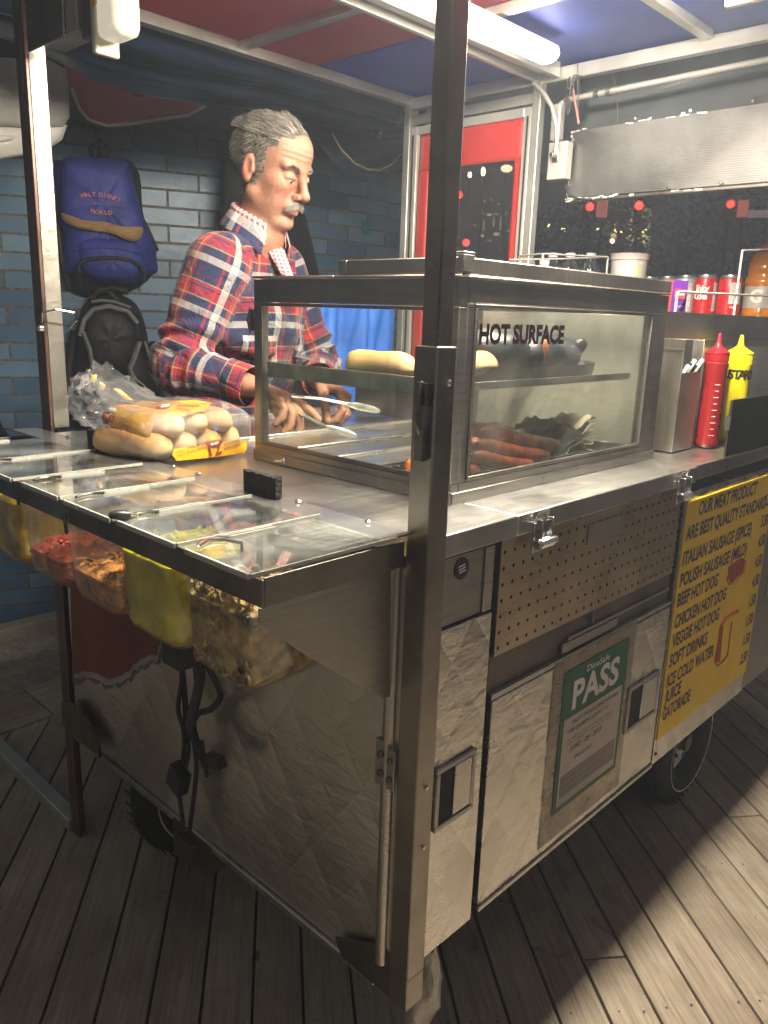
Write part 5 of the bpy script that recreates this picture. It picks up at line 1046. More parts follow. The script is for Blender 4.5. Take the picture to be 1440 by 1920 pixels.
def bottle(px, D, lab, z0=1.402):
    c = far(px, 500, D); x, y = c[0], c[1]; t = thing('water_bottle', lab, 'bottle', (x, y, z0), 'clear water bottles behind the glass case')
    zt_ = far(px, 475, D)[2]; h = zt_-z0; s = .11
    z0_ = zt_-s-.02
    b = MB(); b.lathe([(.0, z0), (.030, z0), (.033, z0+.006), (.033, zt_-.062), (.0335, zt_-.055), (.031, zt_-.046), (.024, zt_-.033), (.014, zt_-.021), (.0125, zt_-.012)], (x, y, 0), 24, cap=False); b.build('shell', CLR, t, angle=180)
    b = MB(); b.lathe([(.0145, zt_-.013), (.0150, zt_-.011), (.0150, zt_-.001), (.0135, zt_)], (x, y, 0), 24); b.build('cap', CAPW, t, angle=40)
    b = MB(); b.lathe([(.0325, z0+.01), (.0325, zt_-.066)], (x, y, 0), 24, cap=False); b.build('water', pane('water', (.85, .90, .93), .1, .03, .0), t, angle=180)
    b = MB(); b.lathe([(.0337, z0+.012), (.0337, z0+.045)], (x, y, 0), 24, cap=False); b.build('label', mat('pale_blue_label', (.35, .5, .65), .4) if 'pale_blue_label' not in bpy.data.materials else bpy.data.materials['pale_blue_label'], t, angle=180)
bottle(1035, 2.42, 'left water bottle inside the wire rack'); bottle(1068, 2.43, 'middle water bottle inside the wire rack'); bottle(1106, 2.44, 'right water bottle inside the wire rack, near the clear tub')
c = far(986, 490, 2.35); t = thing('plastic_cone', 'crumpled translucent plastic cup upside down beside the roof post', 'cup', (c[0], c[1], 1.402))
b = MB(); zt_ = far(986, 465, 2.35)[2]; b.lathe([(.026, 1.402), (.026, zt_-.05), (.024, zt_-.02), (.014, zt_-.004), (.0, zt_)], (c[0], c[1], 0), 26, cap=False); noisy(b, .0025, 60, 3); b.build('cup', mat('frosted_plastic', (.62, .63, .64), .3, trans=.5, bmp=.3), t, angle=180)
c = far(1020, 500, 2.3); t = thing('small_cup', 'small white dip cup left of the water bottles', 'cup', (c[0], c[1], 1.402)); b = MB(); zt_ = far(1020, 486, 2.3)[2]; b.lathe([(.012, 1.402), (.014, zt_-.01), (.016, zt_), (.013, zt_-.002), (.010, 1.41)], (c[0], c[1], 0), 20, cap=False); b.build('cup', WHT, t, angle=60)
c = far(1179, 500, 2.30); t = thing('plastic_tub', 'cloudy plastic deli tub with a torn paper sticker behind the glass case', 'tub', (c[0], c[1], 1.402)); x, y = c[0], c[1]; zt_ = far(1179, 477, 2.3)[2]
b = MB(); b.lathe([(.0, 1.402), (.044, 1.402), (.0505, zt_-.018), (.0535, zt_-.017), (.0555, zt_-.001), (.0565, zt_), (.055, zt_-.002), (.052, zt_-.015), (.0495, zt_-.02), (.043, 1.405)], (x, y, 0), 36, cap=False); b.build('shell', mat('cloudy_plastic', (.72, .62, .60), .3, trans=.35, var=.04), t, angle=50)
def curved(x, y, r, a0, a1, z0, z1, m_, nm, par, n=10):
    b = MB(); b.grid([[(x+r*math.cos(a), y+r*math.sin(a), z) for a in np.linspace(a0, a1, n)] for z in (z0, z1)]); return b.build(nm, m_, par, angle=180)
va = math.atan2(CC[1]-y, CC[0]-x)
curved(x, y, .0505, va-.75, va+.45, 1.43, zt_-.028, mat('pinkish_sticker', (.62, .45, .42), .6), 'sticker', t); curved(x, y, .0515, va+.30, va+.80, 1.425, zt_-.030, mat('green_note', (.42, .47, .30), .7), 'note', t)
def cyltext(s, x, y, r, a0, a1, z, h, m_, par, bold=.03, vert=False):
    n = len(s); raw = MB()
    for i, chh in enumerate(s):
        a = a0+(a1-a0)*(i+.5)/n
        if chh == ' ': continue
        o = np.array([x+r*math.cos(a), y+r*math.sin(a), z]); q = text(chh, None, 'raw', o, (-math.sin(a), math.cos(a), 0), (0, 0, 1), h, None, center=True, bold=bold); raw.add(q.v, q.f)
    return raw.build('lettering', m_, par, smooth=False)
cyltext('TIP', x, y, .0518, va+.34, va+.78, 1.445, .022, mat('dark_green_ink', (.06, .10, .05), .6), t)
CANT = mat('can_lid', (.62, .62, .62), .3, .9)
def can(px, D, col, nm_, lab, script=None, seed=0, white=None):
    c = far(px, 545, D); x, y = c[0], c[1]; z0 = 1.402; t = thing('drink_can', lab, 'can', (x, y, z0), 'drink cans lined up on the steel shelf')
    m_ = mat(nm_, col, .28, .25, .05) if nm_ not in bpy.data.materials else bpy.data.materials[nm_]
    b = MB(); b.lathe([(.024, z0), (.031, z0+.006), (.033, z0+.012), (.033, z0+.106), (.031, z0+.112)], (x, y, 0), 32, cap=False); b.build('body', m_, t, angle=180)
    b = MB(); b.lathe([(.0311, z0+.1121), (.0275, z0+.119), (.0275, z0+.1215), (.0265, z0+.1215), (.026, z0+.117), (.0, z0+.117)], (x, y, 0), 32, cap=False); b.build('lid', CANT, t, angle=40)
    va = math.atan2(CC[1]-y, CC[0]-x)
    if white: curved(x, y, .0334, va+white[0], va+white[1], z0+.018+white[2], z0+.10, mat('nutrition_panel', (.62, .60, .58), .4, var=.15, vs=90) if 'nutrition_panel' not in bpy.data.materials else bpy.data.materials['nutrition_panel'], 'panel', t)
    if script:
        for (s, a0, a1, dz, h) in script: cyltext(s, x, y, .0338, va+a0, va+a1, z0+dz, h, WLB, t)
can(1368, 2.33, (.62, .015, .02), 'red_can', 'right red cola can with a large white text panel', [('Coke', .15, .75, .028, .006)], white=(.0, 1.0, .022)); can(1322, 2.36, (.62, .015, .02), 'red_can', 'left red cola can with white script letters', [('Enjoy', -.75, .25, .075, .017), ('Coke', -.8, .2, .052, .017)], white=(.75, 1.5, 0))
can(1284, 2.42, (.50, .50, .50), 'silver_can', 'silver can left of the red cola cans', white=(-.6, .6, 0)); can(1250, 2.50, (.05, .42, .14), 'green_can', 'green and white can left of the silver can', white=(.2, 1.3, 0)); can(1216, 2.56, (.60, .62, .66), 'blue_white_can', 'white can with blue patch beside the plastic tub')
c = far(1216, 545, 2.56); va = math.atan2(CC[1]-c[1], CC[0]-c[0]); curved(c[0], c[1], .0336, va-.5, va+.25, 1.43, 1.51, mat('blue_patch', (.05, .12, .55), .4), 'blue_mark', [o for o in bpy.data.objects if o.name.startswith('drink_can')][-1])
pb = thing('tea_box', 'small purple and red carton in front of the cans', 'carton', tuple(at(1262, 585, y=.19))); c = at(1262, 580, y=.20); f_, rt_ = dirs(1262, 560)
cx = c[:2]; b = MB(); ax = np.array([.86, -.50, 0]); ay = np.array([.50, .86, 0]); cc_ = np.array([c[0], c[1], 1.441]); b.obox(cc_, ax*.021, ay*.018, np.array([0, 0, .0385])); b.build('box', mat('purple_card', (.10, .015, .22), .45), pb, bevel=.001)
b = MB(); b.obox(cc_-ax*.0222, ax*.001, ay*.0182, np.array([0, 0, .0387])); b.build('red_side', mat('red_card', (.65, .05, .03), .45), pb, smooth=False)
b = MB(); b.obox(cc_-ay*.0188+np.array([0, 0, .008]), ax*.014, ay*.0005, np.array([0, 0, .011])); b.build('red_mark', bpy.data.materials['red_card'], pb, smooth=False)
text('CHAI', WLB, pb, cc_-ay*.0196-ax*.011+np.array([0, 0, .004]), ax, (0, 0, 1), .007, .022); text('MASALA TEA', WLB, pb, cc_-ay*.0192-ax*.012+np.array([0, 0, -.022]), ax, (0, 0, 1), .004, .024)
# orange sports drink
c = far(1432, 540, 2.34); x, y = c[0], c[1]; zt_ = far(1432, 458, 2.34)[2]; t = thing('sports_drink', 'large orange sports drink bottle behind the wire guard at the right edge', 'bottle', (x, y, 1.402))
OR = mat('orange_drink', (.80, .26, .01), .12, var=.06, trans=.3)
prof = [(.0, 1.402), (.050, 1.402), (.055, 1.41), (.055, 1.425), (.053, 1.43), (.053, 1.495), (.055, 1.50), (.054, 1.515), (.0475, 1.525), (.050, 1.535), (.050, 1.548), (.043, zt_-.036), (.028, zt_-.026), (.024, zt_-.022)]
sc = (zt_-.022-1.402)/(1.580-1.402) if zt_ > 1.5 else 1
prof = [(r_, 1.402+(z-1.402)*1.0) for r_, z in prof]
b = MB(); b.lathe(prof, (x, y, 0), 40, cap=False); b.build('body', OR, t, angle=60)
b = MB(); b.lathe([(.0255, zt_-.024), (.0265, zt_-.021), (.0265, zt_-.002), (.024, zt_)], (x, y, 0), 36); b.build('cap', mat('orange_cap', (.85, .22, .02), .4), t, angle=40)
va = math.atan2(CC[1]-y, CC[0]-x)
b = MB(); b.lathe([(.0538, 1.432), (.0538, 1.494)], (x, y, 0), 40, cap=False); b.build('label', mat('grey_label', (.50, .46, .42), .35, var=.1), t, angle=180)
cyltext('G', x, y, .0545, va-.62, va-.02, 1.450, .034, WLB, t, .05)
b = MB(); o = np.array([x+.0552*math.cos(va-.33), y+.0552*math.sin(va-.33), 1.466]); tg = np.array([-math.sin(va-.33), math.cos(va-.33), 0]); n_ = np.array([math.cos(va-.33), math.sin(va-.33), 0])
b.prism([o+tg*p+np.array([0, 0, q]) for p, q in ((-.001, .011), (.006, .011), (.003, .003), (.007, .003), (-.003, -.011), (.000, -.001), (-.005, -.001))], n_*.0006); b.build('bolt_mark', mat('yellow_green_mark', (.6, .6, .02), .4), t, smooth=False)
# sauce bottles and cutlery box
def squeeze(nm, lab, x, y, r, h, col, capc, mn, word=None, grad=False):
    t = thing(nm, lab, 'sauce bottle', (x, y, 1.0955)); z0 = 1.0955
    m_ = mat(mn, col, .3, var=.06, sub=.2); mc = mat(mn+'_cap', capc, .35, var=.04, sub=.1)
    b = MB(); b.lathe([(r*.86, z0), (r*.97, z0+.004), (r*.99, z0+.012), (r*.97, z0+h*.70), (r, z0+h*.715), (r, z0+h*.745), (r*.9, z0+h*.755)], (x, y, 0), 36); b.build('body', m_, t, angle=40)
    b = MB(); zc_ = z0+h*.757; b.lathe([(r*.93, zc_), (r*.95, zc_+.002), (r*.95, zc_+.018), (r*1.0, zc_+.019), (r*.98, zc_+.022), (r*.55, zc_+.030), (r*.26, zc_+.037), (r*.20, zc_+.045), (r*.13, z0+h-.003), (r*.10, z0+h)], (x, y, 0), 36)
    for k in range(36): a = 2*math.pi*k/36; b.obox((x+r*.955*math.cos(a), y+r*.955*math.sin(a), zc_+.009), (.0006, 0, 0), (0, .0006, 0), (0, 0, .008))
    b.build('cap', mc, t, angle=40); va = math.atan2(CC[1]-y, CC[0]-x)
    if word: cyltext(word, x, y, r*.985, va-1.35, va+1.35, z0+h*.60, .021, mat('black_print', (.01, .01, .01), .5), t, .04)
    if grad:
        b = MB()
        for k in range(9):
            a = va+.35; zz = z0+.03+k*.015; o = np.array([x+r*.982*math.cos(a), y+r*.982*math.sin(a), zz]); tg = np.array([-math.sin(a), math.cos(a), 0]); b.obox(o, tg*(.004 if k % 2 else .006), np.array([math.cos(a), math.sin(a), 0])*.0004, np.array([0, 0, .0006]))
        b.build('measure_marks', bpy.data.materials['white_label'], t, smooth=False)
squeeze('ketchup_bottle', 'front dark red ketchup squeeze bottle beside the cutlery box', 1.150, .104, .0275, .268, (.24, .009, .010), (.30, .008, .018), 'ketchup_red', grad=True)
squeeze('ketchup_bottle', 'rear ketchup bottle half hidden between the front one and the mustard', 1.215, .130, .0275, .262, (.27, .010, .010), (.34, .010, .014), 'ketchup_red_rear', grad=True)
squeeze('mustard_bottle', 'bright yellow mustard squeeze bottle with black capital letters', 1.300, .108, .0335, .264, (.80, .66, .005), (.82, .68, .01), 'mustard_yellow', word='MUSTARD')
cb = thing('cutlery_box', 'tall steel cutlery box with white plastic knife ends sticking out', 'cutlery box', (1.03, .14, 1.0955))
bx0, bx1, by0, by1, bz = .985, 1.092, .114, .162, 1.347
CBX = steel('cutlery_steel', (.46, .43, .38), .40, (30, 30, 1), .4, 8, .25)
b = MB(); b.box(bx0, bx0+.0015, by0, by1, 1.0956, bz); b.box(bx1-.0015, bx1, by0, by1, 1.0956, bz); b.box(bx0+.0015, bx1-.0015, by1-.0015, by1, 1.0956, bz); b.box(bx0+.0015, bx1-.0015, by0, by0+.0015, 1.0956, 1.275); b.box(bx0-.003, bx0-.0002, by0-.002, by1, bz-.022, bz+.002); b.build('box', CBX, cb, bevel=.0006)
b = MB(); b.box(bx0+.0017, bx1-.0017, by0+.026, by0+.0265, 1.10, bz-.001); b.box(bx0+.0017, bx1-.0017, by0+.002, by1-.002, 1.24, 1.242); b.build('inside', BLKP, cb, smooth=False)
for i in range(6):
    x = bx0+.014+.0155*i; m_ = WLB if i % 2 == 0 or i > 3 else BLKP
    b = MB(); b.bar((x+.002, by0+.020, 1.25), (x+.012, by0-.004+.002*(i % 2), 1.292+.006*(i % 3)), .009, .003, (1, 0, 0)); tag(b.build('plastic_knife', m_, bevel=.001), ('%s plastic knife end, number %s from the left in the cutlery box' % ('white' if m_ is WLB else 'black', ('one', 'two', 'three', 'four', 'five', 'six')[i])), 'plastic knife', 'plastic knives in the cutlery box')
# ------------------------------------------------------------------ signs on the side of the cart
mn = thing('menu_board', 'yellow menu board with purple capital letters and prices on the cart side', 'menu board', (1.12, .008, .45))
YM = mat('menu_yellow', (.88, .58, .025), .45, var=.08, vs=5); PU = mat('menu_purple', (.075, .045, .085), .55); RI = mat('menu_red', (.34, .05, .02), .55)
mx0, mx1, mz0, mz1 = .852, 1.392, .458, 1.018
b = MB(); b.box(mx0, mx1, .0075, .0117, mz0, mz1); b.build('board', YM, mn, bevel=.001)
def ml(px0, py0, px1, py1, s, h, m_=None):
    a, c = at(px0, py0, y=.007), at(px1, py1, y=.007); text(s, m_ or PU, mn, (a[0], .0072, a[2]), (1, 0, 0), (0, 0, 1), h, c[0]-a[0], bold=.03, depth=.0004)
H = .032
rows = [('OUR MEAT PRODUCT', (1310, 961), (1417, 930), None), ('ARE BEST QUALITY STANDARD', (1272, 1012), (1434, 958), None), ('ITALIAN SAUSAGE (SPICE)', (1266, 1061), (1407, 1007), '5.50'), ('POLISH SAUSAGE (MILD)', (1262, 1100), (1398, 1045), '5.50'), ('BEEF HOT DOG', (1258, 1139), (1344, 1103), '4.50'), ('CHICKEN HOT DOG', (1254, 1177), (1359, 1130), '4.50'), ('VEGGIE HOT DOG', (1251, 1213), (1346, 1168), '4.50'), ('SOFT DRINKS', (1246, 1251), (1324, 1213), '1.50'), ('ICE COLD WATER', (1242, 1288), (1336, 1236), '1.50'), ('JUICE', (1236, 1322), (1275, 1304), '1.50'), ('GATORADE', (1232, 1354), (1292, 1319), '2.50')]
for i, (s, p0, p1, pr_) in enumerate(rows):
    a = at(*p0, y=.007); c = at(*p1, y=.007); z = (a[2]+c[2])/2; xa_0 = max(a[0], mx0+.010); text(s, PU, mn, (xa_0, .0072, z), (1, 0, 0), (0, 0, 1), .031, c[0]-xa_0, bold=.03, depth=.0004)
    if pr_: text(pr_, PU, mn, (mx1-.058, .0072, .935-.055*(i-2)), (1, 0, 0), (0, 0, 1), .030, .048, bold=.03, depth=.0004)
b = MB(); b.prism([at(p, q, y=.0072) for p, q in ((1364, 1082), (1366, 1063), (1390, 1045), (1397, 1050), (1393, 1072), (1370, 1094))], (0, -.0006, 0)); b.build('hot_dog_picture', RI, mn, smooth=False)
b = MB(); b.tube([at(p, q, y=.0066) for p, q in ((1363, 1083), (1366, 1096), (1380, 1090), (1396, 1072), (1399, 1052))], .0016, 5); b.tube([at(p, q, y=.0066) for p, q in ((1352, 1173), (1340, 1240), (1345, 1249), (1357, 1238))], .0022, 5); b.tube([at(p, q, y=.0066) for p, q in ((1372, 1166), (1364, 1228), (1357, 1238))], .0018, 5); b.tube([at(p, q, y=.0066) for p, q in ((1352, 1173), (1360, 1160), (1372, 1152), (1384, 1146))], .004, 5); b.build('picture_outline', RI, mn)
b = MB(); b.prism([at(p, q, y=.0072) for p, q in ((1349, 1176), (1356, 1172), (1350, 1240), (1340, 1244))], (0, -.0006, 0)); b.build('drink_picture', RI, mn, smooth=False)
ps = thing('pass_certificate', 'inspection certificate with green border and big white word PASS on the cart door', 'certificate', (.53, .008, .47))
px0_, px1_, pz0, pz1 = .405, .650, .478, .770
SLV = pane('plastic_sleeve', (.86, .82, .74), .05, .15, .35, (.42, .37, .28))
b = MB(); b.box(px0_-.035, px1_+.030, .0085, .0094, pz0-.055, pz1+.028); b.build('sleeve', SLV, ps, smooth=False)
GRN = mat('pass_green', (.012, .11, .055), .5, var=.15); PAP = mat('pass_paper', (.50, .44, .38), .6, var=.05); INK = mat('ink', (.05, .045, .05), .6)
b = MB(); b.box(px0_, px1_, .0072, .0080, pz0, pz1); b.build('border', GRN, ps, smooth=False)
b = MB(); b.box(px0_+.012, px1_-.012, .0062, .0069, pz0+.012, pz1-.098); b.build('paper', PAP, ps, smooth=False)
b = MB(); b.box(px0_+.018, px1_-.018, .0056, .0060, pz0+.028, pz0+.075); b.build('grey_box', mat('grey_print', (.28, .25, .23), .6), ps, smooth=False)
text('PASS', mat('pass_white', (.72, .70, .66), .5), ps, (px0_+.035, .0070, pz1-.083), (1, 0, 0), (0, 0, 1), .055, .175, bold=.03); text('DineSafe', bpy.data.materials['pass_white'], ps, (px0_+.08, .0070, pz1-.022), (1, 0, 0), (0, 0, 1), .013, .085, bold=.01)
yy = pz1-.115
for s, w_, h_, dx in (('HOT DOG CART P198A', .175, .008, .04), ('148 QUEENS QUAY W', .15, .008, .03)): text(s, INK, ps, (px0_+dx, .0060, yy), (1, 0, 0), (0, 0, 1), h_, w_, shear=.2); yy -= .016
for s in ('This establishment was inspected in accordance with the Food Premises', 'Regulation and found to be in compliance at the time of inspection'): text(s, INK, ps, (px0_+.03, .0060, yy), (1, 0, 0), (0, 0, 1), .004, .17); yy -= .008
text('JUNE - 28 - 2019', INK, ps, (px0_+.04, .0060, yy-.010), (1, 0, 0), (0, 0, 1), .011, .12, shear=.3); text('Inspector', INK, ps, (px0_+.06, .0060, yy-.032), (1, 0, 0), (0, 0, 1), .009, .07, shear=.5)
for i in range(3): text('Results of inspections of food premises are posted', INK, ps, (px0_+.022, .0052, pz0+.064-.014*i), (1, 0, 0), (0, 0, 1), .004, .16)
for i in range(2): text('Toronto Public Health food safety program', INK, ps, (px0_+.02, .0060, pz0+.021-.006*i), (1, 0, 0), (0, 0, 1), .0032, .15)
text('NAME', INK, ps, (px0_+.016, .0060, pz1-.125), (1, 0, 0), (0, 0, 1), .0032, .014)
sk = thing('round_sticker', 'round black sticker with short white lines high on the corner panel', 'sticker', tuple(at(866, 1066, y=.015))); c = at(866, 1066, y=.0150)
b = MB(); b.lathe([(.0165, 0), (.0165, .0008)], (c[0], .0155, c[2]), 32, (0, -1, 0)); b.build('disc', BLKP, sk)
b = MB()
for dx, z, w_ in ((-.001, .0045, .0075), (0, 0, .0075), (.001, -.0045, .0075)): b.obox((c[0]+dx, .0143, c[2]+z), (w_, 0, .001), (0, .0002, 0), (0, 0, .0012))
b.build('white_lines', WLB, sk, smooth=False)
# ------------------------------------------------------------------ cables under the tray, bag on the hitch
cbl = thing('hanging_cables', 'tangle of black trailer cables hanging under the tray in front of the end panel', 'cables', (-.03, .5, .9))
def cab(pts, r, x=-.03, m_=BLK):
    p3 = [at(p, q, x=x+.012*math.sin(i*1.7)) for i, (p, q) in enumerate(pts)]; out = []
    n = len(p3)
    for i in range(n-1):
        a0, a1, a2, a3 = p3[max(i-1, 0)], p3[i], p3[i+1], p3[min(i+2, n-1)]
        for t_ in np.linspace(0, 1, 7)[:-1]: out.append(.5*((2*a1)+(-a0+a2)*t_+(2*a0-5*a1+4*a2-a3)*t_**2+(-a0+3*a1-3*a2+a3)*t_**3))
    out.append(p3[-1]); b = MB(); b.tube(out, r, 8); b.build('cable', m_, cbl)
cab([(345, 1215), (340, 1280), (334, 1330), (345, 1375), (342, 1440), (336, 1480), (345, 1560)], .0045, -.035); cab([(362, 1210), (368, 1290), (360, 1350), (365, 1400), (368, 1450), (355, 1560)], .0045, -.03); cab([(385, 1240), (410, 1290), (412, 1310), (395, 1330), (372, 1338), (362, 1360), (372, 1400), (385, 1440)], .006, -.04)
cab([(365, 1225), (375, 1260), (370, 1300), (360, 1340), (355, 1380)], .010, -.032, mat('purple_grey_sleeve', (.06, .045, .055), .7, bmp=.4)); cab([(378, 1390), (384, 1425), (388, 1455)], .004, -.035); cab([(336, 1215), (346, 1300), (350, 1370), (352, 1410), (344, 1450)], .006, -.028)
b = MB(); c = at(335, 1460, x=-.04); b.obox(c, (.012, 0, 0), (0, .020, .008), (0, -.008, .024)); c2 = at(402, 1427, x=-.04); b.obox(c2, (.01, 0, 0), (0, .022, -.006), (0, .004, .010)); b.build('plug', BLKP, cbl, bevel=.004)
b = MB(); c = at(345, 1222, x=-.06); b.obox(c, (.03, 0, 0), (0, .030, 0), (0, 0, .022)); b.build('socket', BLKP, cbl, bevel=.006)
hb = thing('wrapped_hitch', 'trailer jack wrapped in a clear plastic bag under the cart corner', 'trailer jack', (.075, .03, 0))
b = MB(); P = []; r_ = np.random.RandomState(4)
for i in range(16):
    z = .37-.21*i/15; w_ = .022+.016*math.sin(math.pi*min(1, i/11))+(-.012 if i > 11 else 0); P.append([(.085+w_*math.cos(a)*(1+.12*math.sin(a*5+i)+.04*r_.randn()), .045+w_*math.sin(a)*(1+.12*math.sin(a*4-i*.8)+.04*r_.randn()), z+.003*r_.randn()) for a in np.linspace(0, 2*math.pi, 18, endpoint=False)])
b.grid(P, closeu=True); b.build('bag', mat('dusty_plastic', (.30, .27, .23), .35, var=.3, vs=30, bmp=.3, trans=.2), hb, angle=50)
b = MB(); b.tube([(.085, .045, .40), (.085, .045, .05)], .012, 12); b.lathe([(.045, .0), (.045, .006), (.015, .02)], (.085, .045, .0), 20); b.tube([(.085, .045, .15), (.11, .01, .13)], .008, 8); b.build('jack', STdk, hb, angle=40)
# ------------------------------------------------------------------ the vendor (bodies grown from a distance field)
def sm_union(d1, d2, k):
    h = np.clip(.5+.5*(d2-d1)/k, 0, 1); return d2*(1-h)+d1*h-k*h*(1-h)
def cone(p, a, b, r1, r2):
    a = np.asarray(a, np.float32); b = np.asarray(b, np.float32); ba = b-a; L = float(ba@ba)+1e-9; t = np.clip(((p-a)@ba)/L, 0, 1)
    return np.sqrt(((p-a-t[:, None]*ba)**2).sum(1))-(r1+(r2-r1)*t)
def elli(p, c, r, Rm=None):
    q = p-np.asarray(c, np.float32)
    if Rm is not None: q = q@Rm
    r = np.asarray(r, np.float32); k0 = np.sqrt(((q/r)**2).sum(1)); k1 = np.sqrt(((q/(r*r))**2).sum(1))+1e-9; return k0*(k0-1)/k1
def nets(sdf, lo, hi, h, B=10, pad=.03):
    lo = np.array(lo, np.float32); n = np.ceil((np.array(hi)-lo)/h/B).astype(int); N = n*B
    ci = np.stack(np.meshgrid(*[np.arange(k) for k in n], indexing='ij'), -1).reshape(-1, 3)
    cc = lo+(ci+.5)*B*h; dc = sdf(cc.astype(np.float32)); G = np.empty(tuple(N), np.float32)
    G4 = G.reshape(n[0], B, n[1], B, n[2], B)
    G4[:] = np.where(dc > 0, 1., -1.).astype(np.float32).reshape(n[0], 1, n[1], 1, n[2], 1)
    act = ci[np.abs(dc) < B*h*.87+pad]; off_ = np.stack(np.meshgrid(*[np.arange(B)]*3, indexing='ij'), -1).reshape(-1, 3)
    for s in range(0, len(act), 400):
        a = act[s:s+400]; pts = (lo+((a[:, None, :]*B+off_[None])*h)).reshape(-1, 3).astype(np.float32); dv = sdf(pts).reshape(len(a), B, B, B)
        for q, blk in zip(a, dv): G[q[0]*B:q[0]*B+B, q[1]*B:q[1]*B+B, q[2]*B:q[2]*B+B] = blk
    S_ = G < 0; c = [S_[i:N[0]-1+i, j:N[1]-1+j, k:N[2]-1+k] for i in (0, 1) for j in (0, 1) for k in (0, 1)]
    anyv = c[0].copy(); allv = c[0].copy()
    for q in c[1:]: anyv |= q; allv &= q
    cells = np.argwhere(anyv & ~allv); idx = -np.ones(tuple(N-1), np.int32); idx[tuple(cells.T)] = np.arange(len(cells))
    cor = np.array([(i, j, k) for i in (0, 1) for j in (0, 1) for k in (0, 1)]); V = np.stack([G[cells[:, 0]+o[0], cells[:, 1]+o[1], cells[:, 2]+o[2]] for o in cor], 1)
    acc = np.zeros((len(cells), 3)); cnt = np.zeros(len(cells))
    for a in range(8):
        for b in range(a+1, 8):
            if np.abs(cor[a]-cor[b]).sum() != 1: continue
            m = (V[:, a] < 0) != (V[:, b] < 0); t = np.where(m, V[:, a]/(V[:, a]-V[:, b]+1e-12), 0); acc += m[:, None]*(cor[a]+t[:, None]*(cor[b]-cor[a])); cnt += m
    P = lo+(cells+acc/cnt[:, None])*h; F = []
    for ax in range(3):
        o1, o2 = [(1, 2), (2, 0), (0, 1)][ax]; sl = [slice(1, N[0]-1), slice(1, N[1]-1), slice(1, N[2]-1)]; sl2 = list(sl); sl[ax] = slice(0, N[ax]-1); sl2[ax] = slice(1, N[ax])
        a, b = S_[tuple(sl)], S_[tuple(sl2)]; e = np.argwhere(a != b); st = np.array([1, 1, 1]); st[ax] = 0; e = e+st; fl = S_[tuple(e.T)]
        d1 = np.zeros(3, int); d1[o1] = 1; d2 = np.zeros(3, int); d2[o2] = 1
        qd = np.stack([idx[tuple((e-d1-d2).T)], idx[tuple((e-d2).T)], idx[tuple(e.T)], idx[tuple((e-d1).T)]], 1); qd = qd[(qd >= 0).all(1)] if False else qd
        ok = (qd >= 0).all(1); qd = qd[ok]; fl = fl[ok]; qd[~fl] = qd[~fl][:, ::-1]; F.append(qd)
    return P, np.concatenate(F)
def fastmesh(name, P, F, m, parent, uv=None, colr=None, luv=None):
    me = bpy.data.meshes.new(name); o = ORG.get(parent.name, np.zeros(3)) if parent is not None else np.zeros(3); me.vertices.add(len(P)); me.vertices.foreach_set('co', (P-o).astype(np.float32).ravel())
    me.loops.add(F.size); me.loops.foreach_set('vertex_index', F.astype(np.int32).ravel()); me.polygons.add(len(F)); me.polygons.foreach_set('loop_start', (np.arange(len(F))*4).astype(np.int32)); me.polygons.foreach_set('loop_total', np.full(len(F), 4, np.int32))
    me.update(calc_edges=True); me.validate(); me.polygons.foreach_set('use_smooth', [True]*len(me.polygons))
    if uv is not None:
        ul = me.uv_layers.new(name='UVMap'); ix = np.zeros(len(me.loops), np.int32); me.loops.foreach_get('vertex_index', ix); ul.data.foreach_set('uv', uv[ix].astype(np.float32).ravel())
    if luv is not None: ul = me.uv_layers.new(name='UVMap'); ul.data.foreach_set('uv', luv.astype(np.float32).ravel())
    if colr is not None:
        ca = me.color_attributes.new('tone', 'FLOAT_COLOR', 'POINT'); ca.data.foreach_set('color', np.concatenate([colr, np.ones((len(colr), 1))], 1).astype(np.float32).ravel())
    me.materials.append(m); ob = bpy.data.objects.new(name, me); COL.objects.link(ob)
    if parent is not None: ob.parent = parent; ORG[ob.name] = o
    return ob
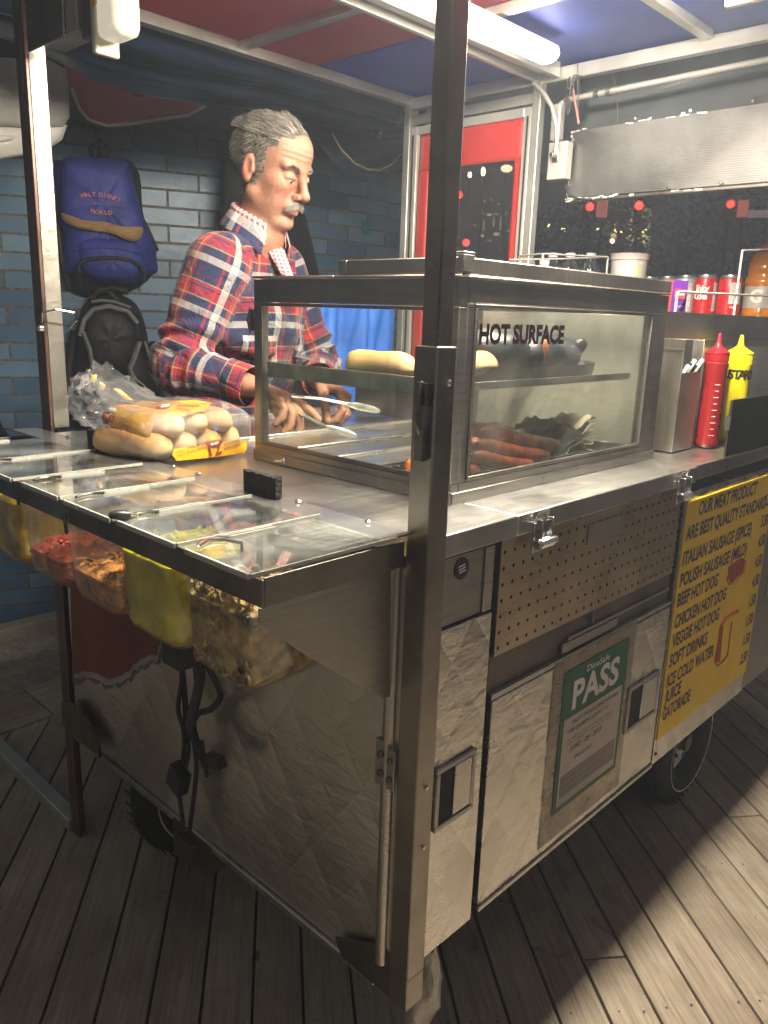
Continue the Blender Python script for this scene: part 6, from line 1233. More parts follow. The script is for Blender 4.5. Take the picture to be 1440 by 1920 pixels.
# head frame
HS = .985
HC = at(509, 318, y=1.01)
yaw, pit = R(-73), R(-18)
Fh = np.array([math.cos(yaw), math.sin(yaw), 0]); Lh = np.array([-Fh[1], Fh[0], 0])     # person's left
F3 = Fh*math.cos(pit)+np.array([0, 0, 1])*math.sin(pit); U3 = np.cross(F3, Lh); rl = R(2); L3 = Lh*math.cos(rl)+U3*math.sin(rl); U3 = np.cross(F3, L3)
HM = np.stack([F3, L3, U3], 1)     # columns: forward, left, up
def H(f, l, u): return HC+HS*(F3*f+L3*l+U3*u)
def hprims(p):
    q = ((p-HC.astype(np.float32))@HM.astype(np.float32))/HS
    q[:, 1] = np.abs(q[:, 1]) if False else q[:, 1]
    s = elli(q, (-.012, 0, .042), (.098, .076, .082))
    s = sm_union(s, elli(q, (.018, 0, -.030), (.070, .064, .088)), .03)
    s = sm_union(s, elli(q, (.040, 0, .055), (.052, .060, .048)), .03)         # forehead
    a = np.stack([q[:, 0], np.abs(q[:, 1]), q[:, 2]], 1)
    s = sm_union(s, cone(a, (.0, .056, -.060), (.060, .024, -.106), .018, .017), .022)      # jaw line
    s = sm_union(s, elli(q, (.070, 0, -.110), (.024, .027, .018)), .018)       # chin
    s = sm_union(s, elli(a, (.058, .043, -.022), (.026, .020, .022)), .022)     # cheekbone
    s = sm_union(s, elli(a, (.050, .036, -.065), (.028, .020, .028)), .02)    # cheek
    s = sm_union(s, cone(a, (.086, .010, .020), (.074, .048, .024), .0105, .0095), .012)   # brow ridge
    s = -sm_union(-s, elli(a, (.097, .031, .001), (.019, .018, .0125)), .012)    # socket
    s = sm_union(s, elli(a, (.0745, .032, .000), (.0172, .0178, .0138)), .005)     # eye with lids
    s = -sm_union(-s, cone(a, (.0935, .0215, -.0062), (.0840, .0440, -.0062), .0034, .0022), .0015)
    s = sm_union(s, cone(a, (.0905, .020, -.0005), (.0800, .046, -.0015), .0036, .0040), .003)    # upper lid fold
    s = sm_union(s, cone(a, (.087, .020, -.013), (.078, .042, -.012), .0035, .004), .006)   # eye bag
    s = sm_union(s, cone(q, (.088, 0, .016), (.112, 0, -.030), .0085, .0110), .012)          # nose bridge
    s = sm_union(s, elli(q, (.1135, 0, -.036), (.0135, .0125, .0110)), .007)
    s = sm_union(s, elli(a, (.1000, .0140, -.0405), (.0130, .0078, .0085)), .005)
    s = -sm_union(-s, elli(a, (.1055, .0075, -.0500), (.005, .0035, .005)), .003)
    s = sm_union(s, elli(q, (.080, 0, -.066), (.023, .030, .022)), .012)                    # muzzle
    s = sm_union(s, cone(a, (.1000, 0, -.0660), (.0860, .026, -.0700), .0062, .0035), .005)
    s = sm_union(s, cone(a, (.0975, 0, -.0795), (.0850, .023, -.0765), .0065, .0035), .005)
    s = -sm_union(-s, cone(a, (.1085, 0, -.0730), (.0880, .030, -.0735), .0014, .0012), .003)     # mouth line
    s = -sm_union(-s, elli(q, (.098, 0, -.0935), (.008, .022, .006)), .008)
    s = -sm_union(-s, cone(a, (.101, .021, -.040), (.088, .037, -.068), .0026, .0020), .006)        # cheek fold
    e = elli(a, (-.012, .079, -.006), (.018, .0085, .0305)); e = -sm_union(-e, elli(a, (-.007, .089, -.003), (.0105, .0080, .0195)), .003)
    e = sm_union(e, elli(a, (-.008, .080, -.030), (.011, .007, .011)), .005); e = sm_union(e, elli(a, (.004, .079, -.008), (.005, .006, .009)), .004)
    s = sm_union(s, e, .005)
    s = s+ .0007*np.sin(q[:, 2]*520+8*q[:, 1])*np.exp(-((q[:, 2]-.052)/.016)**2)*(q[:, 0] > .06)        # forehead lines
    s = s+.0010*np.sin(q[:, 1]*900)*np.exp(-((q[:, 2]-.018)/.010)**2-(q[:, 1]/.010)**2)*(q[:, 0] > .06)
    s = s+.0010*np.sin((q[:, 2]+.6*q[:, 0])*900)*np.exp(-((q[:, 0]-.052)/.012)**2-((a[:, 1]-.056)/.01)**2-((q[:, 2]+.002)/.014)**2)     # crow's feet
    s = sm_union(s, cone(a, (.086, .020, -.020), (.066, .052, -.016), .0022, .0020), .006)
    return s*HS
NB_ = HC-Fh*.040+np.array([0, 0, -.148]); NT = HC-Fh*.022+np.array([0, 0, -.068]); CHEST = np.array([.555, 1.13, 1.32]); HIP = np.array([.60, 1.35, .96])
SR = np.array([.396, 1.04, 1.482]); SL = np.array([.70, 1.185, 1.492])
ER = at(335, 686, y=1.08); WR_ = at(462, 722, y=.90); EL = np.array([.80, 1.12, 1.22]); WL = at(598, 712, y=.93)
def finger(base, d, nrm, lens, curls, r):
    """chain of three bones, curling about the axis across the finger"""
    pts = [base]; ax = np.cross(d, nrm); ax /= np.linalg.norm(ax); ang = 0
    for L, c in zip(lens, curls):
        ang += R(c); dd = d*math.cos(ang)+nrm*math.sin(ang); pts.append(pts[-1]+dd*L)
    return [(pts[i], pts[i+1], r*(1-.06*i), r*(1-.06*(i+1))) for i in range(3)]
def hand(W, D, N, side, curls, thumb, s=1.04):
    """W wrist, D along the palm, N out of the palm; side +1 puts the thumb along D x N"""
    D = np.array(D, float); D /= np.linalg.norm(D); N = np.array(N, float); N -= D*(N@D); N /= np.linalg.norm(N); T = np.cross(D, N)*side
    pr_ = []; pal = []
    for i, (off_, L) in enumerate(((.028, .086), (.009, .088), (-.010, .084), (-.028, .077))):
        k = W+(T*off_*1.02+D*L)*s; pal.append((W+T*off_*.45*s+D*.006*s, k, .0175*s, .0132*s)); ll = [(.046, .027, .021), (.050, .031, .022), (.047, .029, .021), (.037, .022, .019)][i]
        pr_ += [(a, b, r1*s, r2*s) for a, b, r1, r2 in finger(k, D+T*.10*(1.5-i)/1.5, N, [q*s for q in ll], curls[i], (.0112, .0112, .0108, .0096)[i])]
    tb = W+(T*.022+D*.022+N*.006)*s; t1 = tb+(T*thumb[0]+D*thumb[1]+N*thumb[2])*.045*s; t2 = t1+(T*thumb[3]+D*thumb[4]+N*thumb[5])*.032*s; t3 = t2+(T*thumb[3]*.7+D*thumb[4]+N*thumb[5]*1.1)*.026*s
    th = [(tb, t1, .0165*s, .0125*s), (t1, t2, .0122*s, .0108*s), (t2, t3, .0108*s, .0088*s)]
    return pal, pr_, th
D_r = at(560, 752, y=.80)-WR_; rh = hand(WR_, D_r, np.array([-.30, .15, -1.0]), 1, ((8, 14, 10), (30, 38, 24), (38, 46, 28), (42, 48, 30)), (.55, .75, .40, .1, .75, .65))
D_l = at(640, 738, y=.86)-WL; lh = hand(WL, D_l, np.array([-.4, .1, -1.0]), -1, ((45, 50, 30), (50, 55, 30), (52, 55, 30), (55, 55, 30)), (.35, .8, .5, .0, .7, .75))
if (np.cross(D_r, [-.3, .15, -1.0])@CU) < 0: pass
def body(p):
    s = hprims(p); s = sm_union(s, cone(p, NT, NB_, .050, .060), .018)
    s = sm_union(s, cone(p, NB_+np.array([0, .01, -.03]), CHEST, .055, .085), .05); s = sm_union(s, cone(p, CHEST, HIP, .085, .10), .06)
    s = sm_union(s, cone(p, SR, SL, .05, .05), .05)
    for a, e, w in ((SR, ER, WR_), (SL, EL, WL)):
        s = sm_union(s, cone(p, a, e, .052, .042), .03); s = sm_union(s, cone(p, e, e+(w-e)*.35, .040, .042), .02); s = sm_union(s, cone(p, e+(w-e)*.35, w, .042, .0275), .02)
    for pal, fg, th in (rh, lh):
        h = None
        for q in pal: d = cone(p, *q); h = d if h is None else sm_union(h, d, .012)
        for q in th: h = sm_union(h, cone(p, *q), .008 if q is th[0] else .003)
        g_ = None
        for q in fg: d = cone(p, *q); g_ = d if g_ is None else np.minimum(g_, d)
        h = sm_union(h, g_, .0035); s = sm_union(s, h, .012)
    return s
P, F = nets(body, (.15, .60, .86), (1.02, 1.50, 1.93), .0027)
qh = ((P-HC)@HM)/HS; base = np.array([.50, .275, .185]); base = np.array([.33, .165, .105]); colr = np.tile(base, (len(P), 1)); rr = np.random.RandomState(5)
def blob(c, r, col, w, sym=True):
    q = qh.copy(); q[:, 1] = np.abs(q[:, 1]) if sym else q[:, 1]; k = np.exp(-(((q-np.array(c))/np.array(r))**2).sum(1))*w; colr[:] = colr*(1-k[:, None])+np.array(col)*k[:, None]
blob((.115, 0, -.036), (.016, .016, .016), (0.448, 0.16, 0.12), .6); blob((.065, .045, -.03), (.03, .022, .025), (0.448, 0.176, 0.128), .5); blob((.05, 0, .06), (.05, .06, .03), (0.448, 0.272, 0.2), .5)
blob((.098, 0, -.073), (.02, .028, .009), (.40, .14, .12), .7); blob((.06, 0, -.10), (.05, .06, .03), (.40, .25, .19), .5); blob((-.01, .09, -.005), (.03, .02, .04), (0.464, 0.192, 0.144), .5); blob((.085, .032, .0), (.012, .02, .011), (.36, .18, .14), .5)
for c_ in ((.06, .05, .035), (.075, .02, .06), (.03, .066, -.02)): blob(c_, (.006, .0025, .0025), (.25, .11, .07), .8, False)
def skinmat():
    m, nt, b = newmat('skin'); at_ = nt.nodes.new('ShaderNodeAttribute'); at_.attribute_name = 'tone'; v = coords(nt)
    n1 = noise(nt, v, 32, 6, .7); n2 = noise(nt, v, 220, 3, .6)
    c = mixc(nt, .7, at_.outputs['Color'], ramp(nt, n1, [(.3, (.66, .50, .47)), (.7, (1.12, 1.1, 1.08))]), 'MULTIPLY'); nt.links.new(c, b.inputs['Base Color'])
    b.inputs['Roughness'].default_value = .58; b.inputs['Subsurface Weight'].default_value = .12; b.inputs['Subsurface Radius'].default_value = (.012, .004, .002); b.inputs['Subsurface Scale'].default_value = .5
    k = bump(nt, None, n1, .7, .004); bump(nt, b, n2, .45, .0015, k); return m
man = fastmesh('person', P, F, skinmat(), None, colr=colr)
tag(man, 'grey-haired moustached man in a plaid shirt, head bowed, working tongs behind the counter', 'person')
ORG[man.name] = np.zeros(3)
# eyes: thin slits between the lids
b = MB(); EYW = mat('eye_white', (.34, .29, .26), .2, var=.02); EYD = mat('iris', (.03, .02, .015), .15, var=.02)
for s_ in (-1, 1):
    b = MB(); b.ell(H(.0755, s_*.032, -.0040), (HS*.0138,)*3, 20); ey = b.build('eyeball', EYW, man, angle=180)
    b = MB(); b.ell(H(.0755+.0092, s_*.032, -.0085), (HS*.0054,)*3, 14); b.build('iris', EYD, ey, angle=180)
# hair
def strand(b, p, d, L, r, curl, rr, seg=4):
    pts = []; q = np.array(p, float); d = d/np.linalg.norm(d)
    for i in range(seg+1):
        pts.append(q.copy()); d = d+curl*(.5+i*.3)/seg+rr.normal(0, .08, 3); d /= np.linalg.norm(d); q = q+d*L/seg
    n = len(pts); T = d; sd = np.cross(T, rr.normal(0, 1, 3)); sd /= np.linalg.norm(sd); up = np.cross(sd, T)
    vs = []
    for i, q in enumerate(pts):
        w = r*(1-.75*i/seg)
        for k in range(3): a = 2.094*k; vs.append(q+w*(math.cos(a)*sd+math.sin(a)*up))
    b.add(vs, [(i*3+k, i*3+(k+1) % 3, (i+1)*3+(k+1) % 3, (i+1)*3+k) for i in range(n-1) for k in range(3)])
def hairmat(nm, dark, lite, bias):
    m, nt, b = newmat(nm); g = nt.nodes.new('ShaderNodeNewGeometry'); nt.links.new(ramp(nt, g.outputs['Random Per Island'], [(bias, dark), (min(1, bias+.35), lite)]), b.inputs['Base Color']); b.inputs['Roughness'].default_value = .42; return m
HG = hairmat('grey_hair', (.04, .034, .028), (.27, .245, .21), .38); HW = hairmat('silver_hair', (.10, .088, .072), (.38, .345, .30), .30)
def scalp(p): return hprims(p.reshape(-1, 3).astype(np.float32))
rr = np.random.RandomState(9); hb_ = MB(); cap = []; nh = 0
N0 = 30000; dirs_ = rr.normal(0, 1, (N0, 3)); dirs_ /= np.linalg.norm(dirs_, axis=1)[:, None]
# points of the head surface: take vertices of the body mesh that belong to the hairy scalp
f, l, u = qh[:, 0], qh[:, 1], qh[:, 2]; al = np.abs(l)
hairline = (u > .080-np.maximum(0, -(f-.052))*1.9) & (u > -.06) & (f < .074) & (u > -.035-.0*f)
side = (f < .028) & (u > -.012) & (al > .04) ; back = (f < -.03) & (u > -.070) ; sideburn = (f > -.002) & (f < .016) & (u > -.040) & (al > .06) & (u < .0)
ear = (al > .0715) & (f > -.034) & (f < .010) & (u < .028) & (u > -.045)
topm = (u > .082) & (f < .074) | ((u > .056) & (f < .052))
ok = (topm | side & (u > .02-.0*f) | back | side | sideburn) & ~ear & (np.linalg.norm(qh-np.array([0, 0, .02]), axis=1) < .16)
temple = (f > .036) & (u < .048) & (al > .03); ok &= ~temple
ids = np.where(ok)[0]
def grad(p, e=.002):
    g = np.stack([scalp(p+e*np.eye(3)[k])-scalp(p-e*np.eye(3)[k]) for k in range(3)], 1); return g/np.linalg.norm(g, axis=1)[:, None]
sel = rr.choice(ids, 11000, replace=True); Ps = P[sel]; Gs = grad(Ps)
hw = MB()
g_w = 1.0
for p, g, q in zip(Ps, Gs, qh[sel]):
    top = q[2] > .07; fr = q[0] > .02
    flow = -F3*1.0-U3*.05+g*(.55 if fr else .30) if top else -F3*.75-U3*.8+g*.28
    if top: flow = flow+L3*.25*math.sin(q[0]*90)
    L = (.034 if fr and top else .026) if top else .017
    if q[2] < 0: L = .010
    tgt = hw if (rr.rand() < (.62 if (top or fr) else .25)) else hb_
    w = L3*math.sin(q[0]*140+q[1]*60)*.35
    strand(tgt, p+g*.001, flow+w*.35, L*rr.uniform(.6, 1.1), g_w*.00062*rr.uniform(.8, 1.3), -g*(.55 if top else .2)+w*.7+g*.5*(fr and top), rr)
hb_.build('hair', HG, man, angle=180); hw.build('hair_grey', HW, man, angle=180)
# under-hair cap so that no scalp shows
capm = MB(); idset = {int(i): k for k, i in enumerate(ids)}; keep = ok[F].all(1); Fk = F[keep]; uniq, inv = np.unique(Fk, return_inverse=True); gg = grad(P[uniq]); capP = P[uniq]+gg*.0014
fastmesh('hair_base', capP, inv.reshape(-1, 4), mat('hair_base_grey', (.10, .085, .07), .7, var=.4, vs=90, bmp=.6, bs=160), man)
mo = MB()
for i in range(1000):
    l_ = rr.uniform(-.029, .029); a = abs(l_)/.03; q = np.array([.1025-.012*a*a+rr.uniform(-.002, .002), l_, -.0545-.010*a*a+rr.uniform(-.005, .005)])
    strand(mo, H(*q), -U3*1.0+L3*np.sign(l_)*(.35+.6*a)+F3*.35, rr.uniform(.008, .015), .0007, -F3*.25-U3*.1, rr, 3)
mo.build('moustache', HW, man, angle=180)
eb_ = MB()
for s_ in (-1, 1):
    for i in range(240):
        t_ = rr.rand(); q = (.0945-.018*t_*t_, s_*(.012+.040*t_), .0185+.009*math.sin(t_*2.6)-.004*t_+rr.uniform(-.0032, .0032)); strand(eb_, H(*q), L3*s_+U3*rr.uniform(-.3, .4)+F3*.2, rr.uniform(.006, .010), .0010, -F3*.2, rr, 2)
eb_.build('eyebrows', HG, man, angle=180)
# ---- shirt
TA = R(22); TR = np.array([[math.cos(TA), -math.sin(TA), 0], [math.sin(TA), math.cos(TA), 0], [0, 0, 1]], np.float32)
def shirt_core(p):
    fr = np.array([.07, -1., 0]); 
    w1 = .0055*np.sin(p[:, 2]*55+p[:, 0]*30+2*np.sin(p[:, 1]*20))+.003*np.sin(p[:, 0]*70-p[:, 2]*38)
    s = elli(p, CHEST+np.array([0, -.008, .035]), (.176, .128, .19), TR); s = sm_union(s, elli(p, (.575, 1.20, 1.15), (.176, .150, .25), TR), .06)
    s = sm_union(s, cone(p, SR+np.array([.03, 0, .0]), NB_+np.array([-.015, .02, -.015]), .058, .062), .05); s = sm_union(s, cone(p, SL+np.array([-.03, 0, 0]), NB_+np.array([.015, .02, -.015]), .058, .062), .05)
    s = sm_union(s, cone(p, (.60, 1.24, 1.05), HIP+np.array([0, 0, -.05]), .165, .17), .05)
    return s+w1
def arm_d(p, a, e, w, r0, r1, r2):
    t = np.clip(((p-e)@(w-e))/float((w-e)@(w-e)), 0, 1); fold_ = .0075*np.sin(t*34+3*np.sin(p[:, 0]*40))*np.exp(-((t-.15)/.3)**2)
    t2 = np.clip(((p-a)@(e-a))/float((e-a)@(e-a)), 0, 1); fold2 = .008*np.sin(t2*26+2.5*np.sin(p[:, 2]*30+p[:, 1]*25))*np.exp(-((t2-.85)/.28)**2)
    return sm_union(cone(p, a, e, r0, r1)+fold2, cone(p, e, w, r1*.98, r2)+fold_, .02)
CRf = ER+(WR_-ER)*.80; CLf = EL+(WL-EL)*.86
def armR(p): return arm_d(p, SR, ER, CRf, .078, .066, .047)
def armL(p): return arm_d(p, SL, EL, CLf, .076, .062, .047)
def shirt(p):
    s = shirt_core(p); s = sm_union(s, armR(p), .03); s = sm_union(s, armL(p), .03)
    # neck opening: a V in front, and the open cuffs
    q = ((p-NB_)); cut = cone(p, NT, NB_+np.array([.012, -.030, -.02]), .060, .052); s = -sm_union(-s, cut, .006)
    vcut = cone(p, NB_+np.array([.03, -.08, -.02]), NB_+np.array([.055, -.15, -.13]), .030, .006); s = -sm_union(-s, vcut, .005)
    for c0, e0 in ((CRf, ER), (CLf, EL)):
        d_ = (c0-e0)/np.linalg.norm(c0-e0); c1 = c0+d_*.05; s = -sm_union(-s, cone(p, c0+d_*.018, c1+d_*.1, .040, .06), .004)
    return s
PS, FS = nets(shirt, (.12, .72, .86), (1.06, 1.52, 1.60), .0042)
dc_, dr_, dl_ = shirt_core(PS.astype(np.float32)), armR(PS.astype(np.float32)), armL(PS.astype(np.float32))
part = np.argmin(np.stack([dc_-.004, dr_, dl_]), 0); ang = np.arctan2(PS[:, 0]-.575, -(PS[:, 1]-1.20)); UVT = np.stack([ang*.17, PS[:, 2]+.10*(PS[:, 1]-1.1)], 1)
def armuv(a, e, w):
    q = PS; L1 = np.linalg.norm(e-a); d1 = (e-a)/L1; d2 = (w-e)/np.linalg.norm(w-e); t1 = (q-a)@d1; t2 = (q-e)@d2; fa = cone(q, a, e, .07, .06) < cone(q, e, w, .06, .05)
    L = np.where(fa, np.minimum(t1, L1+.05), L1+t2); rf = np.cross(d1, d2); rf /= np.linalg.norm(rf)
    c_ = np.where(fa[:, None], a+t1[:, None]*d1, e+t2[:, None]*d2); rv = q-c_; n1 = np.cross(rf, d1); n2 = np.cross(rf, d2); nn = np.where(fa[:, None], n1, n2)
    return np.stack([np.arctan2(rv@rf, (rv*nn).sum(1))*.060+.3, -L+.04], 1)
UVA = np.stack([UVT, armuv(SR, ER, CRf), armuv(SL, EL, CLf)]); fp = np.round(part[FS].astype(float).mean(1)+.01).astype(int); fp = part[FS][:, 0]
luv = UVA[fp[:, None], FS]           # face x 4 x 2
for comp, per_ in ((0, None),):
    for k_p, wrap in ((0, .17*2*math.pi), (1, .06*2*math.pi), (2, .06*2*math.pi)):
        m_ = fp == k_p; u_ = luv[m_, :, 0]; u_ = u_-np.round((u_-u_[:, :1])/wrap)*wrap; luv[m_, :, 0] = u_
def plaid(nm, per, cols, colsv, twill=900):
    m, nt, b = newmat(nm); tc = nt.nodes.new('ShaderNodeTexCoord'); sp = nt.nodes.new('ShaderNodeSeparateXYZ'); nt.links.new(tc.outputs['UV'], sp.inputs[0])
    def band(s, st):
        r = nt.nodes.new('ShaderNodeValToRGB'); r.color_ramp.interpolation = 'CONSTANT'; e = r.color_ramp.elements
        while len(e) < len(st): e.new(.5)
        for i, (p_, c_) in enumerate(st): e[i].position = p_; e[i].color = (*c_, 1)
        nt.links.new(mth(nt, 'FRACT', mth(nt, 'MULTIPLY', s, 1/per)), r.inputs[0]); return r.outputs[0]
    cu, cv = band(sp.outputs[0], cols), band(sp.outputs[1], colsv)
    k = mth(nt, 'ADD', mth(nt, 'MULTIPLY', mth(nt, 'SINE', mth(nt, 'MULTIPLY', mth(nt, 'ADD', sp.outputs[0], sp.outputs[1]), 2200.0)), .12), .5)
    c = mixc(nt, k, cu, cv); v = coords(nt); n1 = noise(nt, v, 10, 5, .6); c = mixc(nt, .35, c, ramp(nt, n1, [(.3, (.7,)*3), (.7, (1.1,)*3)]), 'MULTIPLY')
    nt.links.new(c, b.inputs['Base Color']); b.inputs['Roughness'].default_value = .85; b.inputs['Specular IOR Level'].default_value = .2; b.inputs['Sheen Weight'].default_value = .15
    k2 = bump(nt, None, noise(nt, coords(nt, (1, 1, 1)), 14, 4, .55, 1.2), .9, .018); bump(nt, b, noise(nt, v, 260, 2), .2, .001, k2); return m
NAV, RED_, WH, YE, MG = (.020, .026, .070), (.33, .020, .024), (.46, .44, .42), (.36, .28, .13), (.08, .014, .045)
PLD = plaid('plaid_flannel', .118, [(0, NAV), (.22, MG), (.26, NAV), (.34, RED_), (.40, YE), (.43, RED_), (.56, NAV), (.68, WH), (.82, NAV), (.88, RED_), (.93, NAV)], [(0, NAV), (.24, WH), (.38, NAV), (.54, YE), (.57, RED_), (.74, MG), (.78, RED_), (.84, YE), (.87, NAV), (.95, MG)])
sh = fastmesh('shirt', PS, FS, PLD, man, luv=luv)
# collar
def collar(nm, m_, r0, h, drop, out, a_open, par, lift=0, th=.003, uvk=1.0):
    b = MB(); P_, U_ = [], []; c0 = HC-Fh*.036+np.array([0, 0, -.096+lift]); ax = (NT-NB_)/np.linalg.norm(NT-NB_); fw = np.array([Fh[0]*.4+.05, -1, 0]); fw -= ax*(fw@ax); fw /= np.linalg.norm(fw); lf = np.cross(ax, fw)
    n = 44
    prof_ = [(r0, -h), (r0-.002, 0), (r0+.004, .004), (r0+.010, -.004), (r0+out*.6, -drop*.5), (r0+out, -drop)]
    for j, (r_, z_) in enumerate(prof_):
        row, ur = [], []
        for i in range(n+1):
            a = math.pi+( -math.pi+a_open+(2*math.pi-2*a_open)*i/n); fr_ = abs(i/n*2-1)**6; ext = fr_*.030 if j >= 4 else 0
            rr_ = r_+ext*.4; zz = z_-ext*.75-.030*(abs(i/n*2-1)**2)
            row.append(c0+rr_*(math.cos(a)*fw+math.sin(a)*lf)*np.array([1, 1, 1])+ax*zz); ur.append((a*r0*uvk+.02, (j*.012)*uvk))
        P_.append(row); U_.append(ur)
    b.grid(P_, uv=U_); return b.build(nm, m_, par, angle=180, solid=th, sub=1)
SC = plaid('small_check', .012, [(0, (.5, .06, .07)), (.5, (.62, .58, .56))], [(0, (.5, .06, .07)), (.5, (.62, .58, .56))])
collar('collar', PLD, .0655, .02, .042, .028, R(34), sh, -.006); collar('inner_collar', SC, .0625, .025, .03, .010, R(26), sh, .006, .002)
b = MB(); n = 14; P_, U_ = [], []
for j in range(n+1):
    t_ = j/n; c = NB_+np.array([.025, -.048, -.02])*(1-t_)+np.array([.052, -.112, -.16])*t_; w_ = .042*(1-t_)+.010; P_.append([c+np.array([w_*k*.93, w_*k*.37+.022*abs(k)**1.5, 0]) for k in (-1, -.5, 0, .5, 1)]); U_.append([(w_*k, -t_*.18) for k in (-1, -.5, 0, .5, 1)])
b.grid(P_, uv=U_); b.build('undershirt', SC, sh, angle=180, solid=.002)
# placket, snap buttons, pocket flap: laid on the shirt by marching towards it
def onshirt(x, z, y0=.80, lift=.002):
    p = np.array([[x, y0, z]], np.float32)
    for _ in range(60):
        d = float(shirt(p)[0]); 
        if d < .0008: break
        p[0, 1] += d*.8
    return np.array([p[0, 0], p[0, 1]-lift, p[0, 2]], float)
b = MB(); P_, U_ = [], []
for j in range(26):
    t_ = j/25; z = 1.335-.26*t_; xc = .650+.005*t_; P_.append([onshirt(xc+dx, z, lift=.0045 if abs(dx) < .016 else .0005) for dx in (-.019, -.015, 0, .015, .019)]); U_.append([(xc+dx+.03, z+.05) for dx in (-.019, -.015, 0, .015, .019)])
b.grid(P_, uv=U_); b.build('placket', PLD, sh, angle=60)
SN = mat('snap_button', (.35, .33, .32), .25, .7)
for z in (1.315, 1.235, 1.155):
    b = MB(); c = onshirt(.652, z, lift=.0055); b.lathe([(.0052, 0), (.0058, .001), (.005, .0028), (.003, .0022), (.0, .0026)], c, 16, (-.1, -1, 0), cap=False); b.build('snap_button', SN, sh)
for sx, nm in ((-1, 'pocket'),):
    x0, x1 = .44, .54; b = MB(); rows_ = [(1.315, 1), (1.285, 1), (1.262, 1)]; P_ = []; U_ = []
    for j, z in enumerate((1.318, 1.300, 1.285, 1.272)):
        P_.append([onshirt(x0+(x1-x0)*i/8, z-(.018*(1-abs(i/4-1)) if j == 3 else 0), lift=.006 if 0 < j else .001) for i in range(9)]); U_.append([(.2+.11*i/8, .02*j+.03) for i in range(9)])
    b.grid(P_, uv=U_); b.build('pocket_flap', PLD, sh, angle=60, solid=.002)
# cuffs
for c0, e0 in ((CRf, ER), (CLf, EL)):
    d_ = (c0-e0)/np.linalg.norm(c0-e0); a1 = np.cross(d_, [0, 0, 1.]); a1 /= np.linalg.norm(a1); a2 = np.cross(a1, d_); b = MB(); P_, U_ = [], []
    for j, (t_, r_) in enumerate(((-.010, .050), (-.008, .053), (.02, .0515), (.048, .049), (.050, .046), (.03, .045))):
        P_.append([c0+d_*t_+(r_+.0015*math.sin(5*a+j))*(a1*math.cos(a)*.92+a2*math.sin(a)) for a in np.linspace(0, 2*math.pi, 36, endpoint=False)]); U_.append([(a*.05, t_+.05) for a in np.linspace(0, 2*math.pi, 36, endpoint=False)])
    b.grid(P_, closeu=True, uv=U_); b.build('cuff', PLD, sh, angle=180)
# trousers and shoes
KR, KL, AR, AL = np.array([.50, 1.36, .52]), np.array([.72, 1.36, .52]), np.array([.49, 1.42, .10]), np.array([.73, 1.42, .10])
def trou(p):
    s = elli(p, HIP+np.array([0, .01, -.03]), (.185, .14, .13))
    for h_, k_, a_ in ((np.array([.52, 1.34, .90]), KR, AR), (np.array([.69, 1.34, .90]), KL, AL)): s = sm_union(s, cone(p, h_, k_, .100, .075), .03); s = sm_union(s, cone(p, k_, a_, .073, .062), .02)
    return s+.003*np.sin(p[:, 2]*60+p[:, 0]*40)
PT, FT = nets(trou, (.30, 1.14, .03), (.90, 1.56, 1.12), .008); fastmesh('trousers', PT, FT, mat('dark_jeans', (.02, .03, .06), .85, bmp=.3, bs=200), man)
def shoes(p): return np.minimum(*[np.maximum(sm_union(cone(p, a+np.array([0, .03, -.05]), a+np.array([0, -.17, -.062]), .045, .038), cone(p, a, a+np.array([0, 0, -.05]), .05, .048), .03), -(p[:, 2]-.002)) for a in (AR, AL)])
PT, FT = nets(shoes, (.38, 1.14, -.02), (.84, 1.56, .18), .007); fastmesh('shoes', PT, FT, BLK, man)
# tongs
tg = thing('tongs', 'scissor grill tongs held in both hands over the wells', 'tongs', tuple(at(600, 755, y=.78)))
TG = mat('worn_tongs', (.55, .56, .50), .35, .8, .2, 30)
p0, p1, p2 = at(545, 742, y=.815), at(650, 757, y=.755), at(712, 771, y=.74); q0, q1, q2 = at(560, 775, y=.80), at(612, 800, y=.72), at(668, 818, y=.67)
b = MB(); b.tube([p0, (p0+p1)/2+np.array([0, 0, .003]), p1], .0042, 8); b.tube([p1, p1+(p2-p1)*.3, p1+(p2-p1)*.8, p2], [.0045, .009, .009, .004], 10, sx=.4); b.build('arm', TG, tg)
b = MB(); b.tube([q0, (q0+q1)/2, q1], .0042, 8); b.tube([q1, q1+(q2-q1)*.3, q1+(q2-q1)*.8, q2], [.0045, .008, .008, .004], 10, sx=.4); b.build('arm', TG, tg)
# coat on the wall behind him
PW = (.0, 2.20, 0)
def coatpt(px, py, y): return at(px, py, y=y)
b = MB(); ol = [(418, 300), (430, 250), (470, 235), (540, 300), (566, 380), (584, 450), (600, 520), (606, 640), (600, 760), (430, 760), (418, 600), (412, 420)]; cen = np.array([505, 500.])
pts = np.array(ol, float); out = []
for i in range(len(pts)):
    a_0, a_1 = pts[i], pts[(i+1) % len(pts)]
    for t_ in (0, .25, .5, .75): out.append(a_0+(a_1-a_0)*t_)
rows = [[at(*(cen+(p-cen)*s), y=2.28-.10*(1-s**3)**.5+.006*math.sin(i*.8)*s) for i, p in enumerate(out)] for s in (1, .97, .9, .75, .5, .25, .05)]
b.grid(rows, closeu=True); b.add(rows[-1], [tuple(range(len(out)))]); tag(b.build('black_coat', mat('black_wool', (.012, .013, .016), .85, bmp=.3, bs=80), angle=180), 'black coat hanging on the brick wall behind the man', 'coat')
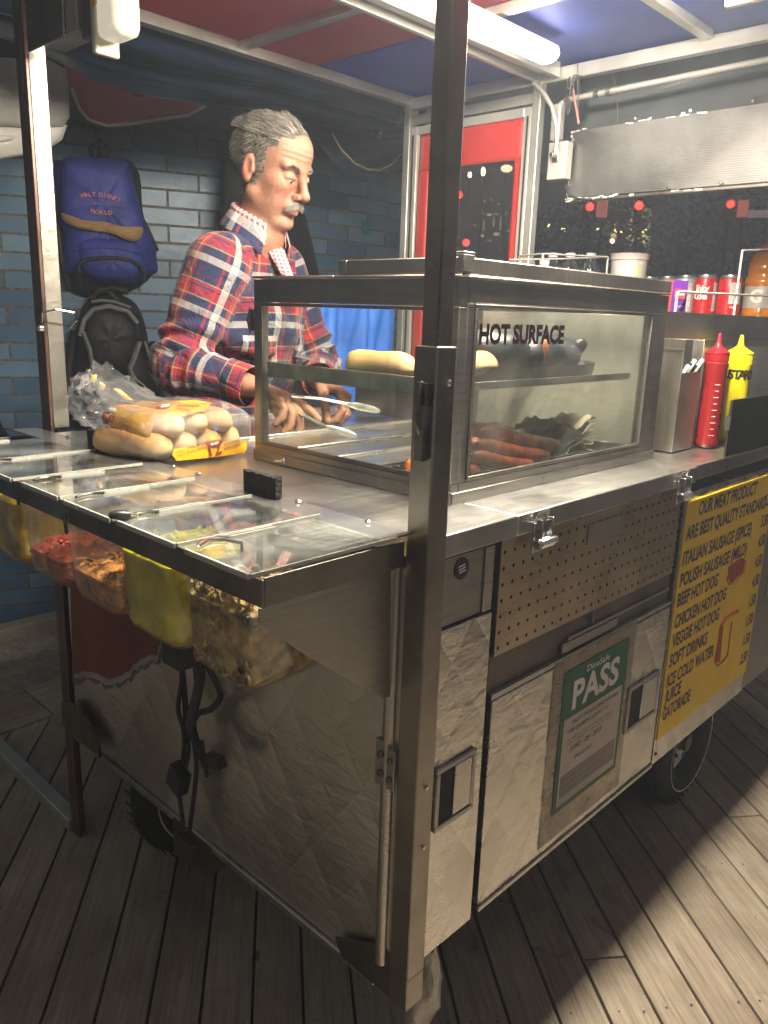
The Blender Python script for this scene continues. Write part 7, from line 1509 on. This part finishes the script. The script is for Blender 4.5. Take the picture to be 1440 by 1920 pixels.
# ------------------------------------------------------------------ thin smoke from the grill in the night air
b = MB(); b.box(-22, 128, -22, 128, -1.3, 48); hz, nt, pb_ = newmat('thin_smoke'); nt.nodes.remove(pb_)
pv = nt.nodes.new('ShaderNodeVolumePrincipled'); pv.inputs['Color'].default_value = (.74, .82, 1.0, 1); pv.inputs['Density'].default_value = .013; pv.inputs['Anisotropy'].default_value = .3
nt.links.new(pv.outputs[0], nt.nodes['Material Output'].inputs['Volume']); hzo = b.build('haze', hz, smooth=False); tag(hzo, kind='stuff')
hzo['label'] = 'thin smoky air around the cart'
# ------------------------------------------------------------------ one object for each small separate piece
def split_loose(ob, name):
    me = ob.data; n = len(me.vertices); par = list(range(n))
    def fnd(a):
        while par[a] != a: par[a] = par[par[a]]; a = par[a]
        return a
    for e in me.edges: a, b = fnd(e.vertices[0]), fnd(e.vertices[1]); par[a] = b
    gr = {}
    for p in me.polygons: gr.setdefault(fnd(p.vertices[0]), []).append(tuple(p.vertices))
    if len(gr) < 2: return
    for fs in gr.values():
        ids_ = sorted({v for f in fs for v in f}); mp = {v: i for i, v in enumerate(ids_)}; m2 = bpy.data.meshes.new(name); m2.from_pydata([tuple(me.vertices[v].co) for v in ids_], [], [tuple(mp[v] for v in f) for f in fs]); m2.update()
        m2.polygons.foreach_set('use_smooth', [True]*len(m2.polygons)); m2.set_sharp_from_angle(angle=R(40))
        for mm in me.materials: m2.materials.append(mm)
        o = bpy.data.objects.new(name, m2); COL.objects.link(o); o.parent = ob.parent; o.location = ob.location
    bpy.data.objects.remove(ob)
for pre, nm in (('strip_screws', 'screw'), ('rivets', 'rivet'), ('hinge_screws', 'screw'), ('screws', 'screw'), ('coupling', 'coupling'), ('plug', 'plug'), ('strap', 'strap'), ('dark_lens', 'dark_lens'), ('side_trim', 'side_trim'), ('peeling_edge', 'peeling_chip'), ('hanging_loop', 'hanging_loop'), ('spring', 'spring')):
    for ob in [o for o in bpy.data.objects if o.name.split('.')[0] == pre and o.type == 'MESH']: split_loose(ob, nm)
